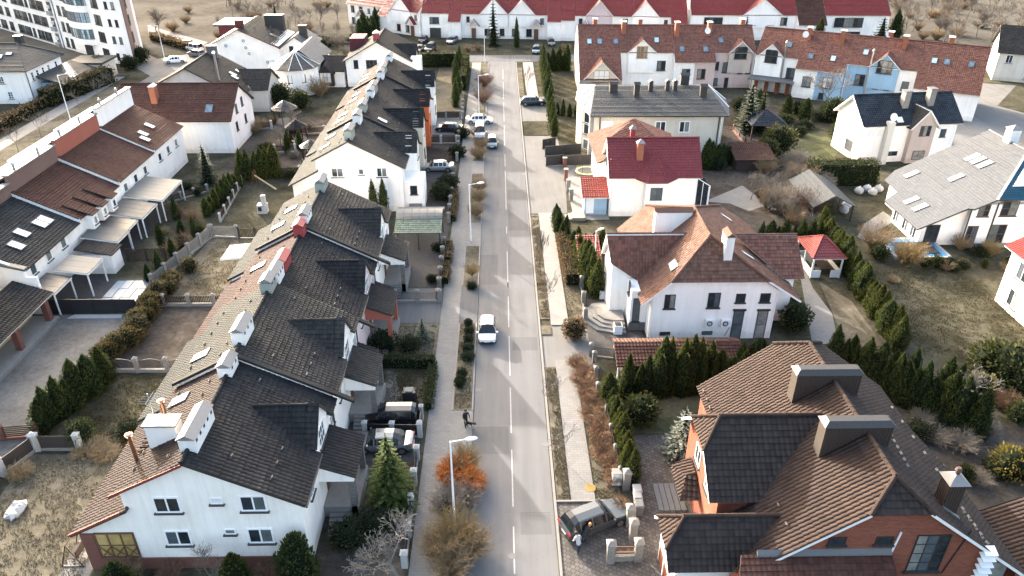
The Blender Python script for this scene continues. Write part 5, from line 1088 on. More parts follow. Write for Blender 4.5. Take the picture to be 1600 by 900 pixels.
roof(D, [(12.8, 26.8, 3.9), (22.25, 26.8, 3.9), (22.25, 29.5, 5.35), (13.6, 29.5, 5.35)], 't_dbrown', edge='fasciab', name='annex_roof'); wallbox(D, 13.2, 22, 27.1, 29.59, -.1, 3.7, 'brick', 'annex_wall'); mb = MB(); mb.hexa([(14.5, 29.35, 5.3), (22.25, 29.35, 5.3), (22.25, 29.59, 5.4), (14.5, 29.59, 5.4), (14.5, 29.4, 5.42), (22.25, 29.4, 5.42), (22.25, 29.59, 5.65), (14.5, 29.59, 5.65)]); mb.build('flashing', M['lead'], D)
for k in range(6): mb = MB(); mb.hexa([(27.35 + .03 * k, 29.0, 5.55 - .5 * k), (28.1 + .03 * k, 29.0, 5.55 - .5 * k), (28.1 + .03 * k, 29.55, 5.75 - .5 * k), (27.35 + .03 * k, 29.55, 5.75 - .5 * k), (27.35 + .03 * k, 29.0, 5.6 - .5 * k), (28.1 + .03 * k, 29.0, 5.6 - .5 * k), (28.1 + .03 * k, 29.55, 5.8 - .5 * k), (27.35 + .03 * k, 29.55, 5.8 - .5 * k)]); mb.build('glazing_panel', M['frame'], D)
mb = MB(); mb.box(28.2, 29.4, 29.52, 29.59, 1, 4.4); mb.build('terrace_glass', M['pane'], D)
gr = thing('garden_shed_roof_house', 'small shed with brown tiled roof at the right edge', 'shed', (33.5, 34, 0)); wallbox(gr, 31.6, 37, 31, 35, 0, 2.2, 'brick'); roof(gr, [(31.2, 30.5, 2.2), (31.2, 35.4, 2.2), (34, 35.4, 3.6), (34, 30.5, 3.6)], 't_D', course=.4); roof(gr, [(37, 30.5, 2.2), (37, 35.4, 2.2), (34, 35.4, 3.6), (34, 30.5, 3.6)], 't_D', course=.4)

# ---- C: white house with terracotta roof
C = thing('white_villa', 'white villa with terracotta tile roof and round entrance steps', 'house', (19.5, 67, 0)); c = crop(900, 300, 400, 1333)
RX = 19.1; yC = 59.7
gable(C, [(13.9, -.1), (25.6, -.1), (25.6, 5.3), (23.9, 6.4), (15.6, 6.3), (13.9, 4.75)], 'y', yC, 75.0, 'white2')
LE, RE = (12.9, 4.1), (27.7, 4.4); sL, sR = (10 - 4.1) / (RX - 12.9), (10 - 4.4) / (27.7 - RX); zc = 6.5; xl, xr2 = RX - (10 - zc) / sL, RX + (10 - zc) / sR
F0, B0 = 59.1, 75.6
roof(C, [(12.9, F0, 4.1), (xl, F0, zc), (RX, 61.6, 10), (RX, 68, 10), (xl + .4, B0, 6.9), (12.9, B0, 4.1)], 't_terra', edge='fascia'); roof(C, [(27.7, F0, 4.4), (xr2, F0, zc), (RX, 61.6, 10), (RX, 68, 10), (xr2 - .5, B0, 6.85), (27.7, B0, 4.4)], 't_terra', edge='fascia')
roof(C, [(xl, F0, zc), (xr2, F0, zc), (RX, 61.6, 10)], 't_terra', edge='fascia'); roof(C, [(xl + .4, B0, 6.9), (xr2 - .5, B0, 6.85), (RX, 68, 10)], 't_terra', edge='fascia')
for a, b in (((RX, 61.6, 10), (RX, 68, 10)), ((RX, 61.6, 10), (xl, F0, zc)), ((RX, 61.6, 10), (xr2, F0, zc)), ((RX, 68, 10), (xr2 - .5, B0, 6.85)), ((RX, 68, 10), (xl + .4, B0, 6.9))): ridge(C, a, b, 't_terra', .14)
# left wing (steep) and right wing
nL = (-sL, 0, 1); kL = 10 - sL * RX
A = Vector((RX - 1.35 / sL, 64.9, 8.65)); Bv = RP(*c(318, 462), nL, kL); A0 = Vector((10.1, 64.9, 8.65)); pn, pk = plane3(A0, A, Bv)
lw = [A0, A, Bv, RP(*c(182, 372), pn, pk)]
roof(C, lw, 't_rust', edge='fascia'); roof(C, [A0, A, (13.2, 69.3, 4.4), (10.4, 69.3, 4.4)], 't_terra', edge='fascia'); ridge(C, A0, A, 't_terra')
gable(C, [(63.9, -.1), (68.6, -.1), (68.6, 4.6), (65.2, 8.1), (64.4, 7.0), (63.9, 5.4)], 'x', 10.7, 14.2, 'white2', 'wing_wall')
wallbox(C, 12.3, 13.89, 61.3, 64.1, -.1, 4.4, 'white2', 'entrance_bay'); wallbox(C, 12.25, 13.88, 61.25, 61.3, -.1, .9, 'stone', 'stone_plinth'); window(C, (12.9, 61.3, 2.3), 0, .7, 2.6, 1, 1, 'framed', t=.05); window(C, (12.3, 62.3, 5.0 - .8), -math.pi / 2, .7, 1.3, 1, 1, 'framed')
roof(C, [(22.6, 65.2, 8.3), (28.6, 65.2, 8.3), (29.0, 62.3, 5.0), (27.0, 62.3, 5.0)], 't_rust', edge='fascia'); roof(C, [(22.6, 65.2, 8.3), (28.6, 65.2, 8.3), (29.0, 68.6, 4.6), (27.4, 68.6, 4.6)], 't_terra', edge='fascia'); ridge(C, (21.9, 65.2, 8.3), (28.6, 65.2, 8.3), 't_terra')
gable(C, [(62.8, -.1), (67.8, -.1), (67.8, 4.6), (65.2, 7.7), (62.8, 5.1)], 'x', 25.61, 28.2, 'white2', 'wing_wall')
chimney(C, 16.9, 67.3, 7.5, 9.9, 3.6, .8, 'chimw', 't_terra', 'gable'); chimney(C, 20.6, 61.0, 8.0, 10.4, .75, 1.5, 'chimw', 't_terra', 'gable')
skylight(C, RP(*c(508, 382), nL, kL), nL, 1.5, .9, 'blind'); nR = (sR, 0, 1); kR = 10 + sR * RX
for q in ((782, 135), (895, 333)): skylight(C, RP(*c(*q), nR, kR), nR, .7, 1.5, 'blind')
for q, w_, h_ in (((488, 570), 1.0, 1.5), ((718, 563), 1.15, 1.6), ((857, 552), .9, .95), ((985, 550), .95, .95)): window(C, YP(*c(*q), yC), 0, w_, h_, 2 if w_ > .95 else 1, 1, 'framed', sill='sill', t=.06)
for q in ((838, 690), (962, 690)):
    p = YP(*c(*q), yC); window(C, p, 0, 1.0, 3.1, 1, 2, 'framed', sill=None, t=.06); mb = MB(); mb.box(p.x - .62, p.x + .62, yC - .14, yC - .001, p.z + 1.56, p.z + 1.74); mb.build('shutter_box', M['framed'], C)
for q in ((462, 737), (682, 733)): window(C, YP(*c(*q), yC), 0, 1.0, .4, 1, 1, 'framed', sill=None, t=.05)
p = YP(*c(718, 563), yC); 
for q in ((698, 677), (780, 677)): ac_unit(C, YP(*c(*q), yC), 0, .95, .75)
pipe(C, [YP(*c(800, 700), yC) + Vector((0, -.1, 0)), YP(*c(770, 748), yC) + Vector((0, -.1, 0))], .03, 'concd', 'cable'); pipe(C, [(25.5, yC - .12, 5.0), (25.5, yC - .12, .1)], .06, 'white_m'); pipe(C, [(14.05, yC - .1, 4.7), (14.05, yC - .1, .1)], .06, 'white_m')
for k in range(4):
    mb = MB(); r_ = 3.0 - .48 * k; mb.prism([(11.0 + r_ * 1.0 * math.cos(t), 63.6 + r_ * math.sin(t)) for t in [math.pi * .5 + math.pi * i / 5 for i in range(6)]] + [(12.0, 63.6 - r_), (12.0, 63.6 + r_)], -.05 + 0, .18 * (k + 1)); mb.build('step', M['paverp'], C)
for x, y in ((11.2, 60.9), (10.6, 67.6)): pt = thing('planter', 'white square planter beside the round entrance steps, %s' % ('nearer the camera' if y < 62 else 'farther from the camera'), 'planter', (x, y, 0)); mb = MB(); mb.box(x - .4, x + .4, y - .4, y + .4, 0, .95); mb.build('tub', M['white_m'], pt); mb = MB(); mb.box(x - .3, x + .3, y - .3, y + .3, .96, 1.0); mb.build('soil', M['soil'], pt)
gl = thing('long_shed', 'long low shed with brown roof between villa and thuja row', 'shed', (16, 54.6, 0)); wallbox(gl, 10.5, 20.6, 53.2, 56, 0, 2.0, 'woodd'); roof(gl, [(9.9, 52.7, 1.9), (20.6, 52.7, 1.9), (21.2, 55.2, 2.75), (9.9, 55.2, 2.75)], 't_dbrown', edge='fasciab'); roof(gl, [(9.9, 56.4, 2.3), (21.2, 56.4, 2.3), (21.2, 55.2, 2.75), (9.9, 55.2, 2.75)], 't_terra'); mb = MB(); mb.box(10.0, 10.12, 52.8, 52.92, 0, 1.85); mb.build('post', M['woodw'], gl)
sw = thing('white_annex', 'small white outbuilding with red roof behind the villa thujas', 'shed', (9.6, 73, 0)); wallbox(sw, 8.6, 10.6, 72, 75.5, 0, 2.3, 'white2'); roof(sw, [(8.3, 71.7, 2.2), (10.9, 71.7, 2.2), (10.9, 75.8, 3.3), (8.3, 75.8, 3.3)], 't_red2'); window(sw, (9.5, 72, 1.4), 0, 1.3, .5, 2, 1, 'framed', sill=None)
# ---- F: wine-red house
Fh = thing('wine_roofed_house', 'white house with wine-red tiled roof and orange chimney', 'house', (19, 92, 0)); f = crop(840, 100, 340, 1275)
gable(Fh, [(88.0, -.1), (95.0, -.1), (95.0, 5.3), (91.2, 9.0), (88.0, 5.7)], 'x', 13.8, 24.7, 'white2'); zf = lambda y: 9.3 - (91.2 - y)
roof(Fh, [(13.4, 87.3, 5.4), (25.1, 87.3, 5.4), (25.1, 91.2, 9.3), (13.4, 91.2, 9.3)], 't_wine', edge='fascia'); roof(Fh, [(13.4, 95.4, 5.1), (25.1, 95.4, 5.1), (25.1, 91.2, 9.3), (13.4, 91.2, 9.3)], 't_wine', edge='fascia'); ridge(Fh, (13.4, 91.2, 9.3), (25.1, 91.2, 9.3), 't_wine')
ap = Vector((19.3, 89.95, 8.12)); e1 = (16.7, 87.2, 5.42); e2 = (18.1, 86.2, 5.2); e3 = (20.6, 86.2, 5.2); e4 = (22.0, 87.2, 5.42)
for q in ((e1, e2, ap), (e2, e3, ap), (e3, e4, ap)): roof(Fh, q, 't_wine', edge='fasciar', name='eyelid_roof')
for q in (e1, e2, e3, e4): ridge(Fh, q, ap, 't_wine', .08, .5)
wallbox(Fh, 18.0, 20.6, 86.6, 87.99, -.1, 5.1, 'white2', 'bay_wall'); window(Fh, (19.35, 86.6, 3.6), 0, 1.5, 1.7, 2, 1, 'framed', 'pane', 'frame')
chimney(Fh, 17.4, 89.4, 6.5, 9.2, .75, .75, 'chimo', 'chimcap', 'pyr'); window(Fh, (13.8, 89.5, 6.6), -math.pi / 2, .8, 1.4, 1, 1, 'frame'); window(Fh, (13.8, 91.3, 3.6), -math.pi / 2, .8, 1.4, 1, 1, 'frame')
roof(Fh, [(12.4, 92.3, 5.6), (13.4, 92.0, 6.0), (18.2, 99.3, 9.3), (12.4, 100, 5.6)], 't_terra'); roof(Fh, [(13.4, 92.0, 8.6), (23.2, 92.0, 6.3), (18.2, 99.3, 9.3)], 't_rust'); roof(Fh, [(23.2, 92, 6.2), (24.4, 104, 5.6), (18.2, 99.3, 9.3)], 't_rust'); roof(Fh, [(12.4, 104, 5.6), (24.4, 104, 5.6), (18.2, 99.3, 9.3)], 't_rust'); roof(Fh, [(12.4, 100, 5.6), (12.4, 104, 5.6), (18.2, 99.3, 9.3)], 't_terra'); wallbox(Fh, 13.2, 23.4, 94.9, 103.5, -.1, 5.6, 'white2', 'rear_wall')
chimney(Fh, 17.2, 94.4, 7.0, 9.4, .6, .6, 'chimr', 'chimcap', 'pyr'); pipe(Fh, [(14.0, 87.9, 5.3), (14.0, 87.9, .1)], .07, 'white_m'); pipe(Fh, [(24.5, 87.9, 5.3), (24.5, 87.9, .1)], .07, 'white_m')
gable(Fh, [(25.0 - .29, 1.4), (26.3, 1.4), (26.3, 4.0), (24.71, 5.0)], 'y', 88.2, 90.6, 'pane', 'conservatory_glass'); wallbox(Fh, 24.72, 26.6, 88.0, 90.8, -.1, 1.35, 'white2', 'conservatory_base')
for k in range(3): pipe(Fh, [(24.72 + .78 * k, 88.15, 1.4), (24.72 + .78 * k, 88.15, 4.9 - .5 * k)], .04, 'frame', 'glazing_bar')
pipe(Fh, [(24.7, 88.15, 5.05), (26.4, 88.15, 4.0), (26.4, 88.15, 1.4)], .05, 'frame', 'glazing_bar')
en = thing('entrance_porch_house', 'small white entrance building with bright red roof', 'porch', (12.2, 90, 0)); wallbox(en, 10.7, 13.6, 88.6, 91.8, -.1, 2.6, 'blue'); mb = MB(); mb.box(10.9, 11.9, 88.52, 88.599, .2, 2.3); mb.build('door', M['frame'], en); roof(en, [(10.3, 88.0, 2.55), (13.78, 88.0, 2.55), (13.78, 91.9, 3.9), (10.3, 91.9, 3.9)], 't_red2', edge='fascia')
for k in range(3): mb = MB(); mb.box(9.0 - .4 * k, 10.69, 86.6, 88.5 - .0 * k, -.05, .42 - .14 * k) if k == 0 else mb.box(9.0 - .4 * k, 9.0 - .4 * (k - 1), 86.6, 88.5, -.05, .42 - .14 * k); mb.build('step', M['paverp'], en)
# ---- E: cream house with slate metal roof
Eh = thing('cream_house', 'cream two-storey house with slate-grey metal roof and six roof vents', 'house', (23, 117, 0))
wallbox(Eh, 14.0, 33.2, 109.3, 125.5, -.1, 6.6, 'cream'); ef, er = 6.75, 9.0; RA, RB = (14.9, 117.3, er), (32.6, 117.3, er); fl, fr_ = (13.3, 108.6, ef), (33.9, 108.6, ef); bl, br = (13.3, 126, ef), (33.9, 126, ef)
roof(Eh, [fl, fr_, RB, RA], 't_slate', edge='fasciad'); roof(Eh, [bl, br, RB, RA], 't_slate')
for P_, rd, sg in ((RA, (fl, bl), -1), (RB, (fr_, br), 1)):
    pts = [rd[0], (P_[0] + sg * 2.4, 113.0, ef), (P_[0] + sg * 3.0, 117.3, ef), (P_[0] + sg * 2.4, 121.6, ef), rd[1]]
    for a, b in zip(pts, pts[1:]): roof(Eh, [a, b, P_], 't_pale', edge='fascia', name='turret_roof'); ridge(Eh, b, P_, 'fascia', .09, .8, 'roof_rib')
mb = MB(); mb.prism([(14.0, 111.5), (12.6, 113.4), (12.2, 117.3), (12.6, 121.2), (14.0, 123)], -.1, 6.65); mb.build('turret_wall', M['cream'], Eh); mb = MB(); mb.prism([(33.2, 123), (34.6, 121.2), (35.0, 117.3), (34.6, 113.4), (33.2, 111.5)], -.1, 6.65); mb.build('turret_wall', M['cream'], Eh)
for z in (1.2, 3.6, 5.4): window(Eh, (13.3, 112.4, z), -math.pi / 2 + .64, 1.2, 1.6, 1, 1, 'frame')
mb = MB(); mb.box(13.4, 13.98, 109.6, 110.5, -.1, 6.6); mb.build('pilaster', M['grey'], Eh)
for x, z, w_, fr in ((16.0, 4.9, 1.6, 'frame'), (24.0, 4.9, 1.6, 'frame'), (27.6, 4.9, 1.6, 'frame'), (29.8, 1.5, 1.0, 'framed')): window(Eh, (x, 109.3, z), 0, w_, 1.75, 2, 1, fr, 'blind' if x < 17 else 'pane', None, t=.12)
pipe(Eh, [(14.9, 109.2, 6.5), (14.9, 109.2, .1)], .09, 'rust_m'); pipe(Eh, [(32.7, 109.2, 6.5), (32.7, 109.2, .1)], .09, 'rust_m'); pipe(Eh, [(33.0, 109.2, 6.5), (33.0, 109.2, .1)], .06, 'white_m')
for x, y, w_, m_ in ((17.5, 115.5, 1.2, 'rust_m'), (20.9, 114.3, .8, 'rust_m'), (23.3, 115.8, .6, 'dark_m'), (25.9, 116, .6, 'dark_m'), (27.1, 116, .6, 'dark_m'), (31.1, 114.2, 1.0, 'rust_m')): chimney(Eh, x, y, 7.8, 9.6 + .3 * (w_ < 1), w_, .7, m_, 'dark_m' if m_ == 'dark_m' else 'rust_m', 'gable')
chimney(Eh, 29.0, 118.2, 8.5, 10.3, 1.3, .9, 'dark_m', 'dark_m', 'gable')
# ---- H: pale grey roof with blue hip
Hh = thing('pale_roofed_villa', 'white villa with huge pale grey roof slope and blue metal hip', 'house', (56, 84, 0)); hq = crop(1220, 120, 380, 1140)
zH = lambda x: 2.6 + .5 * (x - 48.1); nH = (-.5, 0, 1); kH = 2.6 - .5 * 48.1
gable(Hh, [(49.3, -.1), (62, -.1), (62, 9.2), (54, 5.2), (49.3, 2.95)], 'y', 79.2, 86.0, 'white2'); gable(Hh, [(51.0, -.1), (62, -.1), (62, 9.2), (54, 5.2), (51.0, 3.75)], 'y', 86.01, 91.4, 'white2', 'rear_wall'); wallbox(Hh, 54.2, 70, 78.6, 79.19, -.1, 5.4, 'white2', 'front_wall'); wallbox(Hh, 56.0, 70, 79.21, 91, -.1, 6.0, 'white2', 'side_wall')
ptsH = [(48.1, 78.0), (53.3, 78.0), (53.6, 77.4), (55.9, 77.4), (62.4, 84.2), (62.4, 92.2), (51.6, 92.2), (49.9, 91), (49.9, 87.2), (48.1, 86.4)]
roof(Hh, [(x, y, zH(x)) for x, y in ptsH], 't_pale', edge='fasciad'); eb = zH(55.9); zr_ = zH(62.4)
roof(Hh, [(55.9, 77.4, eb), (72, 77.4, eb), (72, 84.2, zr_), (62.4, 84.2, zr_)], 't_blue', edge='fasciad'); roof(Hh, [(62.4, 84.2, zr_), (62.4, 92.2, zr_), (74, 92.2, zr_ - 5.8), (74, 84.2, zr_ - 5.8)], 't_blue'); ridge(Hh, (62.4, 84.2, zr_), (62.4, 92.2, zr_), 't_pale'); ridge(Hh, (55.9, 77.4, eb), (62.4, 84.2, zr_), 'fascia', .12, .5)
roof(Hh, [(59.6, 77.3, eb + .1), (62.0, 80.5, eb + 2.3), (63.5, 77.3, eb + .1)], 't_blue', name='hip_gablet'); chimney(Hh, 62.6, 88, 8.8, 11.2, 1.2, 1.2, 'chimw', 'chimcap', 'pyr')
for q in ((612, 458), (820, 474), (612, 580), (652, 613), (897, 378), (925, 392), (955, 412)): skylight(Hh, RP(*hq(*q), nH, kH), nH, 1.0, 1.8, 'blind')
window(Hh, (50.7, 79.2, 1.5), 0, 1.6, 2.3, 1, 1, 'framed', sill=None)
for x, z, w_, h_ in ((55.6, 4.7, 1.3, 1.5), (58.5, 4.9, 1.9, 1.8), (55.0, 1.6, 1.3, 2.3), (58.0, 1.7, 1.9, 2.4), (62, 4.9, 1.9, 1.8)): window(Hh, (x, 78.6, z), 0, w_, h_, 2, 2, 'frameb')
for x in (54.1, 57.0): pipe(Hh, [(x, 78.5, 5.6), (x, 78.5, .1)], .08, 'fasciad')
for y in (80.6, 82.6, 85.0): window(Hh, (49.3, y, 1.4), -math.pi / 2, 1.3, 2.1, 2, 1, 'frame', sill=None)
mb = MB(); mb.box(54.3, 70, 78.4, 78.59, -.1, .5); mb.build('plinth', M['concrete'], Hh)
pl = thing('garden_pool', 'half covered garden pool with blue edge beside the white villa', 'pool', (48, 77.5, 0))
for nm, m_, bx in (('pool_rim', 'cwhite', (45.0, 51.6, 75.4, 80.6, 0, .32)), ('pool_lining', 'pool', (45.5, 51.2, 75.8, 80.2, .321, .34)), ('pool_cover', 'black_m', (46.1, 50.6, 76.3, 79.2, .341, .42))):
    if m_ == 'pool' and 'pool' not in M: M['pool'] = m_flat('pool_blue', (.02, .2, .42), .3)
    mb = MB(); mb.box(*bx); mb.build(nm, M[m_], pl)
# ---- I: white house with navy roof
Ih = thing('navy_roofed_house', 'white and beige house with navy slate roof, two grey chimneys', 'house', (60, 110, 0)); ia = R_(6)
def IT(u, v, z): return Vector((53.6 + u * math.cos(ia) - v * math.sin(ia), 106.6 + u * math.sin(ia) + v * math.cos(ia), z))
def ifoot(pts, z0, z1, m_, nm='wall'): mb = MB(); mb.prism([tuple(IT(u, v, 0).xy) for u, v in pts], z0, z1); return mb.build(nm, M[m_], Ih)
ifoot([(0, 0), (14.6, 0), (14.6, 8), (0, 8)], -.1, 5.9, 'white2')
mb = MB(); mb.extrude([IT(0, 0, 5.91), IT(0, 8, 5.91), IT(0, 4, 8.9)], IT(1.5, 0, 0) - IT(0, 0, 0)); mb.build('gable_wall', M['white2'], Ih)
roof(Ih, [IT(-.6, -.5, 5.7), IT(15.2, -.5, 5.7), IT(15.2, 4, 9.2), IT(-.6, 4, 9.2)], 't_navy', edge='fascia'); roof(Ih, [IT(-.6, 8.5, 5.7), IT(15.2, 8.5, 5.7), IT(15.2, 4, 9.2), IT(-.6, 4, 9.2)], 't_navy', edge='fascia'); ridge(Ih, IT(-.6, 4, 9.2), IT(15.2, 4, 9.2), 't_navy')
mb = MB(); mb.extrude([IT(7.0, -.9, -.1), IT(10.6, -.9, -.1), IT(10.6, -.9, 5.7), IT(8.8, -.9, 7.9), IT(7.0, -.9, 5.7)], IT(0, 2, 0) - IT(0, 0, 0)); mb.build('front_gable', M['beige'], Ih)
roof(Ih, [IT(6.4, -1.3, 5.3), IT(6.4, -.2, 5.3), IT(8.8, 2.6, 8.1), IT(8.8, -1.3, 8.1)], 't_char2', edge='fascia'); roof(Ih, [IT(11.2, -1.3, 5.3), IT(11.2, -.2, 5.3), IT(8.8, 2.6, 8.1), IT(8.8, -1.3, 8.1)], 't_char2', edge='fascia')
wI = IT(9.0, -.9, 4.9); window(Ih, wI, ia, 1.7, 1.6, 3, 2, 'framed', sill=None); window(Ih, IT(8.9, -.9, 1.2), ia, 1.9, 1.4, 2, 1, 'framed', sill=None); window(Ih, IT(4.8, 0, 1.3), ia, 2.6, .7, 3, 1, 'framed', sill=None); window(Ih, IT(1.6, 0, 4.6), ia, 2.6, 1.3, 3, 1, 'frame', 'blind', None); window(Ih, IT(12.6, 0, 4.2), ia, .9, 1.2, 1, 1, 'framed')
for v, z, w_ in ((1.6, 4.9, 1.2), (3.1, 4.9, 1.2), (4.6, 4.9, 1.2), (6.1, 4.9, 1.2)): window(Ih, IT(0, v, z), ia - math.pi / 2, w_, 1.9, 1, 1, 'frame', 'blind', None)
window(Ih, IT(0, 3.2, 1.7), ia - math.pi / 2, 2.0, 1.8, 3, 1, 'frameb'); ifoot([(-.12, -.12), (2.8, -.12), (2.8, -.01), (-.01, -.01), (-.01, 8), (-.12, 8)], -.1, .9, 'beige', 'plinth'); ifoot([(3.1, -1.0), (4.0, -1.0), (4.0, -.01), (3.1, -.01)], -.1, 6.4, 'ivory', 'stair_tower')
chimney(Ih, *IT(6.8, 2.4, 0).xy, 7, 10.0, .9, 1.1, 'concrete', 'lead', 'flat', ia); chimney(Ih, *IT(10.9, 2.6, 0).xy, 7, 10.2, .9, 1.1, 'concrete', 'lead', 'flat', ia); skylight(Ih, IT(5.3, .3, 6.35), (math.sin(ia) * .6, -.6, .78), 1.1, 1.1, 'blind')
roof(Ih, [IT(13.5, 5, 4.6), IT(19, 5, 4.6), IT(19, 10, 6.4), IT(13.5, 10, 6.4)], 't_navy', name='rear_roof'); ifoot([(14.61, 5.4), (18.6, 5.4), (18.6, 9.8), (14.61, 9.8)], -.1, 4.6, 'white2', 'rear_wall'); dish(IT(3.6, -.6, 6.6), 'white satellite dish on the stair tower of the navy-roofed house', .6, 3.0)
# ---- J: white house at the right edge
J = thing('edge_house', 'white house with red-trimmed roof cut by the right edge', 'house', (58, 62, 0)); wallbox(J, 51.2, 66, 55, 66.3, -.1, 6.3, 'white2'); roof(J, [(50.6, 54.5, 6.1), (50.6, 66.9, 6.1), (58, 66.9, 10), (58, 54.5, 10)], 't_red2', edge='fascia')
for y in (56.5, 60.2, 63.9):
    for z in (4.6, 1.6): window(J, (51.2, y, z), -math.pi / 2, 1.6, 1.8, 2, 1, 'frame')
# ---- gazebo and open shed
gz = thing('garden_gazebo', 'white timber gazebo with red hip roof and a table inside', 'gazebo', (35.3, 73.7, 0)); g0, g1, k0, k1 = 33.5, 37.2, 71.1, 76.4; gc = (35.3, 73.75, 4.0); q = [(g0, k0, 2.5), (g1, k0, 2.5), (g1, k1, 2.5), (g0, k1, 2.5)]
for i in range(4): roof(gz, [q[i], q[(i + 1) % 4], gc], 't_wine' if i != 3 else 't_red2', edge='fascia', th=.1); ridge(gz, q[i], gc, 't_red2', .07, .5)
for x in (g0 + .3, g1 - .3):
    for y in (k0 + .3, (k0 + k1) / 2, k1 - .3): mb = MB(); mb.box(x - .08, x + .08, y - .08, y + .08, 0, 2.45); mb.build('post', M['woodw'], gz)
for y in (k0 + .3, k1 - .3): mb = MB(); mb.box(g0 + .38, g0 + 1.3, y - .03, y + .03, .05, .95); mb.box(g1 - 1.3, g1 - .38, y - .03, y + .03, .05, .95); mb.box(g0 + .38, g1 - .38, y - .05, y + .05, 2.25, 2.42); mb.build('side_panel', M['woodw'], gz)
for x in (g0 + .3, g1 - .3): mb = MB(); mb.box(x - .03, x + .03, k0 + .38, (k0 + k1) / 2 - .1, .05, .95); mb.box(x - .03, x + .03, (k0 + k1) / 2 + .1, k1 - .38, .05, .95); mb.box(x - .05, x + .05, k0 + .38, k1 - .38, 2.25, 2.42); mb.build('side_panel', M['woodw'], gz)
tb = thing('picnic_table', 'dark wooden table with benches inside the gazebo', 'table', (35.6, 73, 0))
for nm, b_ in (('table_top', (35.0, 36.2, 72.0, 74.6, .72, .78)), ('bench', (34.3, 34.6, 72, 74.6, .42, .47)), ('bench', (36.5, 36.8, 72, 74.6, .42, .47)), ('leg', (35.1, 36.1, 72.3, 72.4, 0, .72)), ('leg', (35.1, 36.1, 74.2, 74.3, 0, .72)), ('leg', (34.4, 34.5, 72.2, 74.4, 0, .42)), ('leg', (36.6, 36.7, 72.2, 74.4, 0, .42))): mb = MB(); mb.box(*b_); mb.build(nm, M['woodd'], tb)
os_ = thing('open_shelter', 'open grey gabled shelter with white bags beneath', 'shelter', (41.6, 90, 0))
roof(os_, [(38.9, 85.6, 2.1), (38.9, 94.8, 2.1), (41.4, 94.8, 3.6), (41.4, 85.6, 3.6)], 't_slate', .08, .6, edge='lead'); roof(os_, [(44.4, 85.6, 2.1), (44.4, 94.8, 2.1), (41.4, 94.8, 3.6), (41.4, 85.6, 3.6)], 't_slate', .08, .6)
for x in (39.1, 44.1):
    for y in (86, 90, 94.4): mb = MB(); mb.box(x - .08, x + .08, y - .08, y + .08, 0, 2.15); mb.build('post', M['woodd'], os_)
wallbox(os_, 39.0, 44.2, 94.5, 94.6, 0, 2.2, 'woodd', 'back_wall'); wallbox(os_, 38.95, 39.05, 86.1, 94.4, 0, 2.1, 'woodd', 'side_wall')

# ---- K: long terrace with rust-red roof
class Fr:
    def __init__(s, o, ang): s.o = Vector((o[0], o[1], 0)); s.a = ang; s.e = Vector((math.cos(ang), math.sin(ang), 0)); s.n = Vector((-math.sin(ang), math.cos(ang), 0))
    def __call__(s, u, v, z): return s.o + s.e * u + s.n * v + Vector((0, 0, z))
def terrace(name, fr, u0, u1, walls, rmat, label, group, segs, gables=(), wins=(), zr=11.0, vr=5.3, sl=.74, back=None, fas='fascia', fold=.35):
    """v=0 is the front face, ridge at v=vr; segs=[(ua,ub,z_eave)], gables=[(uc,half,zpeak)]"""
    h = thing(name, label, 'house', fr((u0 + u1) / 2, vr, 0), group); zf = lambda v: zr - sl * abs(vr - v); back = back or 2 * vr
    for k, (ua, ub, ze) in enumerate(segs):
        ve = vr - (zr - ze) / sl; vo = ve - .35; a, b = ua + .01, ub - .01
        w_ = walls[k] if isinstance(walls, (list, tuple)) else walls; vw = min(ve + .1, 0.0) if ve < -.5 else 0.0 if ze > 6 else max(ve, -.0)
        vw = ve + .15
        mb = MB(); mb.extrude([fr(a, vw, -.1), fr(a, back, -.1), fr(a, back, zf(back) - .25), fr(a, vr, zr - .25), fr(a, vw, zf(vw) - .25)], fr(b, 0, 0) - fr(a, 0, 0)); mb.build('wall', M[w_], h)
        roof(h, [fr(a, vo, zf(vo)), fr(b, vo, zf(vo)), fr(b, vr, zr), fr(a, vr, zr)], rmat, edge=fas)
    roof(h, [fr(u0 + .01, back + .3, zf(back + .3)), fr(u1 - .01, back + .3, zf(back + .3)), fr(u1 - .01, vr, zr), fr(u0 + .01, vr, zr)], rmat, edge=fas); ridge(h, fr(u0, vr, zr), fr(u1, vr, zr), rmat, .15, .5)
    for uc, hw, zp, ze, wm_ in gables:
        ve = vr - (zr - ze) / sl + .0; vp = vr - (zr - zp) / sl; k = (zp - ze) / hw
        mb = MB(); mb.extrude([fr(uc - hw, ve - .25, 3), fr(uc + hw, ve - .25, 3), fr(uc + hw, ve - .25, ze - .1), fr(uc, ve - .25, zp - .15), fr(uc - hw, ve - .25, ze - .1)], fr(0, 1.2, 0) - fr(0, 0, 0)); mb.build('gable_wall', M[wm_], h)
        for s in (-1, 1): roof(h, [fr(uc + s * (hw + .35), ve - .6, ze - .35 * k), fr(uc, ve - .6, zp), fr(uc, vp, zp), fr(uc + s * (hw + .35), ve - .35 * k / sl, ze - .35 * k)], rmat, .1, edge=fas, name='gable_roof')
        ridge(h, fr(uc, ve - .6, zp), fr(uc, vp, zp), rmat, .1)
    for wd in wins:
        u, z, w_, h_, nx = wd[:5]; fr_ = wd[5] if len(wd) > 5 else 'framed'; v = wd[6] if len(wd) > 6 else 0.14
        window(h, fr(u, v, z), fr.a, w_, h_, nx, 1 if h_ < 2 else 2, fr_, wd[7] if len(wd) > 7 else 'pane', 'sill', t=.09)
    return h
KA = Fr((15.4, 150.0), R_(-1.5)); gK = 'houses of the long rust-roofed terrace'; zK = lambda v: 11 - .74 * (5.3 - v); nK = (0, -.6, .8)
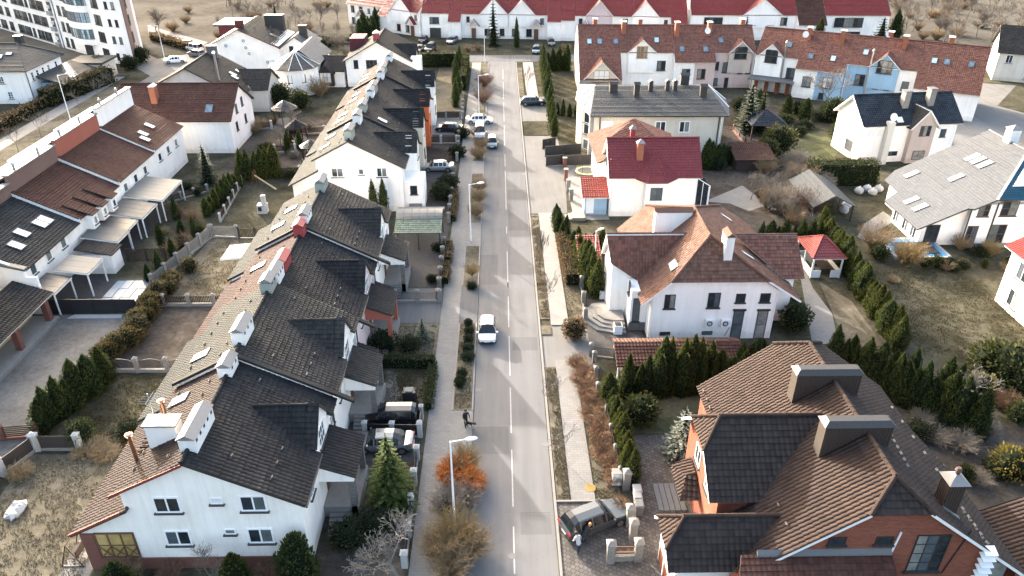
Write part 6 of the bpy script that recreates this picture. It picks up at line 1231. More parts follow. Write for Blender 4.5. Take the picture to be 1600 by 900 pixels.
k1 = terrace('terrace_house', KA, 0, 8.2, 'grey', 't_rust', 'end terrace house whose rust-red roof sweeps down almost to the ground', gK, [(0, 8.2, 3.1)], [(4.2, 3.1, 6.3, 3.3, 'cream')], [(4.2, 3.6, 3.0, 2.2, 3, 'framey', -5.4, 'blind')])
k2 = terrace('terrace_house', KA, 8.2, 22.6, 'white2', 't_rust', 'white terrace house with ochre-framed window in its gable', gK, [(8.2, 9.9, 7.1), (9.9, 18.6, 7.1), (18.6, 22.6, 5.7)], [(12.4, 2.6, 9.3, 7.1, 'white2')], [(12.4, 7.0, 2.1, 2.2, 3, 'framey', -.26), (10.9, 4.2, .95, 1.9, 2), (12.9, 4.2, .95, 1.9, 2), (16.4, 4.3, 1.7, 1.9, 2), (21.0, 3.2, 1.6, 1.9, 2, 'framed', -1.8)])
k3 = terrace('terrace_house', KA, 22.6, 34.6, 'pink', 't_rust', 'pale pink terrace house with dark arched gable window', gK, [(22.6, 26.6, 5.7), (26.6, 34.6, 7.1)], [(31.6, 2.2, 9.1, 7.1, 'beige')], [(24.0, 3.2, 1.6, 1.9, 2, 'frameb', -1.8), (27.3, 4.3, .9, 1.6, 1), (29.3, 4.0, 1.6, 2.0, 2), (32.0, 3.8, .9, 2.0, 1), (33.6, 3.8, .9, 2.0, 1), (31.6, 6.9, 2.4, 2.3, 2, 'framed', -.26), (27.2, 1.2, 1.4, 1.4, 2), (29.6, 1.0, .8, 2.0, 1)])
KB = Fr((49.6, 148.0), R_(-29.0))
k4 = terrace('terrace_house', KB, 0, 12.0, 'white2', 't_rust', 'white terrace house with glazed ground floor where the long terrace bends', gK, [(0, 8.0, 7.1), (8.0, 12.0, 5.7)], [(3.0, 2.1, 9.1, 7.1, 'white2')], [(3.0, 6.8, 2.3, 2.4, 2, 'framed', -.26), (2.2, 3.9, .9, 2.0, 1), (3.8, 3.9, .9, 2.0, 1), (7.0, 4.0, 1.7, 1.9, 2), (10.4, 3.2, 1.6, 1.9, 2, 'framed', -1.8)])
k5 = terrace('terrace_house', KB, 12.0, 25.5, 'blue', 't_rust', 'pale blue terrace house with large gable window', gK, [(12.0, 16.6, 5.7), (16.6, 25.5, 7.1)], [(23.0, 2.4, 9.2, 7.1, 'blue')], [(14.0, 3.4, 1.7, 2.0, 2, 'framed', -1.8, 'blind'), (19.3, 4.2, 1.7, 2.0, 2), (22.2, 3.9, .9, 2.0, 1), (24.1, 3.9, .9, 2.0, 1), (23.0, 7.0, 2.6, 2.3, 3, 'framed', -.26), (13.4, .9, .9, 1.2, 1, 'framed', -1.8)])
k6 = terrace('terrace_house', KB, 25.5, 38.8, 'white2', 't_rust', 'right end terrace house, rust-red roof sweeping down behind the navy roof', gK, [(25.5, 28.4, 7.1), (28.4, 38.8, 4.8)], [], [(27.0, 4.0, 1.2, 1.6, 1)])
for h_, fr, us in ((k1, KA, (2.2, 4.2, 7.4)), (k2, KA, (15.4,)), (k3, KA, (28.0,)), (k4, KB, (5.6,)), (k5, KB, (19.2,)), (k6, KB, (30.6, 32.6, 36.4))):
    for u in us: skylight(h_, fr(u, 1.9 if h_ in (k1, k6) else 2.2, zK(1.9 if h_ in (k1, k6) else 2.2) + .05), -fr.n * .6 + Vector((0, 0, .8)), .95, 1.3)
for h_, fr, u in ((k2, KA, 20.2), (k3, KA, 24.8), (k4, KB, 10.0), (k5, KB, 14.0)): skylight(h_, fr(u, .4, zK(.4) + .05), -fr.n * .6 + Vector((0, 0, .8)), .95, 1.3)
for h_, fr, u, v in ((k1, KA, 9.0, 4.0), (k2, KA, 19.4, 3.4), (k3, KA, 25.8, 3.6), (k3, KA, 33, 6.8), (k4, KB, 8.6, 4.0), (k5, KB, 14.6, 3.8), (k5, KB, 22.5, 6.8), (k5, KB, 25.2, 4.0), (k6, KB, 32.5, 6.8), (k1, KA, 3.6, 6.9), (k2, KA, 12.6, 6.9)): pz = fr(u, v, 0); chimney(h_, pz.x, pz.y, 8.6, 11.9, .8, 1.1, 'chimo', 'chimw', 'flat', fr.a)
dish(KA(25.3, 2.8, 9.9), 'white satellite dish on a brick chimney of the pink terrace house', .6, 3.0); dish(KB(8.0, 3.2, 10.2), 'white satellite dish on the chimney where the long terrace bends', .6, 3.2); dish(KB(22.0, 6.3, 11.0), 'white satellite dish behind the ridge of the pale blue terrace house', .6, 3.0)
for fr, u, h_ in ((KB, 5.4, k4), (KB, 20.6, k5)): pp = fr(u, -.2, 0); mb = MB(); mb.tube(pp, pp + Vector((0, 0, 9.6)), .16, .16, 8); mb.tube(pp + Vector((0, 0, 9.6)), pp + Vector((0, 0, 10)), .26, .1, 8); mb.build('flue', M['galv'], h_)
mb = MB(); mb.obox(KB(4, -1.5, 0).xy, KB.a, 8.5, 3.4, 2.7, 2.9); mb.build('terrace_awning', M['lead'], k4)
for u in (1, 3, 5, 7): mb = MB(); mb.obox(KB(u, -.6, 0).xy, KB.a, .7, .5, 0, 2.69); mb.build('brick_pier', M['brick'], k4)
for fr, u, h_ in ((KA, 26.62, k3), (KA, 34.4, k3), (KB, 12.2, k5), (KB, 16.8, k5)): pipe(h_, [fr(u, 0.05, 6.9), fr(u, .05, .1)], .08, 'white_m')
pipe(k2, [KA(18.65, -.0, 7), KA(18.65, -.0, .1)], .08, 'white_m')
# ---- L: far terrace with red roofs
gL = 'houses of the far red-roofed terrace'
LA = Fr((-19.6, 198.6), R_(-6.0)); LB = Fr((-41.0, 214.0), R_(-36.0))
def dcan(h, fr, u, z=3.0, v=0.0, rm='t_redr'):
    for s in (-1, 1): roof(h, [fr(u + s * 1.6, v - 1.3, z), fr(u + s * 1.6, v, z), fr(u, v, z + 1.9), fr(u, v - 1.3, z + 1.9)], rm, .12, edge='fascia', name='door_canopy')
    mb = MB(); mb.obox(fr(u, v - .03, 0).xy, fr.a, 1.1, .1, 0, 2.5); mb.build('door', M['frameb'], h)
def lunit(fr, u0, u1, label, segs, gables, wins, door=None, walls='white2', garages=(), rm='t_redr'):
    h = terrace('far_terrace_house', fr, u0, u1, walls, rm, label, gL, segs, gables, wins, 10.6, 5.8, .78)
    if door is not None: dcan(h, fr, door)
    for g in garages: mb = MB(); mb.obox(fr(g, -.02, 0).xy, fr.a, 2.8, .1, 0, 2.4); mb.build('garage_door', M['dark_m'], h)
    return h
E6 = 6.15
l0 = lunit(LB, 0, 13, 'far terrace house at the left end, turned towards the side road', [(0, 13, E6)], [], [(2, 4.6, 1.2, 1.7, 2), (5, 4.6, 1.2, 1.7, 2), (2, 1.6, 1.2, 1.7, 2), (8, 4.6, .8, 1.2, 1)], 5.6)
l1 = lunit(LB, 13, 25.6, 'far terrace house with a small red attic triangle at the left bend', [(13, 16.4, 4.6), (16.4, 25.6, E6)], [(19.6, 3.2, 9.4, E6, 'white2')], [(14.6, 3.4, 1.7, 1.5, 2), (18.4, 4.6, 1.2, 1.7, 2), (21.2, 4.6, 1.2, 1.7, 2), (18.4, 1.6, 1.2, 1.7, 2), (21.4, 1.6, 1.2, 1.7, 2), (24.4, 4.6, .7, 1.2, 1)], 23.2)
l2 = lunit(LA, 0, 7.0, 'far terrace house with garage door behind the black jeep', [(0, 7.0, E6)], [], [(3.2, 4.2, 2.4, 1.6, 3)], None, garages=(3.4,))
l3 = lunit(LA, 7.0, 10.2, 'narrow recessed far terrace house above the silver car', [(7.0, 10.2, 4.6)], [], [(8.6, 3.3, 1.5, 1.4, 2)], None, garages=(8.6,))
l4 = lunit(LA, 10.2, 22.0, 'far terrace house behind the tall spruce, dark canopy over its door', [(10.2, 22.0, E6)], [(18.4, 3.4, 9.6, E6, 'white2')], [(11.8, 4.6, .8, 1.3, 1), (16.6, 4.7, 1.4, 1.7, 2), (20.4, 4.7, 1.2, 1.7, 2), (16.6, 1.6, 1.4, 1.7, 2), (20.4, 1.6, 1.2, 1.7, 2)], 13.2)
l5 = lunit(LA, 22.0, 31.8, 'far terrace house with white gable facing the end of the street', [(22.0, 31.8, E6)], [(25.4, 3.2, 9.5, E6, 'white2')], [(23.6, 4.6, 1.4, 1.8, 2), (27.2, 4.6, 1.4, 1.8, 2), (23.6, 1.6, 1.4, 1.8, 2), (27.2, 1.6, 1.4, 1.8, 2), (30.4, 4.4, .9, 1.4, 1)], 29.0)
l6 = lunit(LA, 31.8, 38.6, 'low far terrace pair with two garage doors', [(31.8, 35.2, 4.9), (35.2, 38.6, 5.2)], [], [(33.4, 3.5, 1.5, 1.7, 2), (36.8, 3.8, 1.5, 1.6, 2)], None, garages=(33.4, 36.8))
l7 = lunit(LA, 38.6, 53.0, 'far terrace house with pinkish gable above the rust roof', [(38.6, 53.0, E6)], [(44.6, 3.2, 9.5, E6, 'rose')], [(40.0, 4.5, .9, 1.4, 1), (43.2, 4.6, 1.4, 1.8, 2), (46.4, 4.6, 1.4, 1.8, 2), (51, 4.5, 1.2, 1.6, 2)], 41.4)
l8 = lunit(LA, 53.0, 66.0, 'far terrace house with white gable right of the pinkish one', [(53.0, 62.0, E6), (62, 66, 4.9)], [(55.8, 3.2, 9.5, E6, 'white2')], [(54.2, 4.6, 1.4, 1.8, 2), (57.6, 4.6, 1.4, 1.8, 2), (60.9, 4.5, .9, 1.4, 1), (64, 3.6, 1.5, 1.4, 2)], None)
LC = Fr((47.5, 194.0), R_(-2.0))
l9 = lunit(LC, 0, 26.0, 'far terrace house with wide dark window in its white gable', [(0, 26.0, 6.3)], [(17.5, 4.6, 9.8, 6.3, 'white2')], [(5.6, 4.4, 4.6, 2.2, 4), (15.5, 4.6, 1.4, 1.8, 2), (19.8, 4.6, 1.6, 1.8, 2), (23, 4.6, 1.6, 1.8, 2)], None)
l9b = lunit(LC, 26.0, 33.0, 'small dark far terrace link with red-brown roof piece', [(26, 33, 4.4)], [], [(28, 3.0, 1.4, 1.3, 2), (31, 3.0, 1.4, 1.3, 2)], None, rm='t_dbrown')
l10 = lunit(LC, 33.0, 49.0, 'far right terrace house with long dark window band', [(33.0, 49.0, 6.3)], [], [(39.0, 4.4, 7.0, 2.2, 6), (40.6, 1.4, 3.4, 1.6, 3)], None)
fh = thing('slate_roofed_house', 'white house with dark slate roof at the upper right edge', 'house', (110, 152, 0)); FFr = Fr((101.5, 154.5), R_(-24))
mb = MB(); mb.extrude([FFr(0, 0, -.1), FFr(0, 10, -.1), FFr(0, 10, 6), FFr(0, 5, 10), FFr(0, 0, 6)], FFr(16, 0, 0) - FFr(0, 0, 0)); mb.build('wall', M['ivory'], fh); roof(fh, [FFr(-.5, -.6, 5.6), FFr(17, -.6, 5.6), FFr(17, 5, 10.1), FFr(-.5, 5, 10.1)], 't_char2'); roof(fh, [FFr(-.5, 10.6, 5.6), FFr(17, 10.6, 5.6), FFr(17, 5, 10.1), FFr(-.5, 5, 10.1)], 't_char2')
for u, z in ((2, 4.4), (7, 4.2), (6, 1.5), (9, 1.5)): window(fh, FFr(u, 0, z), FFr.a, 1.2, 1.6, 2, 1, 'frame')

pv = thing('navy_pavilion', 'square garden pavilion with navy hip roof beside the blue spruce', 'pavilion', (*G(1191, 210).xy, 0)); px_, py_ = G(1191, 210).x, G(1191, 210).y; q = [(px_ - 3, py_ - 3, 2.4), (px_ + 3, py_ - 3, 2.4), (px_ + 3, py_ + 3, 2.4), (px_ - 3, py_ + 3, 2.4)]
for i in range(4): roof(pv, [q[i], q[(i + 1) % 4], (px_, py_, 4.3)], 't_navy', .1); mb = MB(); mb.box(q[i][0] * .9 + px_ * .1 - .1, q[i][0] * .9 + px_ * .1 + .1, q[i][1] * .9 + py_ * .1 - .1, q[i][1] * .9 + py_ * .1 + .1, 0, 2.4); mb.build('post', M['woodd'], pv)
pr = thing('brown_lean_to', 'low brown-roofed lean-to behind the pinkish bare tree', 'shed', (*G(1172, 262).xy, 0)); px_, py_ = G(1172, 262).x, G(1172, 262).y; roof(pr, [(px_ - 3, py_ - 2, 1.9), (px_ + 3, py_ - 2, 1.9), (px_ + 3, py_ + 3, 2.9), (px_ - 3, py_ + 3, 2.9)], 't_dbrown', .1); wallbox(pr, px_ - 2.6, px_ + 2.6, py_ - 1.6, py_ + 2.6, 0, 1.95, 'woodd')
# ================================================================== GROUND
def sheet(name, pts, mat, lay, kind='structure', label=None):
    mb = MB(); mb.poly([(p[0], p[1], .004 * lay) for p in pts]); o = mb.build(name, M[mat])
    me = o.data
    if me.polygons[0].normal.z < 0: me.flip_normals()
    o['kind'] = kind; return o
def rect(name, x0, x1, y0, y1, mat, lay): return sheet(name, [(x0, y0), (x1, y0), (x1, y1), (x0, y1)], mat, lay)
def gp(name, pix, mat, lay): return sheet(name, [G(*p) for p in pix], mat, lay)
def slab(name, x0, x1, y0, y1, mat, z=.1): mb = MB(); mb.box(x0, x1, y0, y1, -.05, z); return struct(mb.build(name, M[mat]))
def kerb(x, y0, y1, w_=.15): mb = MB(); mb.box(x - w_ / 2, x + w_ / 2, y0, y1, -.05, .12); return struct(mb.build('kerb', M['kerb']))
mb = MB(); mb.poly([(-2500, -400, 0), (2500, -400, 0), (2500, 4000, 0), (-2500, 4000, 0)]); struct(mb.build('ground', M['lawn']))
rect('field', -400, 400, 203, 900, 'field', 1); sheet('field', [(-400, 150), (-110, 160), (-78, 182), (-60, 185), (-46, 203), (-400, 203)], 'field', 1); sheet('field', [(92, 165), (400, 110), (400, 203), (70, 203)], 'field', 1)
road = rect('road', -2.4, 3.55, -30, 172.5, 'asphalt', 2); rect('cross_street', -46, 120, 172, 178.4, 'asphalt2', 3)
rect('side_street', -73.5, -66.5, 40, 168, 'asphalt2', 2); sheet('side_street', [(-73, 160), (-66, 166), (-50, 186), (-46, 194), (-58, 194), (-78, 176), (-90, 190), (-96, 186), (-78, 166)], 'conc_sl', 3); rect('verge', -78.5, -73.6, 40, 152, 'dry', 2); rect('footpath', -81.5, -78.5, 40, 160, 'paverp', 3)
for ya, yb in ((441, 448), (463.5, 511.5), (525, 587), (606, 677), (702.7, 792), (823, 897), (241, 260), (267, 327.5), (354, 365), (393, 448), (196, 228), (160, 190), (128, 155), (108, 124)):
    a, b = G(797, ya).y, G(797, yb).y; mb = MB(); mb.box(.65, .75, min(a, b), max(a, b), .013, .016); mb.build('lane_marking', M['paint'], road)
for x0, x1, y0, y1 in ((-2.3, .5, 44.0, 47.2), (1.0, 3.4, 58, 60.2), (-2.3, -.4, 70.5, 77.5), (.9, 3.4, 84, 97), (-2.3, .4, 110, 121), (1.2, 3.3, 36, 38)): mb = MB(); mb.box(x0, x1, y0, y1, .0085, .0105); mb.build('asphalt_patch', M['patch'], road)
for y in (47.3, 37.8, 77.6): mb = MB(); mb.box(-2.35, 3.5, y, y + .05, .0095, .0125); mb.build('tar_joint', M['concd'], road)
for x, y in ((.55, 34.2), (3.35, 45.0), (-2.1, 52.0), (3.3, 74.5), (3.35, 103)): mb = MB(); mb.tube((x, y, .009), (x, y, .018), .28, .28, 16); mb.build('manhole_cover', M['concd'], road)
# left pavement, verges and drives (from the camera up the street)
for y0, y1 in ((20, 43.5), (49.2, 62.7), (70.2, 79.6), (86.2, 103.0), (108.3, 122.5), (129, 171)):
    slab('verge', -4.1, -2.62, y0, y1, 'dry'); kerb(-2.5, y0, y1)
    mb = MB(); mb.box(-4.24, -4.1, y0, y1, -.05, .12); struct(mb.build('kerb', M['kerb']))
slab('pavement', -6.1, -4.25, 20, 171, 'paver', .1)
for y0, y1, m_ in ((43.5, 49.2, 'paver'), (62.7, 70.2, 'asphalt2'), (79.6, 86.2, 'paver'), (103, 108.3, 'paverp'), (122.5, 129, 'paver')): rect('driveway', -6.7, -2.4, y0, y1, m_, 27) if False else slab('driveway', -4.245, -2.42, y0 + .005, y1 - .005, m_, .085)
for x0, x1, y0, y1, m_, l in ((-12.4, -6.1, 62.9, 69.8, 'asphalt2', 3), (-12.4, -6.7, 43.3, 50.0, 'paverd', 3), (-12.4, -6.5, 70, 86, 'cobble', 3), (-12.4, -6.5, 100.5, 107.5, 'paverd', 3), (-12.4, -6.6, 121, 131, 'paverp', 3), (-12.4, -6.4, 30, 43.3, 'soil', 2), (-12.4, -6.1, 50.2, 55.4, 'lawn', 2), (-12.4, -6.1, 55.4, 62.8, 'dry', 2), (-12.4, -6.7, 86, 100.4, 'soil', 2), (-12.4, -6.8, 107.6, 121, 'soil', 2), (-12.4, -6.9, 131, 168, 'dry', 2), (-9.9, -9.0, 33, 44, 'paverd', 3)): rect('driveway' if m_ in ('asphalt2', 'paverd', 'cobble', 'paverp') else 'front_garden', x0, x1, y0, y1, m_, l)
sheet('gravel_bed', [(-10.2, 50.3), (-8.9, 50.3), (-8.7, 51.5), (-9.2, 53.0), (-9.4, 54.6), (-10.3, 55.0)], 'gravel', 4)
# back gardens on the left
rect('gravel_yard', -44.6, -36.4, 44, 65, 'gravel', 2); rect('back_garden', -36.3, -26.5, 30, 44.5, 'dry', 2); rect('back_garden', -36.3, -26.5, 44.5, 55, 'lawn', 2); rect('back_garden', -36.0, -26.5, 55.4, 66.4, 'soil', 2); sheet('back_garden', [(-35.8, 66.8), (-26.5, 66.8), (-26.5, 81.5), (-35, 82.5)], 'dry', 2); rect('back_garden', -42, -26.5, 83, 100, 'lawn', 2)
rect('pool_patio', -43.5, -37.8, 66, 72.5, 'paverd', 2); rect('terrace', -46.8, -43.2, 66, 98, 'cobble', 3); rect('path', -28.6, -26.6, 30, 36, 'paver', 3); sheet('snow_strip', [(-43.4, 64.3), (-38.0, 64.3), (-38.2, 65.0), (-43.0, 65.05)], 'cwhite', 4)
bp = thing('covered_pool', 'blue-grey pool cover behind the black fence', 'pool', (-40.2, 69, 0))
M['cover'] = m_flat('blue_pool_cover', (.16, .26, .34), .5, 0, .25, .8)
for i in range(4): 
    for j in range(3): mb = MB(); mb.box(-41.6 + .95 * i + .02, -40.7 + .95 * i, 66.4 + 1.8 * j + .02, 68.15 + 1.8 * j, 0, .14 + .02 * ((i + j) % 2)); mb.build('cover_panel', M['cover'], bp)
rect('back_garden', -41, -26.5, 100, 122, 'soil', 2); rect('yard', -46, -27, 122, 131, 'soil', 2); rect('lawn', -13.2, -6.9, 140, 168, 'dry', 3)
# right pavement, verge, drives
for y0, y1 in ((39.0, 55.2), (63.3, 70), (70.6, 88.5), (143.5, 166)): slab('verge', 3.86, 4.8, y0, y1, 'dry')
slab('verge', 3.86, 4.8, 60.5, 62.1, 'dry'); slab('verge', 4.0, 8.0, 120.3, 127.8, 'lawn')
kerb(3.7, -30, 171, .18)
slab('pavement', 4.85, 6.6, 39.0, 56.3, 'paver', .1); slab('pavement', 4.85, 6.6, 62.2, 89, 'paverp', .1); slab('pavement', 5.2, 7.4, 140, 171, 'paverp', .1)
mb = MB(); mb.box(3.8, 7.9, 38.86, 39.0, -.05, .13); struct(mb.build('kerb', M['kerb']))
slab('driveway', 3.8, 8.1, 56.31, 62.15, 'conc_sl', .05) if False else rect('driveway', 3.79, 8.3, 55.3, 62.2, 'conc_sl', 3)
sheet('forecourt', [(3.79, 89), (8.6, 89), (9.4, 104), (9.4, 120.2), (3.79, 120.2)], 'conc_sl', 3); rect('driveway', 3.79, 9.0, 127.9, 143.4, 'conc_sl', 3)
rect('verge', 6.65, 8.5, 39.0, 56, 'dry', 2); rect('verge', 6.65, 8.4, 62.3, 89, 'dry', 2); rect('driveway', 3.79, 10.4, 22, 38.85, 'pavemix', 3); rect('yard', 9.6, 13.6, 29, 46, 'pavemix', 2)
mb = MB(); mb.tube((6.35, 40.2, .1), (6.35, 40.2, .112), .42, .42, 18); m_ = mb.build('manhole_cover', M['twigy']); struct(m_)
mb = MB(); mb.tube((6.5, 54.4, .1), (6.5, 54.4, .112), .38, .38, 18); struct(mb.build('manhole_cover', M['concrete']))
rect('forecourt', 8.31, 13.6, 57.2, 70, 'cobble', 2); rect('garden', 8.6, 30, 46.2, 52.5, 'green', 2); gp('garden_path', [(1238, 400), (1252, 440), (1262, 500), (1270, 540), (1310, 535), (1300, 490), (1270, 450), (1262, 430), (1330, 400), (1290, 380)], 'paver', 3); gp('lawn', [(1280, 440), (1330, 470), (1380, 540), (1330, 545), (1310, 510)], 'dry', 3)
gp('lawn', [(1420, 440), (1560, 430), (1560, 500), (1600, 540), (1600, 560), (1480, 560), (1430, 500)], 'lawn', 2); rect('back_garden', 31, 60, 25, 47, 'soil', 2); gp('garden_path', [(1350, 350), (1380, 330), (1400, 345), (1370, 360), (1420, 395), (1390, 400), (1340, 370)], 'paver', 3)
rect('yard', 26.5, 40, 78, 112, 'soil', 2); gp('garden_path', [(1100, 315), (1160, 290), (1200, 320), (1170, 330), (1140, 318)], 'paver', 4); gp('lawn', [(1235, 200), (1330, 210), (1300, 250), (1250, 275), (1230, 240)], 'green', 3); rect('yard', 70, 96, 112, 130, 'paver', 2); sheet('side_street', [(84, 108), (160, 80), (160, 88), (96, 128), (92, 136), (104, 150), (98, 152), (84, 134)], 'conc_sl', 4)
rect('forecourt', 9.3, 13.8, 87, 108, 'paverp', 2)
# ================================================================== fences and walls
fence((-45.3, 65.2), (-36.7, 65.15), 'solid black fence at the end of the gravel yard', 1.7, 'black_m', 'black_m', 'solid', 4, .1, .03, 0, cap=False)
fence((-37.2, 70.4), (-35.1, 82.6), 'pale concrete panel fence bending past the covered pool', 1.5, 'concrete', 'concrete', 'slat', 5, .34, .15, .2); fence((-34.9, 82.7), (-31.8, 82.4), 'short pale concrete fence by the round garden stones', 1.5, 'concrete', 'concrete', 'slat', 1, .34, .15, .2); fence((-31.6, 82.3), (-27.6, 82.3), 'dark slat fence joining the pale concrete fence', 1.3, 'woodd', 'woodd', 'slat', 2, .15, .1, .1)
fence((-35.2, 55.2), (-27.2, 55.1), 'scalloped lattice fence on white posts between two back gardens', 1.4, 'concrete', 'black_m', 'lattice', 3, .34, .1, .35); fence((-34.6, 66.6), (-26.8, 66.5), 'brown slat fence with concrete posts between back gardens', 1.2, 'concrete', 'woodd', 'slat', 3, .36, .15, .35); fence((-42.4, 76.4), (-38.0, 76.4), 'dark picket fence beside the white garden shed', 1.7, 'woodd', 'woodd', 'slat', 2, .1, .03, 0, cap=False)
fence((-44.5, 45.6), (-36.8, 46.6), 'reddish brown board fence at the near end of the gravel yard', 1.3, 'brickd', 'rust_m', 'horiz', 3, .3, .1, .2, 'brickd'); fence((-37.2, 42.3), (-36.2, 45.0), 'short fence with white posts near the hay heap', 1.4, 'cwhite', 'rust_m', 'solid', 1, .42, .2, .2); fence((-36.0, 45.0), (-32.8, 45.0), 'brown panel fence between two white posts', 1.4, 'cwhite', 'rust_m', 'solid', 1, .42, .2, .2); fence((-37.6, 33.5), (-37.3, 41.6), 'brown panel fence at the left border of the dry lawn', 1.2, 'concrete', 'rust_m', 'solid', 3, .3, .1, .2)
a, b = G(345, 347), G(378, 288); fence(a, b, 'white-posted dark fence beside the thuja hedge and playground', 1.1, 'cwhite', 'woodd', 'slat', 5, .25, .1, .25)
a, b = G(262, 318), G(325, 300); fence(a, b, 'grey-posted dark fence behind the pale canopy', 1.0, 'concrete', 'woodd', 'slat', 3, .3, .1, .2)
for p, q, lb in (((430, 240), (495, 238), 'white-posted dark fence below the bare garden tree'), ((425, 276), (470, 274), 'white-posted fence beside the farther terrace garden'), ((450, 212), (508, 210), 'white-posted fence under the garden pavilions'), ((345, 205), (425, 202), 'white-posted fence in front of the cream gabled house'), ((480, 62), (548, 68), 'brown fence behind the turret house')): a, b = G(*p), G(*q); fence(a, b, lb, 1.3, 'cwhite' if 'white' in lb else 'concrete', 'woodd', 'solid' if 'brown' in lb else 'slat', None, .35, .15, .3, step=3)
fence((-11.0, 67.0), (-6.4, 66.95), 'stone-posted gate fence with black bars across the pink house drive', 1.2, 'block', 'black_m', 'bars', 2, .42, .2, .25)
for y0, y1, lb in ((67.2, 79.4, 'stone-posted front fence along the cobbled yard'), (86.4, 102.6, 'stone-posted front fence beside the evergreen hedge'), (108.4, 121.5, 'stone-posted front fence near the parked silver cars'), (129.5, 137, 'short stone-posted fence near the curved steps')): fence((-6.55, y0), (-6.75, y1), lb, 1.15, 'block', 'woodd', 'slat', None, .42, .2, .3)
fence((-10.9, 46.3), (-6.55, 46.1), 'black fence with white posts between the two parked cars', 1.2, 'cwhite', 'black_m', 'solid', 2, .36, .2, .1); fence((-6.4, 33.5), (-6.55, 43.5), 'white-posted fence behind the big spruce', 1.1, 'cwhite', 'rust_m', 'slat', 4, .42, .2, .2); fence((-6.55, 46.2), (-6.6, 48.2), 'tall white post pair beside the black car', 1.3, 'cwhite', 'black_m', 'solid', 1, .3, .15, .1)
fence((-12.0, 116.5), (-7.0, 116.4), 'dark slat fence behind the silver sedan', 1.2, 'cwhite', 'woodd', 'slat', 2, .35, .15, .2); fence((-12.0, 129.8), (-7.0, 129.8), 'dark board fence behind the black sedan', 1.3, 'concrete', 'rust_m', 'solid', 2, .3, .1, .1)
# right side
fence((8.35, 55.6), (8.15, 51.0), 'stone-posted fence behind the orange shrubs', 1.2, 'block', 'rust_m', 'bars', 2, .36, .2, .3); fence((8.3, 63), (8.55, 69.5), 'stone-posted iron fence by the villa forecourt', 1.2, 'block', 'black_m', 'bars', 2, .4, .25, .3); fence((8.25, 57.0), (10.4, 56.5), 'iron gate with stone posts beside the long shed', 1.1, 'block', 'black_m', 'bars', 1, .4, .25, .1); fence((8.45, 50.5), (8.6, 41), 'low dark fence with thin posts between orange shrubs and thujas', 1.2, 'concrete', 'rust_m', 'bars', 4, .22, .1, .2)
q = crop(860, 720, 200, 1000)
def gpost(px, label, h=1.7, w_=.5):
    p = G(*px); t = thing('gate_post', label, 'gate post', p); mb = MB(); mb.box(p.x - w_ / 2, p.x + w_ / 2, p.y - w_ / 2, p.y + w_ / 2, 0, h); mb.build('shaft', M['block'], t)
    mb = MB(); w2 = w_ / 2 + .08; mb.hexa([(p.x - w2, p.y - w2, h), (p.x + w2, p.y - w2, h), (p.x + w2, p.y + w2, h), (p.x - w2, p.y + w2, h), (p.x - .1, p.y - .1, h + .28), (p.x + .1, p.y - .1, h + .28), (p.x + .1, p.y + .1, h + .28), (p.x - .1, p.y + .1, h + .28)]); mb.build('cap', M['concrete'], t); return p
for px, lb in (((978, 764), 'stone gate post beside the small white cabinet'), ((983, 820), 'stone gate post behind the wheeled bins'), ((988, 843), 'stone gate post nearest the open gate leaf'), ((953, 877), 'stone gate post at the street end of the low wall'), ((996, 874), 'stone gate post at the house end of the low wall')): gpost(px, lb)
lw_ = thing('low_block_wall', 'low pale block wall with wooden rail between two gate posts', 'wall', G(975, 874)); a, b = G(957, 876), G(992, 874)
for r_ in range(2):
    for k in range(5): t0, t1 = k / 5, (k + 1) / 5; p0, p1 = a.lerp(b, t0 + .006), a.lerp(b, t1 - .006); mb = MB(); mb.box(p0.x, p1.x, p0.y - .12, p0.y + .12, .24 * r_, .24 * r_ + .23); mb.build('block', M['concrete'], lw_)
mb = MB(); mb.box(a.x, b.x, a.y - .06, a.y + .06, .7, .82); mb.box(a.x, b.x, a.y - .03, a.y + .03, 1.25, 1.31); mb.build('rail', M['wood'], lw_)
for k, (px, m_) in enumerate((((994, 779), 'cwhite'), ((995, 790), 'chimcap'), ((997, 803), 'lead'))):
    p = G(*px); t = thing('wheelie_bin', ('white', 'pale grey', 'darker grey')[k] + ' wheeled bin in the row behind the gate posts', 'bin', p, 'wheeled bins by the gate'); mb = MB(); mb.hexa([(p.x - .22, p.y - .25, .05), (p.x + .22, p.y - .25, .05), (p.x + .22, p.y + .25, .05), (p.x - .22, p.y + .25, .05), (p.x - .29, p.y - .36, 1.0), (p.x + .29, p.y - .36, 1.0), (p.x + .29, p.y + .3, 1.0), (p.x - .29, p.y + .3, 1.0)]); mb.build('tub', M[m_], t); mb = MB(); mb.hexa([(p.x - .32, p.y - .4, 1.0), (p.x + .32, p.y - .4, 1.0), (p.x + .32, p.y + .34, 1.0), (p.x - .32, p.y + .34, 1.0), (p.x - .26, p.y - .32, 1.1), (p.x + .26, p.y - .32, 1.1), (p.x + .26, p.y + .3, 1.13), (p.x - .26, p.y + .3, 1.13)]); mb.build('lid', M[m_], t); mb = MB(); mb.tube((p.x - .3, p.y + .3, .1), (p.x + .3, p.y + .3, .1), .1, .1, 10); mb.build('wheels', M['rubber'], t)
ub = thing('utility_cabinet', 'white utility cabinet beside the dry verge', 'cabinet', G(963, 755)); p = G(963, 755); mb = MB(); mb.box(p.x - .35, p.x + .35, p.y - .25, p.y + .25, 0, 1.15); mb.build('housing', M['white_m'], ub); mb = MB(); mb.box(p.x - .4, p.x + .4, p.y - .3, p.y + .3, 1.151, 1.2); mb.build('lid', M['concrete'], ub)
f = crop(840, 100, 340, 1275)
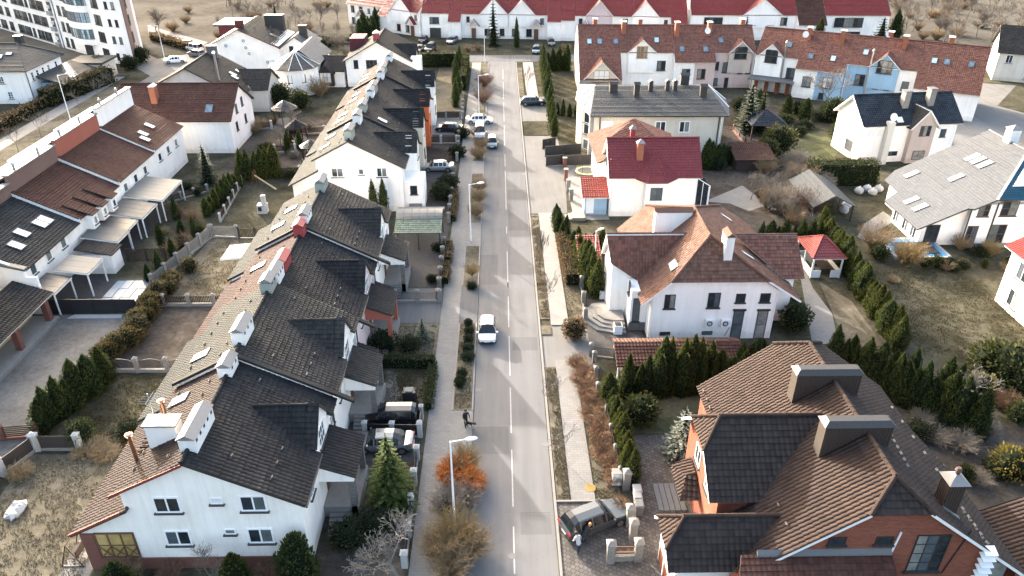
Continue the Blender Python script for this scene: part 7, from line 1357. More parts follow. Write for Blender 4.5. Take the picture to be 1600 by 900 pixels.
for k, (a, b, lb, hh_) in enumerate((((30, 500), (103, 486), 'dark panel fence farthest back by the cream house stairs', 1.6), ((45, 545), (252, 527), 'long dark panel fence across the pale forecourt', 1.7), ((50, 600), (148, 590), 'short dark gate panel nearest the street on the forecourt', 1.6), ((150, 597), (312, 590), 'dark panel fence behind the trampoline', 1.6))): fence(G(*f(*a)), G(*f(*b)), lb, hh_, 'dark_m', 'dark_m', 'solid', 2, .1, .03, 0, cap=False)
for px in ((158, 612), (165, 680), (180, 745), (196, 800)): p = G(*f(*px)); t = thing('garden_pillar', 'brick and stone pillar beside the trampoline yard, %s' % {612: 'farthest', 680: 'second from the back', 745: 'second from the front', 800: 'nearest'}[px[1]], 'pillar', p); mb = MB(); mb.box(p.x - .25, p.x + .25, p.y - .25, p.y + .25, 0, 1.6); mb.build('shaft', M['brickd' if px[1] < 700 else 'block'], t); mb = MB(); mb.box(p.x - .32, p.x + .32, p.y - .32, p.y + .32, 1.6, 1.72); mb.build('cap', M['concrete'], t)
tp = G(917, 274); tr = thing('trampoline', 'round trampoline with yellow-green rim and net poles', 'trampoline', tp); n = 20; mb = MB()
M['tramp'] = m_flat('trampoline_pad', (.5, .5, .2), .6)
for i in range(n):
    a, b = 6.283 * i / n, 6.283 * (i + 1) / n; P4 = [(tp.x + r_ * math.cos(t), tp.y + r_ * math.sin(t), .75) for r_, t in ((1.75, a), (1.75, b), (1.4, b), (1.4, a))]; mb.hexa([(x, y, z - .06) for x, y, z in P4] + P4)
mb.build('pad', M['tramp'], tr); mb = MB(); mb.prism([(tp.x + 1.39 * math.cos(6.283 * i / n), tp.y + 1.39 * math.sin(6.283 * i / n)) for i in range(n)], .7, .72); mb.build('jumping_mat', M['black_m'], tr)
for i in range(6): t = 6.283 * i / 6; mb = MB(); mb.tube((tp.x + 1.7 * math.cos(t), tp.y + 1.7 * math.sin(t), 0), (tp.x + 1.7 * math.cos(t), tp.y + 1.7 * math.sin(t), 2.5), .03, .03, 6); mb.build('pole', M['dark_m'], tr)
# carport
cp = thing('carport', 'green-tiled carport with curved clear ridge beside the fourth terraced house', 'carport', (-10, 81, 0)); roof(cp, [(-12.4, 78.6, 2.3), (-6.9, 78.6, 2.3), (-6.9, 81.2, 2.9), (-12.4, 81.2, 2.9)], 't_pale', .06); 
M['cpgreen'] = m_tile('pale_green_sheets', (.2, .25, .2), lk=.15)
cp.children[0].data.materials[0] = M['cpgreen']
for k in range(6):
    mb = MB(); x0 = -12.4 + .917 * k
    for i in range(6): t0, t1 = math.pi * i / 6, math.pi * (i + 1) / 6; mb.hexa([(x0 + .02, 82.4 - 1.15 * math.cos(t0), 2.9 + .6 * math.sin(t0)), (x0 + .9, 82.4 - 1.15 * math.cos(t0), 2.9 + .6 * math.sin(t0)), (x0 + .9, 82.4 - 1.15 * math.cos(t1), 2.9 + .6 * math.sin(t1)), (x0 + .02, 82.4 - 1.15 * math.cos(t1), 2.9 + .6 * math.sin(t1))] + [(x0 + e_, 82.4 - 1.18 * math.cos(t), 2.93 + .61 * math.sin(t)) for e_, t in ((.02, t0), (.9, t0), (.9, t1), (.02, t1))])
    mb.build('curved_sheet', M['polyl'], cp)
mb = MB(); mb.box(-12.4, -6.8, 83.6, 84.2, 2.9, 3.15); mb.build('rear_beam', M['concd'], cp)
for x in (-12.2, -9.6, -7.1):
    for y in (78.8, 83.8): mb = MB(); mb.box(x - .07, x + .07, y - .07, y + .07, 0, 2.28 if y < 80 else 2.89); mb.build('post', M['dark_m'], cp)
# little things
wb = thing('wood_store', 'black metal firewood box with pale lid on the small lawn', 'box', G(641, 630)); p = G(641, 632); mb = MB(); mb.box(p.x - .55, p.x + .55, p.y - .4, p.y + .4, 0, 1.5); mb.build('box', M['black_m'], wb); mb = MB(); mb.box(p.x - .3, p.x + .3, p.y - .3, p.y + .3, 1.51, 1.62); mb.build('lid', M['concrete'], wb)
for k, x in enumerate((-.5, .5)): mb = MB(); mb.tube((p.x + x, p.y, 1.5), (p.x + x, p.y, 1.95), .05, .05, 6); mb.build('post', M['woodd'], wb)
for k, (px, s_) in enumerate((((455, 65 + 690), .0),)): pass
sl_ = thing('slide', 'yellow garden slide with wooden ladder frame', 'slide', G(405, 300)); a, b = G(400, 290), G(432, 298); mb = MB(); mb.hexa([a + Vector((0, -.2, 1.5)), b + Vector((0, -.2, .15)), b + Vector((0, .2, .15)), a + Vector((0, .2, 1.5)), a + Vector((0, -.2, 1.6)), b + Vector((0, -.2, .25)), b + Vector((0, .2, .25)), a + Vector((0, .2, 1.6))]); M['slide'] = m_flat('yellow_plastic', (.38, .3, .15), .6); mb.build('chute', M['slide'], sl_)
for s in (-.4, .4): mb = MB(); mb.tube(a + Vector((-.5, s, 0)), a + Vector((0, s, 2.3)), .05, .05, 6); mb.tube(a + Vector((.5, s, 0)), a + Vector((0, s, 2.3)), .05, .05, 6); mb.build('frame', M['wood'], sl_)
ov = thing('garden_oven', 'white masonry garden oven with chimney', 'oven', G(413, 330)); p = G(413, 332); mb = MB(); mb.box(p.x - .7, p.x + .5, p.y - .5, p.y + .5, 0, 1.2); mb.box(p.x - .1, p.x + .4, p.y - .3, p.y + .3, 1.2, 2.4); mb.build('body', M['cwhite'], ov); mb = MB(); mb.box(p.x - .55, p.x - .1, p.y - .53, p.y - .501, .4, 1.0); mb.build('opening', M['black_m'], ov)
bn = thing('awning_sheet', 'white flat sheet roof beside the grey-green terrace slope', 'canopy', G(392, 362)); 
canopy(72.2, 75.6, -30.2, -27.0, 2.4, 2.7, 'cwhite', 'white sheet canopy behind the fourth terraced house')
bpy.data.objects.remove(bn)
sr = thing('red_shed', 'red-roofed shed cut by the left edge near the dry lawn', 'shed', (-42, 41, 0)); wallbox(sr, -46, -40.4, 38, 44, 0, 1.9, 'brickd'); roof(sr, [(-40, 37.5, 1.9), (-40, 44.5, 1.9), (-44, 44.5, 3.0), (-44, 37.5, 3.0)], 't_red')
wb2 = thing('tarpaulin_heap', 'crumpled white tarpaulin on the dark flower bed', 'tarpaulin', G(25, 800)); p = G(25, 800); random.seed(4); mb = MB(); uvball(mb, (0, 0, .15), .8, (.8, 1.2, .35), 14)
mb.v = [(p.x + x + noise.noise(Vector((x * 3, y * 3, z))) * .3, p.y + y + noise.noise(Vector((y * 3, x * 3, z + 4))) * .3, max(.02, z + .25 * noise.noise(Vector((x * 4, y * 4, z * 3))))) for x, y, z in mb.v]; mb.build('sheet', M['cwhite'], wb2)
sw_ = thing('garden_swing', 'black metal swing seat frame at the corner of the nearest house', 'swing', G(125, 850)); p = G(125, 868)
for s in (-.9, .9): mb = MB(); mb.tube((p.x - .7, p.y + s, 0), (p.x, p.y + s, 1.9), .035, .035, 6); mb.tube((p.x + .7, p.y + s, 0), (p.x, p.y + s, 1.9), .035, .035, 6); mb.tube((p.x - .7, p.y + s, .05), (p.x + .7, p.y + s, .05), .035, .035, 6); mb.build('side_frame', M['black_m'], sw_)
mb = MB(); mb.tube((p.x, p.y - .9, 1.9), (p.x, p.y + .9, 1.9), .04, .04, 6); mb.box(p.x - .35, p.x + .25, p.y - .7, p.y + .7, .45, .52); mb.box(p.x + .25, p.x + .32, p.y - .7, p.y + .7, .5, 1.1); mb.build('seat', M['woodd'], sw_)
for k, px in enumerate(((1354, 300), (1362, 305), (1372, 300), (1341, 303), (1322, 325), (1318, 333))):
    p = G(*px); random.seed(k); t = thing('white_bag', ('white big bag in the pile behind the open shelter', 'white big bag stacked under the open shelter')[px[1] > 320], 'bag', p, 'white bags near the shelter'); mb = MB(); uvball(mb, (p.x, p.y, .5), .62, (1, 1, .85), 12); mb.v = [(x + .1 * noise.noise(Vector((x * 2, y * 2, z * 2 + k))), y, max(0, z)) for x, y, z in mb.v]; mb.build('sack', M['cwhite'], t, True); mb = MB(); mb.tube((p.x - .1, p.y, .98), (p.x + .1, p.y, 1.16), .06, .04, 6); mb.build('tie', M['white_m'], t)
an = thing('roof_antenna', 'thin metal aerial on the nearest brown roof slope', 'antenna', (-22.4, 38.2, 7.4)); mb = MB(); mb.tube((-22.4, 38.2, 7.3), (-22.4, 38.2, 10.6), .03, .02, 6); mb.build('mast', M['galv'], an); mb = MB()
for k in range(5): mb.tube((-22.9, 38.2 - .25 * k + .5, 10.2), (-21.9, 38.2 - .25 * k + .5, 10.2), .012, .012, 4)
mb.tube((-22.4, 37.6, 10.2), (-22.4, 38.9, 10.2), .018, .018, 4); mb.build('elements', M['galv'], an)
for k in range(4): mb = MB(); mb.box(-23.2 + .05 * k, -22.9 + .25 * k, 36.6 + .3 * k, 36.75 + .3 * k, zl(-23 + .2 * k, 9.3) + .05, zl(-23 + .2 * k, 9.3) + .17); t = mb.build('loose_roof_tile', M['t_brown']); tag(t, 'loose brown tile lying by the copper flue', 'roof tile', 'loose tiles by the flue')

fence(G(1146, 205), G(1183, 250), 'brick-red low fence running down beside the navy pavilion', 1.0, 'brickd', 'rust_m', 'horiz', 4, .25, .1, .3, 'brickd')
sheet('yard', [(33.8, 108), (52, 104), (50, 143), (33.8, 143)], 'soil', 1)

gp('side_street', [(231, 40), (325, 66), (300, 82), (232, 56)], 'conc_sl', 4)
# ================================================================== PLANTS
variants(); random.seed(77)
def GP(x, y): v = G(x, y); return (v.x, v.y)
thuja_row((-36.8, 47.2), (-34.6, 53.8), 8, 3.9, 3.7, 'dark columnar thuja in the row along the gravel yard', 'thujas along the gravel yard', wid=1.25)
thuja_row(GP(381, 282), GP(431, 277), 6, 4.6, 4.6, 'tall thuja in the clump above the garden slide', 'thujas above the slide', 'thujal'); thuja_row(GP(325, 338), GP(374, 292), 9, 3.0, 3.0, 'thuja in the hedge along the white-posted fence', 'thujas by the white-posted fence', 'thujal')
for px, hh_, k, lb in (((277, 343), 3.4, 'thuja', 'narrow thuja beside the pale canopy posts'), ((305, 371), 2.9, 'thujal', 'yellowish cone thuja by the concrete fence'), ((285, 367), 2.2, 'thuja', 'small grey-green thuja left of the yellowish one'), ((255, 387), 3.4, 'thuja', 'tall thuja behind the pool, right of the picket fence'), ((273, 407), 3.0, 'thuja', 'thuja between pool and concrete fence'), ((251, 433), 3.4, 'thuja', 'thuja nearest the covered pool corner'), ((233, 440), 2.2, 'thuja', 'short thuja at the near end of the covered pool'), ((261, 455), 2.0, 'thuja', 'dark low thuja at the end of the concrete fence')): plant(k, GP(*px), lb, .8, hh_ / 3.6)
for px, lb in (((450, 240), 'left one of two thujas by the small dark pavilion'), ((470, 238), 'right one of two thujas by the small dark pavilion')): plant('thuja', GP(*px), lb, .9, 1.05)
for x, y, lb in ((-15.9, 87.4, 'taller golden-green thuja before the farther white gable'), (-14.9, 87.9, 'slimmer golden-green thuja before the farther white gable')): plant('thujal', (x, y), lb, .85, 1.55)
thuja_row((9.0, 120), (9.4, 165), 12, 4.6, 5.2, 'columnar thuja along the right pavement near the black SUV', 'thujas along the far right pavement', wid=1.1); thuja_row((10.4, 163.5), (14.6, 163.5), 5, 5, 5, 'pointed thuja in the short row before the rust-roofed end house', 'thujas before the rust roof'); thuja_row((10.2, 132), (13.5, 130), 4, 2.6, 2.8, 'small thuja beside the cream house corner', 'small thujas at the cream house')
thuja_row((-8.9, 152), (-8.6, 163), 5, 5.2, 6.4, 'tall thuja in the garden beyond the farther terrace', 'tall thujas beyond the farther terrace'); thuja_row((-8.2, 137), (-8.0, 146), 3, 5.4, 5.0, 'tall dark thuja beside the lamp and white sedan', 'dark thujas beside the lamp')
thuja_row(GP(866, 350), GP(905, 408), 9, 3.0, 3.2, 'dark thuja in the ragged row by the red-roofed porch', 'thujas by the red porch', wid=1.0, jit=.35); thuja_row(GP(905, 415), GP(930, 463), 7, 4.2, 4.8, 'thuja in the dense row left of the villa wing', 'thujas left of the villa', 'thujal', 1.1); thuja_row((9.0, 79), (12.6, 78), 5, 2.6, 3.0, 'bushy thuja behind the villa annex', 'thujas behind the annex')
thuja_row((10.6, 50.9), (20.6, 51.4), 12, 4.6, 4.4, 'tall thuja in the front row before the long shed', 'front thujas before the long shed', wid=1.05); thuja_row((13.4, 52.0), (18.8, 52.2), 7, 5.4, 5.0, 'taller thuja in the back row against the long shed', 'back thujas against the long shed', 'thujal', 1.0); thuja_row((20.8, 53.2), (23.5, 55.6), 4, 3.6, 3.4, 'thuja at the villa corner beside the brown roof', 'thujas at the villa corner')
thuja_row((8.9, 50.4), (9.5, 40.4), 13, 3.0, 3.4, 'clipped thuja in the close row beside the pavement shrubs', 'close thujas along the pavement', 'thujal', .95)
thuja_row((29.6, 54.2), (37.4, 45.4), 17, 4.4, 4.8, 'dark thuja in the row behind the big brick house', 'thujas behind the brick house', wid=1.1); thuja_row((31.2, 54.8), (38.8, 48.4), 9, 3.6, 4.2, 'thuja in the second row behind the brick house', 'second thuja row behind the brick house', wid=1.1)
thuja_row((39.0, 82.0), (36.9, 57.4), 27, 3.6, 3.8, 'thuja in the long row between gazebo and pool garden', 'thujas between gazebo and pool', 'thujal', 1.2, .2); thuja_row((30.5, 79.2), (38.6, 79.6), 9, 3.0, 3.2, 'thuja in the row behind the gazebo', 'thujas behind the gazebo'); thuja_row((34.2, 106.5), (30.2, 104.6), 8, 3.0, 4.2, 'dark thuja against the cream house foot', 'thujas at the cream house foot', wid=1.1)
thuja_row((-35, 196), (-27, 218), 12, 6, 6, 'tall dark thuja in the hedge at the top left', 'tall hedge thujas top left', wid=1.6); plant('thuja', (4.2, 186.5), 'slim dark cypress right of the far tall spruce', 1.0, 2.0); plant('thuja', (99.0, 193), 'dark round conifer behind the right end of the long terrace', 2.4, 2.1); plant('thuja', (76, 184), 'dark conifer before the far right terrace house', 2.2, 2.0)
# spruces
plant('sprgr', (-7.9, 39.0), 'large green spruce in the front garden of the nearest house', 1.02, .97); plant('spruce', GP(326, 286), 'grey-green spruce beside the pale canopy', 1.15, 1.15, var=0); plant('sprbl', GP(1166, 205), 'large blue spruce right of the cream house', 1.75, 2.0); plant('spruce', GP(1186, 207), 'dark spruce behind the large blue spruce', 1.5, 1.4, var=1); plant('sprbl', GP(1063, 712), 'bluish spruce beside the brick house wing', 1.15, 1.15); plant('sprbl', GP(661, 532), 'low dense blue spruce on the straw bed of the pink house', .72, .62)
plant('spruce', GP(771, 72), 'tall slim spruce in front of the far red terrace', 1.75, 2.1, var=1); plant('spruce', (59, 186), 'spruce in front of the far right white gable', 1.2, 1.5, var=1); plant('spruce', (-58, 205), 'dark spruce at the top left behind the wine-trimmed house', 1.3, 1.5); plant('spruce', (-8.6, 158), 'small spruce behind the far hedge', .8, .9); plant('spruce', (88, 178), 'bushy pine above the right end of the long terrace', 2.2, 1.7, var=0)
for px, s_, lb in (((468, 908), 1.0, 'rounded green conifer at the near corner of the white gable'), ((374, 930), .85, 'green conifer below the gable windows'), ((192, 938), .8, 'green conifer below the conservatory window')): p = GP(*px); plant('thujal', p, lb, 1.8 * s_, 1.2 * s_)
# evergreen bushes
for px, s_, k, lb in (((130, 690), 1.1, 'ever', 'dark bush at the near end of the gravel yard thujas'), ((160, 565), .9, 'ever', 'round dark bush by the lattice fence end'), ((170, 585), .8, 'juni', 'low dark bush at the lattice fence'), ((205, 680), .9, 'juni', 'dark low bush beside the hay heap'), ((600, 545), 1.3, 'juni', 'dark spreading juniper by the pink porch'), ((640, 548), 1.0, 'juni', 'dark spreading juniper next to the clipped hedge'), ((578, 548), .9, 'juni', 'dark juniper under the pink porch railing'), ((1240, 515), 1.5, 'ever', 'round evergreen bush at the right corner of the villa'), ((1232, 490), 1.1, 'ever', 'leafy evergreen behind the villa corner bush'), ((690, 310), 1.5, 'juni', 'dark evergreen bush at the carport fence, near one'), ((700, 295), 1.5, 'juni', 'dark evergreen bush at the carport fence, far one'), ((1570, 600), 2.2, 'ever', 'big dark evergreen bush at the right border'), ((1540, 585), 1.8, 'ever', 'dark evergreen left of the big border bush'), ((1595, 620), 1.8, 'ever', 'dark evergreen cut by the right border'), ((1580, 745), 1.6, 'yel', 'yellow-green bush at the right edge above the shed roof'), ((1592, 655), 1.0, 'ever', 'small green bush by the orange garden play frame'), ((1215, 240), 2.4, 'ever', 'dense evergreen clump beside the green lawn'), ((1195, 250), 1.8, 'ever', 'dark evergreen behind the garden paths'), ((1300, 190), 2.2, 'ever', 'green rounded bush before the navy-roofed house'), ((1308, 215), 1.3, 'ever', 'low green bush before the navy-roofed house'), ((1462, 418), .8, 'ever', 'dark shrub in the pool garden border'), ((1503, 420), .7, 'juni', 'dark round shrub beneath the white villa facade'), ((1530, 400), .9, 'juni', 'dark shrub right of the round one below the villa'), ((1372, 405), 1.0, 'ever', 'green bush at the left end of the pool'), ((1445, 418), .7, 'ever', 'green bush right of the mustard pool shrub'), ((315, 370), .8, 'ever', 'round yellow-green shrub by the concrete fence'), ((297, 425), 1.0, 'gold', 'olive shrub beside the concrete fence end'), ((675, 440), .6, 'juni', 'dark ball bush at the cobbled yard, near one'), ((684, 392), .7, 'juni', 'dark ball bush at the cobbled yard, far one'), ((1530, 615), 1.2, 'yel', 'yellowish bush in the dark corner garden'), ((1190, 310), .8, 'juni', 'dark shrub beside the pale garden path'), ((1000, 660), 1.4, 'ever', 'shaded round bush between thujas and brick house'), ((695, 800), .6, 'juni', 'dark low bush by the white fence posts'), ((545, 850), 1.3, 'juni', 'dark creeping juniper below the nearest house, left part'), ((585, 830), 1.2, 'juni', 'dark creeping juniper below the nearest house, right part'), ((715, 245), 1.3, 'juni', 'dark shrub on the pavement corner by the silver sedan'), ((722, 215), 1.2, 'juni', 'dark shrub by the black sedan drive'), ((160, 118), 2.2, 'ever', 'large dark bush in front of the apartment entrance'), ((218, 98), 2.4, 'juni', 'dark bush beside the brown side of the apartment block'), ((205, 108), 2.0, 'juni', 'dark bush left of the apartment corner'), ((395, 165), 2.4, 'juni', 'dark shrub clump left of the turret'), ((440, 165), 2.2, 'ever', 'evergreen below the turret windows'), ((470, 170), 1.8, 'ever', 'evergreen right of the turret'), ((345, 215), 2.0, 'ever', 'dark conifer bush beside the small red house gable'), ((545, 130), 1.8, 'ever', 'green shrub at the rear of the farther terrace'), ((465, 150), 1.4, 'tw_r', 'reddish bare shrub below the turret')):
    plant(k, GP(*px), lb, s_, s_ * (.85 if k == 'juni' else 1))
for k, px in enumerate(((732, 510), (733, 523), (732, 535), (731, 549), (731, 563))): plant('dwarf', GP(*px) + (.1,), 'round dwarf conifer in the verge row, number %s from the far end' % ('one', 'two', 'three', 'four', 'five')[k], 1.0 + .1 * k, .95, 'dwarf conifers in the verge', rot=0.0)
for k, px in enumerate(((722, 590), (720, 600), (718, 606))): plant('juni', GP(*px) + (.1,), 'low dark shrub among verge stones, %s' % ('farthest', 'middle', 'nearest')[k], .45, .5)
for i in range(14):
    p = Vector((-35.2, 57.0, 0)).lerp(Vector((-35.0, 71, 0)), i / 13); plant('gold', (p.x + random.uniform(-.7, .7), p.y), 'bronze shrub in the loose hedge along the gravel yard, %s from the front' % ORD[i], random.uniform(.8, 1.15), random.uniform(.9, 1.3), 'bronze shrubs along the gravel yard')
# hedges
hedge((-11.3, 55.7), (-6.0, 55.6), 1.0, 1.15, 'ever', 'dark clipped hedge between the second and third front gardens', 3); hedge((-6.15, 55.0), (-6.2, 49.2), .8, .9, 'ever', 'low clipped hedge along the pavement beside the small lawn', 4)
hedge((-6.1, 71), (-6.15, 79.3), 1.1, 1.2, 'hedgeb', 'brown clipped hedge on the left pavement, nearer piece', 5) if False else None
for y0, y1, lb in ((70.4, 74.2, 'brown clipped hedge block on the left pavement, nearest'), (75.0, 79.4, 'brown clipped hedge block on the left pavement, second'), (86.4, 95, 'brown clipped hedge along the left fence by the lamp')): hedge((-6.05, y0), (-6.1, y1), .9, 1.1, 'hedgeb', lb, int(y0))
hedge((7.6, 70), (7.3, 80.5), 1.5, 1.5, 'hedgeb', 'long orange-brown beech hedge on the right verge', 7, rough=.15); hedge((-18.5, 167.5), (-7.8, 167.5), 1.2, 3.0, 'ever', 'tall green hedge along the cross street', 8, dens=14, L=.3); hedge((-7.2, 148), (-7.3, 167), 1.2, 3.0, 'ever', 'tall green hedge along the far left pavement', 9, dens=14, L=.3)
hedge((43.0, 98.8), (52.6, 98.6), 2.4, 3.2, 'ever', 'big evergreen hedge behind the open shelter', 10, rough=.25, dens=20, L=.26); hedge((-83.5, 138), (-79.6, 156), 2.4, 3.0, 'gold', 'olive hedge in front of the hip-roofed house', 12, rough=.3, dens=9, L=.4); hedge((-84, 122), (-84, 138), 1.6, 1.8, 'hedgeb', 'brown hedge along the far left garden', 13, rough=.3, dens=9, L=.35); hedge((86, 115), (98, 108), 2.0, 2.4, 'ever', 'green hedge beside the right hand yard', 14, dens=10, L=.35, rough=.2)
hedge(G(240, 62), G(298, 78), 2.0, 1.6, 'hedgeb', 'brown hedge between the far footpath and the sunlit street', 15, dens=8, L=.4, rough=.3)
ball = thing('beech_ball', 'large round orange-brown beech beside the villa drive', 'bush', (*GP(897, 528), 0)); 
link('crown', bush_mesh(91, 'hedgeb', 1600, 1.15, 1.15, 1.05, .16), ball, Matrix.Identity(4), True); link('trunk', VAR['s_bu'], ball, Matrix.Identity(4), True)
for i in range(13):
    t = i / 12; p = Vector((6.9, 55.2, 0)).lerp(Vector((8.1, 41.0, 0)), t); plant('tw_o', (p.x + random.uniform(-.35, .45), p.y), 'orange-brown bare shrub beside the right pavement, %s from the front' % ORD[12 - i], random.uniform(.85, 1.25), random.uniform(.6, .85), 'orange shrubs beside the right pavement')
plant('tw_o', GP(968, 800), 'orange-brown shrub beside the stone gate post', .7, .8)
# bare trees and shrubs
def bt(kind, px, s_, lb, sz=None, var=None, z=0.0): return plant(kind, (*GP(*px), z), lb, s_, sz or s_, var=var)
bt('barew', (622, 905), .95, 'pale spreading bare tree at the bottom beside the pavement', .85, 0); bt('bare', (330, 912), .55, 'thin bare tree in front of the nearest gable', .6, 1); bt('tw_t', (205, 905), .8, 'bare brown shrub at the gable foot, left'); bt('tw_r', (270, 905), .7, 'bare brown shrub at the gable foot, middle'); bt('tw_r', (420, 910), .8, 'bare brown shrub at the gable foot, right')
bt('street', (864, 645), .85, 'young bare street tree on the right verge, second from the camera', .85, 0, .1); bt('street', (871, 714), .8, 'young bare street tree on the right verge nearest the grey SUV', .75, 1, .1); bt('street', (850, 482), .95, 'young bare street tree on the right verge by the villa drive', 1.0, 1, .1); bt('tall', (844, 432), .8, 'tall many-stemmed bare tree on the right verge', .8, 0, .1)
bt('street', (823, 150), 1.3, 'bare street tree on the far right verge', 1.4, 0, .1); bt('street', (757, 175), 1.2, 'bare street tree on the far left verge', 1.4, 1, .1)
bt('street', (738, 443), .8, 'small mustard-crowned tree in the left verge', .75, 0, .1); plant('tw_y', (*GP(738, 442), 1.0), 'mustard twig crown of the small verge tree', .75, .55); bt('tw_g', (737, 448), .6, 'grey shrub at the foot of the mustard verge tree', .5); bt('juni', (737, 452), .5, 'dark shrub at the near tip of the left verge', .5)
for px, lb in (((744, 340), 'weeping pale shrub behind the street lamp'), ((748, 318), 'weeping bare shrub second along the verge'), ((750, 300), 'weeping bare shrub farthest along the verge')): plant('hay', (*GP(*px), .4), lb, .9, 1.9)
for px, s_, k, lb in (((714, 748), 1.3, 'tw_of', 'glowing orange shrub behind the nearest street lamp'), ((735, 764), 1.15, 'tw_of', 'orange shrub leaning over the road edge'), ((728, 735), 1.0, 'tw_y', 'mustard shrub behind the orange ones'), ((700, 800), 1.2, 'tw_g', 'grey bare shrub under the nearest street lamp'), ((730, 790), 1.0, 'tw_g', 'grey bare shrub at the road edge'), ((690, 870), 1.3, 'tw_t', 'large tan shrub at the bottom, left part'), ((712, 858), 1.35, 'tw_y', 'large mustard shrub at the bottom, middle'), ((735, 868), 1.3, 'tw_t', 'large tan shrub at the bottom, right part'), ((705, 900), 1.2, 'tw_t', 'tan shrub cut by the bottom edge'), ((745, 215), 1.2, 'tw_t', 'bare shrub between the pavement and the parked cars'), ((747, 248), 1.2, 'tw_t', 'bare shrub behind the teal hatchback'), ((752, 232), 1.1, 'tw_t', 'bare shrub on the verge near the teal hatchback'), ((755, 160), 1.6, 'tw_r', 'reddish shrub strip on the far left verge'), ((757, 135), 1.6, 'tw_r', 'reddish shrub by the far lamp'), ((1415, 415), 1.5, 'tw_y', 'large mustard-orange shrub before the garden pool'), ((1365, 390), 1.8, 'tw_t', 'pale bare shrub left of the garden pool'), ((1500, 390), 1.0, 'tw_t', 'pale bare shrub at the pool end'), ((1545, 400), .9, 'tw_y', 'mustard shrub below the white villa'), ((1570, 640), 1.1, 'tw_o', 'orange shrub in the dark corner garden'), ((1290, 395), .9, 'tw_t', 'bare shrub beside the gazebo path'), ((300, 345), .9, 'tw_o', 'reddish shrub beside the yellowish thuja'), ((1200, 300), 1.4, 'tw_g', 'grey bare shrub near the pink tree'), ((400, 140), 1.6, 'tw_r', 'brown bare shrub above the red gabled house'), ((500, 150), 2.0, 'tw_t', 'pale bare shrub under the turret'), ((1120, 265), 1.2, 'juni', 'dark shrub at the cream house foot'), ((268, 395), .8, 'tw_t', 'dry reed clump beside the thujas at the covered pool'), ((290, 385), .8, 'tw_t', 'dry reed clump by the concrete fence')): plant(k, GP(*px), lb, s_)
bt('barew', (1292, 178), 1.35, 'big pale bare tree before the pale blue terrace house', 1.4, 0); bt('barew', (1478, 650), .85, 'pale bare tree in the dark garden right of the brick house', .95, 1); bt('bare', (1173, 312), .75, 'pinkish bare tree by the garden path', .7, 1); bt('bare', (500, 240), .9, 'bare tree in the garden behind the farther terrace', .8, 0) if False else None
bt('barew', (455, 205), .85, 'silvery bare tree beside the dark pavilions', .75, 1); bt('barew', (440, 230), .7, 'second silvery bare tree near the dark pavilions', .6, 0); bt('tall', (428, 110), 1.5, 'tall bare poplar before the turret house, left', 1.2); bt('tall', (415, 108), 1.3, 'tall bare poplar before the white gable', 1.1)
for k, px in enumerate(((1215, 300), (1228, 320), (1245, 290), (1255, 335), (1270, 360), (1240, 350), (1235, 270))): plant(('bare', 'tw_g', 'bare', 'tw_g', 'tw_g', 'tw_t', 'tw_g')[k], GP(*px), 'bare orchard shrub in the thicket left of the open shelter', (.55, 1.5, .6, 1.4, 1.3, 1.3, 1.6)[k], (.5, 1.4, .5, 1.3, 1.2, 1.2, 1.5)[k], 'bare thicket left of the shelter')
for k, (x, y) in enumerate(((-75, 96), (-75.2, 105), (-75.4, 114), (-75.6, 121), (-75.8, 135), (-76, 143), (-76.2, 150))): plant('street', (x, y), 'thin young tree in the far left verge, %s from the front' % ORD[k], 1.1, 1.0, 'young trees in the far left verge')
random.seed(5)
for k in range(26):
    x, y = random.uniform(-75, -20), random.uniform(200, 258); x -= (y - 200) * .2
    plant('bare', (x, y), 'bare tree scattered over the dry field top left', random.uniform(.7, 1.2), random.uniform(.7, 1.2), 'bare trees on the left field')
for k in range(46):
    x, y = random.uniform(66, 150), random.uniform(176, 262)
    if x < 98 and y < 206: y += 34
    plant('bare' if k % 3 else 'tw_t', (x, y), 'bare tree or shrub scattered over the dry field top right', random.uniform(1.0, 1.7), random.uniform(.9, 1.6), 'bare growth on the right field')
for k in range(70):
    x, y = random.uniform(92, 150), random.uniform(168, 262); plant(('bare', 'tw_t', 'bare', 'tw_g')[k % 4], (x, y), 'bare tree or shrub scattered over the dry field top right', random.uniform(1.1, 2.0), random.uniform(1.0, 1.8), 'bare growth on the right field')
for k in range(24): plant('tw_t' if k % 3 else 'bare', (random.uniform(-92, -50), random.uniform(196, 246)), 'bare scrub at the far edge of the left field', random.uniform(1.0, 1.6), random.uniform(.9, 1.4), 'bare scrub on the left field')
for k in range(9): plant('tall', (-68 + k * 4.2 + random.uniform(-1, 1), 196 - k * 1.2 + random.uniform(-2, 2)), 'slim bare tree along the far path, %s from the left' % ORD[k], 1.0, .8, 'slim trees along the far path')
for k in range(12): plant('tw_t', (random.uniform(-12, 60), 182.5 + random.uniform(-.6, .6)), 'low bare shrub in the strip before the far terrace', random.uniform(.9, 1.3), .9, 'shrubs before the far terrace')
for k in range(10): plant('tw_g' if k % 2 else 'juni', (random.uniform(-45, -34), random.uniform(178, 200)), 'garden shrub left of the far terrace', random.uniform(1, 1.8), random.uniform(.9, 1.5), 'garden shrubs by the far terrace')
for k, px in enumerate(((150, 700), (165, 712), (135, 708))): plant('hay', GP(*px), 'dry grass heap behind the white post, %s' % ('back', 'right', 'left')[k], .95, .8)
plant('hay', GP(35, 745), 'dry grass tuft over the brown fence', .8, 1.3); plant('hay', GP(1395, 100 + 340), 'dry grass clump in the pool garden', .6, .7)
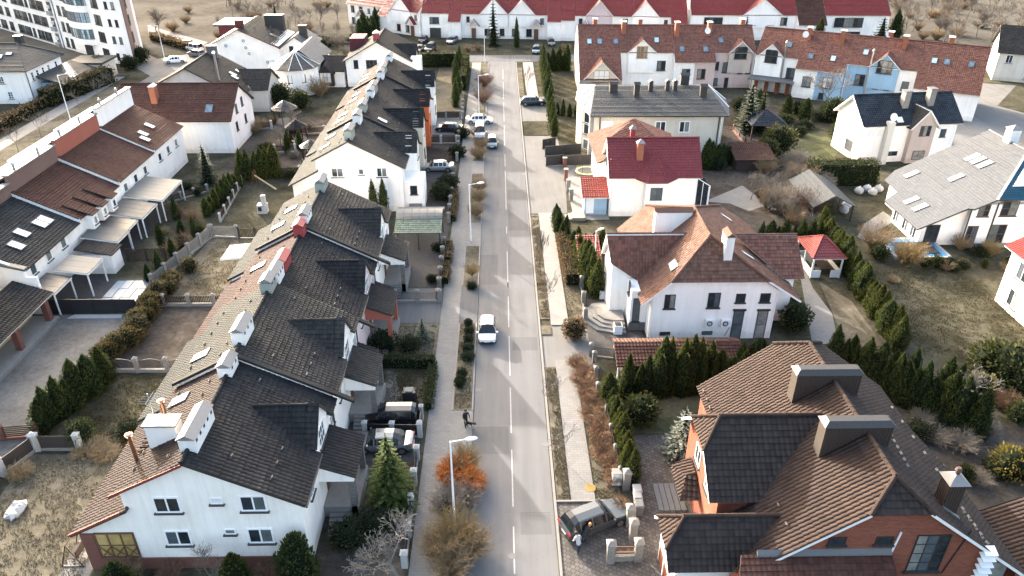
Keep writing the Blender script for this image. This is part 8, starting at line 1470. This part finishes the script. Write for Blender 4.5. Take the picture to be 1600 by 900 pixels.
for px, s_ in (((1460, 690), 1.0), ((1500, 700), 1.1), ((1440, 660), .9), ((1520, 660), 1.2)): plant('tw_g', GP(*px), 'grey twiggy undergrowth in the dark garden behind the brick house', s_, s_ * .7, 'undergrowth behind the brick house')
random.seed(9)
for k in range(16): px = (random.uniform(1195, 1285), random.uniform(262, 352)); plant(('tw_g', 'tw_t', 'tw_g', 'tw_r')[k % 4], GP(*px), 'bare orchard shrub in the thicket left of the open shelter', random.uniform(1.3, 2.0), random.uniform(1.3, 2.0), 'bare thicket left of the shelter')
for k in range(14): px = (random.uniform(1140, 1330), random.uniform(172, 215)); plant(('juni', 'ever', 'thuja')[k % 3], GP(*px), 'dark garden evergreen between the long terrace and the navy pavilion', random.uniform(1.0, 1.9), random.uniform(.9, 1.6), 'dark evergreens before the long terrace')
for k in range(14): px = (random.uniform(395, 500), random.uniform(190, 290)); plant(('juni', 'tw_g', 'tw_t', 'ever')[k % 4], GP(*px), 'shrub in the dark gardens behind the farther terrace', random.uniform(.7, 1.3), random.uniform(.6, 1.1), 'shrubs behind the farther terrace')
for k in range(10): px = (random.uniform(245, 330), random.uniform(290, 400)); plant(('juni', 'tw_r', 'tw_t', 'ever')[k % 4], GP(*px), 'small garden shrub between canopies and concrete fence', random.uniform(.5, .9), random.uniform(.4, .8), 'garden shrubs behind the canopies')
for k in range(10): px = (random.uniform(1420, 1600), random.uniform(640, 760)); plant(('juni', 'tw_g', 'ever')[k % 3], GP(*px), 'dark undergrowth bush in the shaded corner garden', random.uniform(.6, 1.2), random.uniform(.5, .9), 'dark undergrowth of the corner garden')
for k in range(8): px = (random.uniform(1440, 1590), random.uniform(414, 424)); plant(('juni', 'tw_t', 'yel', 'ever')[k % 4], GP(*px), 'border shrub along the pool garden', random.uniform(.5, .8), random.uniform(.5, .75), 'border shrubs of the pool garden')
# leaf litter and turf tufts on the near verges: real blades, joined
def tufts(name, x0, x1, y0, y1, n, mat, h0, h1, z, label):
    mb = MB()
    for _ in range(n):
        x, y = random.uniform(x0, x1), random.uniform(y0, y1)
        if noise.noise(Vector((x * .9, y * .9, 3))) < -.25: continue
        for _k in range(3): leaf(mb, Vector((x, y, z)), Vector((random.uniform(-.8, .8), random.uniform(-.8, .8), 1)), rv(), random.uniform(h0, h1), .035)
    o = mb.build(name, M[mat]); o['kind'] = 'stuff'; o['label'] = label; return o
M['blade'] = m_leaf('dry_grass_blades', (.15, .126, .075), (.22, .19, .12), .2); M['bladeg'] = m_leaf('green_grass_blades', (.05, .054, .022), (.14, .12, .062), .2)
tufts('dry_grass', 3.9, 4.78, 39.2, 55, 2600, 'blade', .05, .14, .1, 'dry grass on the right verge'); tufts('dry_grass', 6.7, 8.3, 39.2, 55.5, 3600, 'blade', .05, .16, 0, 'dry grass beside the right pavement'); tufts('dry_grass', 3.9, 4.78, 63.5, 88, 2400, 'blade', .05, .14, .1, 'dry grass on the farther right verge'); tufts('dry_grass', 6.7, 8.3, 63, 88.5, 2600, 'blade', .05, .14, 0, 'dry grass by the beech hedge'); tufts('dry_grass', -4.05, -2.7, 49.4, 62.5, 2200, 'blade', .04, .12, .1, 'dry grass on the left verge'); tufts('dry_grass', -12, -6.4, 56, 62.5, 3500, 'blade', .05, .14, 0, 'straw bed before the pink house'); tufts('lawn_grass', -11, -6.8, 50.4, 55, 3000, 'bladeg', .05, .12, 0, 'patchy grass of the small front lawn'); tufts('dry_grass', -36, -27, 31, 44, 7000, 'blade', .06, .18, 0, 'dry lawn at the lower left'); tufts('lawn_grass', -35, -27, 45, 54.6, 5000, 'bladeg', .06, .16, 0, 'patchy back lawn'); tufts('dry_grass', -34, -27, 67, 82, 5000, 'blade', .05, .16, 0, 'dry lawn by the concrete fence'); tufts('lawn_grass', 39, 52, 56, 73, 8000, 'bladeg', .07, .18, 0, 'wide lawn at the right')

# ================================================================== STREET LAMPS
lamp((-3.35, 36.9, .1), 'white street lamp rising from the shrubs at the bottom', 7.4, 1.0, 0.1); lamp((-3.6, 80.9, .1), 'white street lamp beside the weeping shrubs', 7.2, 1.0, .15); lamp((-3.7, 130.5, .1), 'white street lamp behind the white sedan', 7.2, 1.1, .15); lamp((-3.3, 170, .1), 'white street lamp at the street junction', 7.4, 1.2, .3); lamp((-74.1, 128.2), 'tall white street lamp on the far left verge', 8.2, 1.3, .6); lamp((-74.6, 172), 'pale street lamp near the sunlit side street', 8.0, 1.2, 3.6); lamp((9.9, 70.6), 'thin white flag pole lamp beside the villa wing', 6.2, .25, 0.5)
# ================================================================== CARS
PI = math.pi
p = G(762, 528); car((-1.38, 60.6), -PI / 2, 'hatch', 'white', 'white hatchback driving towards the camera')
a, b = G(890, 840), G(962, 812); m_ = (a + b) / 2; car((m_.x + .1, m_.y + .3), math.atan2(b.y - a.y, b.x - a.x), 'suv', 'warmg', 'grey SUV parked across the block-paved drive')
car((-8.9, 48.0), PI * 1.0, 'wagon', 'black', 'black SUV with pale roof reflections parked beside the white post'); car((-9.2, 44.9), PI, 'sedan', 'greym', 'grey sedan half hidden by the big spruce')
p = G(749, 192); car((p.x, p.y), 0.0, 'sedan', 'white', 'white sedan standing across the pavement'); p = G(750, 212); car((p.x, p.y), -PI / 2, 'van', 'white', 'white van-like car parked on the verge facing the camera'); p = G(769, 228); car((p.x, p.y), -PI / 2, 'hatch', 'teal', 'greyish teal hatchback driving down the left lane')
p = G(702, 205); car((p.x, p.y), PI * .96, 'sedan', 'navy', 'dark blue sedan in the drive of the orange house'); p = G(685, 266); car((p.x, p.y), PI, 'sedan', 'silver', 'silver sedan in the drive of the farther white gable'); p = G(833, 164); car((p.x, p.y), 0.05, 'suv', 'navy', 'black SUV turning into the far right drive')
p = G(838, 82); car((p.x, p.y), -PI / 2 - .1, 'wagon', 'teal', 'teal estate car parked beyond the cross street'); p = G(861, 70); car((p.x, p.y), -PI / 2, 'wagon', 'grey', 'dark car before the far garage door'); p = G(673, 80); car((p.x, p.y), -PI / 2 - .2, 'jeep', 'black', 'black jeep before the far terrace'); p = G(656, 80); car((p.x, p.y), -PI / 2 - .2, 'sedan', 'grey', 'dark sedan left of the black jeep'); p = G(707, 67); car((p.x, p.y), -PI / 2 - .3, 'wagon', 'silver', 'silver estate car before the far terrace'); p = G(662, 66); car((p.x, p.y), -PI / 2 - .2, 'hatch', 'black', 'small black car behind the black jeep')
for k, px in enumerate(((275, 98), (292, 72), (305, 80), (308, 88))): p = G(*px); car((p.x, p.y), (0.3, 2.6, 2.6, 2.6)[k], ('sedan', 'wagon', 'van', 'wagon')[k], ('white', 'silver', 'white', 'greym')[k], ('white sedan parked by the sunlit side street', 'silver car at the back of the sunlit parking row', 'white van in the sunlit parking row', 'grey car nearest in the sunlit parking row')[k])
# ================================================================== PEOPLE AND DOG
M['skin'] = m_flat('skin', (.5, .31, .23), .6); M['cl_black'] = m_flat('black_cloth', (.016, .016, .018), .9, 0, .3, 8); M['cl_white'] = m_flat('pale_grey_cloth', (.55, .54, .53), .9, 0, .15, 8); M['cl_jean'] = m_flat('dark_jeans', (.03, .04, .06), .9, 0, .2, 8); M['hair_b'] = m_flat('dark_hair', (.03, .022, .018), .7); M['hair_g'] = m_flat('ginger_blond_hair', (.5, .25, .09), .7); M['cl_tan'] = m_flat('tan_fur_cloth', (.5, .3, .13), .95, 0, .25, 12); M['fur'] = m_flat('black_fur', (.014, .013, .013), .9, 0, .3, 12); M['furw'] = m_flat('white_fur', (.6, .58, .55), .9)
def person(loc, rot, label, top, legs, hair, bend=0.0, arm=0.0, stride=.12, hood=None):
    cb, sb = math.cos(bend), math.sin(bend); T = lambda x, y, z: (x, y - sb * (z - .92) if z > .92 else y, .92 + cb * (z - .92) if z > .92 else z)   # bends forward (-y) at the hip
    V = [T(0, 0, .95), T(0, 0, 1.12), T(0, .0, 1.32), T(0, .0, 1.46), T(0, -.01, 1.55), T(0, -.02, 1.66), T(0, -.02, 1.76)]; r = [(.17, .12), (.155, .11), (.185, .12), (.13, .09), .055, (.085, .1), (.07, .085)]; E_ = [(0, 1), (1, 2), (2, 3), (3, 4), (4, 5), (5, 6)]
    for s in (-1, 1):
        b_ = len(V); V += [(s * .1, 0, .86), (s * .11, -.03 + s * stride * .5, .5), (s * .11, s * stride, .1), (s * .12, s * stride - .15, .05)]; r += [.09, .062, .045, (.045, .04)]; E_ += [(0, b_), (b_, b_ + 1), (b_ + 1, b_ + 2), (b_ + 2, b_ + 3)]
        b_ = len(V); A = [T(s * .2, 0, 1.42), T(s * .27, -.03 - arm * .12, 1.16), T(s * .23, -.12 - arm * .3, .95 + arm * .12), T(s * .22, -.16 - arm * .36, .87 + arm * .12)]; V += A; r += [.065, .05, .038, .03]; E_ += [(3, b_), (b_, b_ + 1), (b_ + 1, b_ + 2), (b_ + 2, b_ + 3)]
        h0 = len(V) - 1
        for q in range(4): b_ = len(V); V += [(A[3][0] + (q - 1.5) * .018, A[3][1] - .03, A[3][2] - .05), (A[3][0] + (q - 1.5) * .02, A[3][1] - .045, A[3][2] - .085 + .006 * abs(q - 1))]; r += [.011, .009]; E_ += [(h0, b_), (b_, b_ + 1)]
        b_ = len(V); V += [(A[3][0] - s * .045, A[3][1] - .02, A[3][2] - .02), (A[3][0] - s * .05, A[3][1] - .03, A[3][2] - .05)]; r += [.012, .009]; E_ += [(h0, b_), (b_, b_ + 1)]
    zn = T(0, 0, 1.52); hd = Vector(T(0, -.02, 1.68)); hands = [Vector(v) for i, v in enumerate(V)]
    wr = [Vector(T(s * .22, -.16 - arm * .36, .87 + arm * .12)) for s in (-1, 1)]
    def pick(c):
        c = Vector(c)
        if (c - hd).length < .16: return 0
        if min((c - w_).length for w_ in wr) < .12: return 0
        if c.z < .1 : return 3
        return 2 if c.z < .93 and abs(c.x) < .2 and c.y > -.3 else 1
    hm = MB(); hz = hd + Vector((0, .02, .04)); uvball(hm, hz, .125, (.95, 1.05, 1.0), 10, 0, -.35)
    fm = MB(); f_ = hd + Vector((0, -.1, 0))
    for s in (-1, 1): uvball(fm, f_ + Vector((s * .035, .005, .01)), .012, (1, 1, 1), 6); uvball(fm, hd + Vector((s * .095, .0, -.01)), .025, (.4, .8, 1.2), 6)
    uvball(fm, f_ + Vector((0, -.02, -.025)), .018, (.8, 1, 1.2), 6); uvball(fm, f_ + Vector((0, .0, -.07)), .02, (1.4, .5, .4), 6)
    return figure('person', V, E_, r, [M['skin'], M[top], M[legs], M['cl_black']], pick, label, 'person', loc, rot, [('hair', hm, M[hair]), ('face_features', fm, M['skin'])])
p = G(728, 667); person((p.x, p.y, .02), 0.5, 'person in black clothes walking a black and white dog', 'cl_black', 'cl_black', 'hair_b', 0.08, .5)
p = G(912, 851); person((p.x, p.y, .02), 2.4, 'person with ginger-blond hair bending over beside the grey SUV', 'cl_black', 'cl_jean', 'hair_g', .9, .8); p = G(904, 866); person((p.x, p.y, .02), 3.6, 'person in pale jacket and dark trousers behind the grey SUV', 'cl_white', 'cl_jean', 'hair_b', .55, .7)
p = G(735, 667); DV = [(0, .32, .42), (0, .1, .44), (0, -.15, .46), (0, -.3, .5), (0, -.4, .62), (0, -.5, .66), (0, -.62, .62), (0, .45, .5), (0, .6, .58)]; DR = [(.11, .11), (.11, .12), (.13, .15), (.1, .11), .075, .085, .04, .035, .02]; DE = [(0, 1), (1, 2), (2, 3), (3, 4), (4, 5), (5, 6), (0, 7), (7, 8)]
for s in (-1, 1):
    b_ = len(DV); DV += [(s * .09, -.26, .34), (s * .09, -.25, .18), (s * .09, -.27, .03)]; DR += [.055, .035, .03]; DE += [(3, b_), (b_, b_ + 1), (b_ + 1, b_ + 2)]; b_ = len(DV); DV += [(s * .09, .27, .34), (s * .095, .24, .24), (s * .095, .36, .15), (s * .095, .31, .03)]; DR += [.065, .045, .03, .03]; DE += [(0, b_), (b_, b_ + 1), (b_ + 1, b_ + 2), (b_ + 2, b_ + 3)]; b_ = len(DV); DV += [(s * .07, -.46, .73)]; DR += [.025]; DE += [(5, b_)]
figure('dog', DV, DE, DR, [M['fur'], M['furw']], lambda c: 1 if (c[1] < -.28 and c[2] < .56) or c[2] < .1 else 0, 'black and white dog on a lead beside the walker', 'dog', (p.x, p.y - .1, .02), .9)
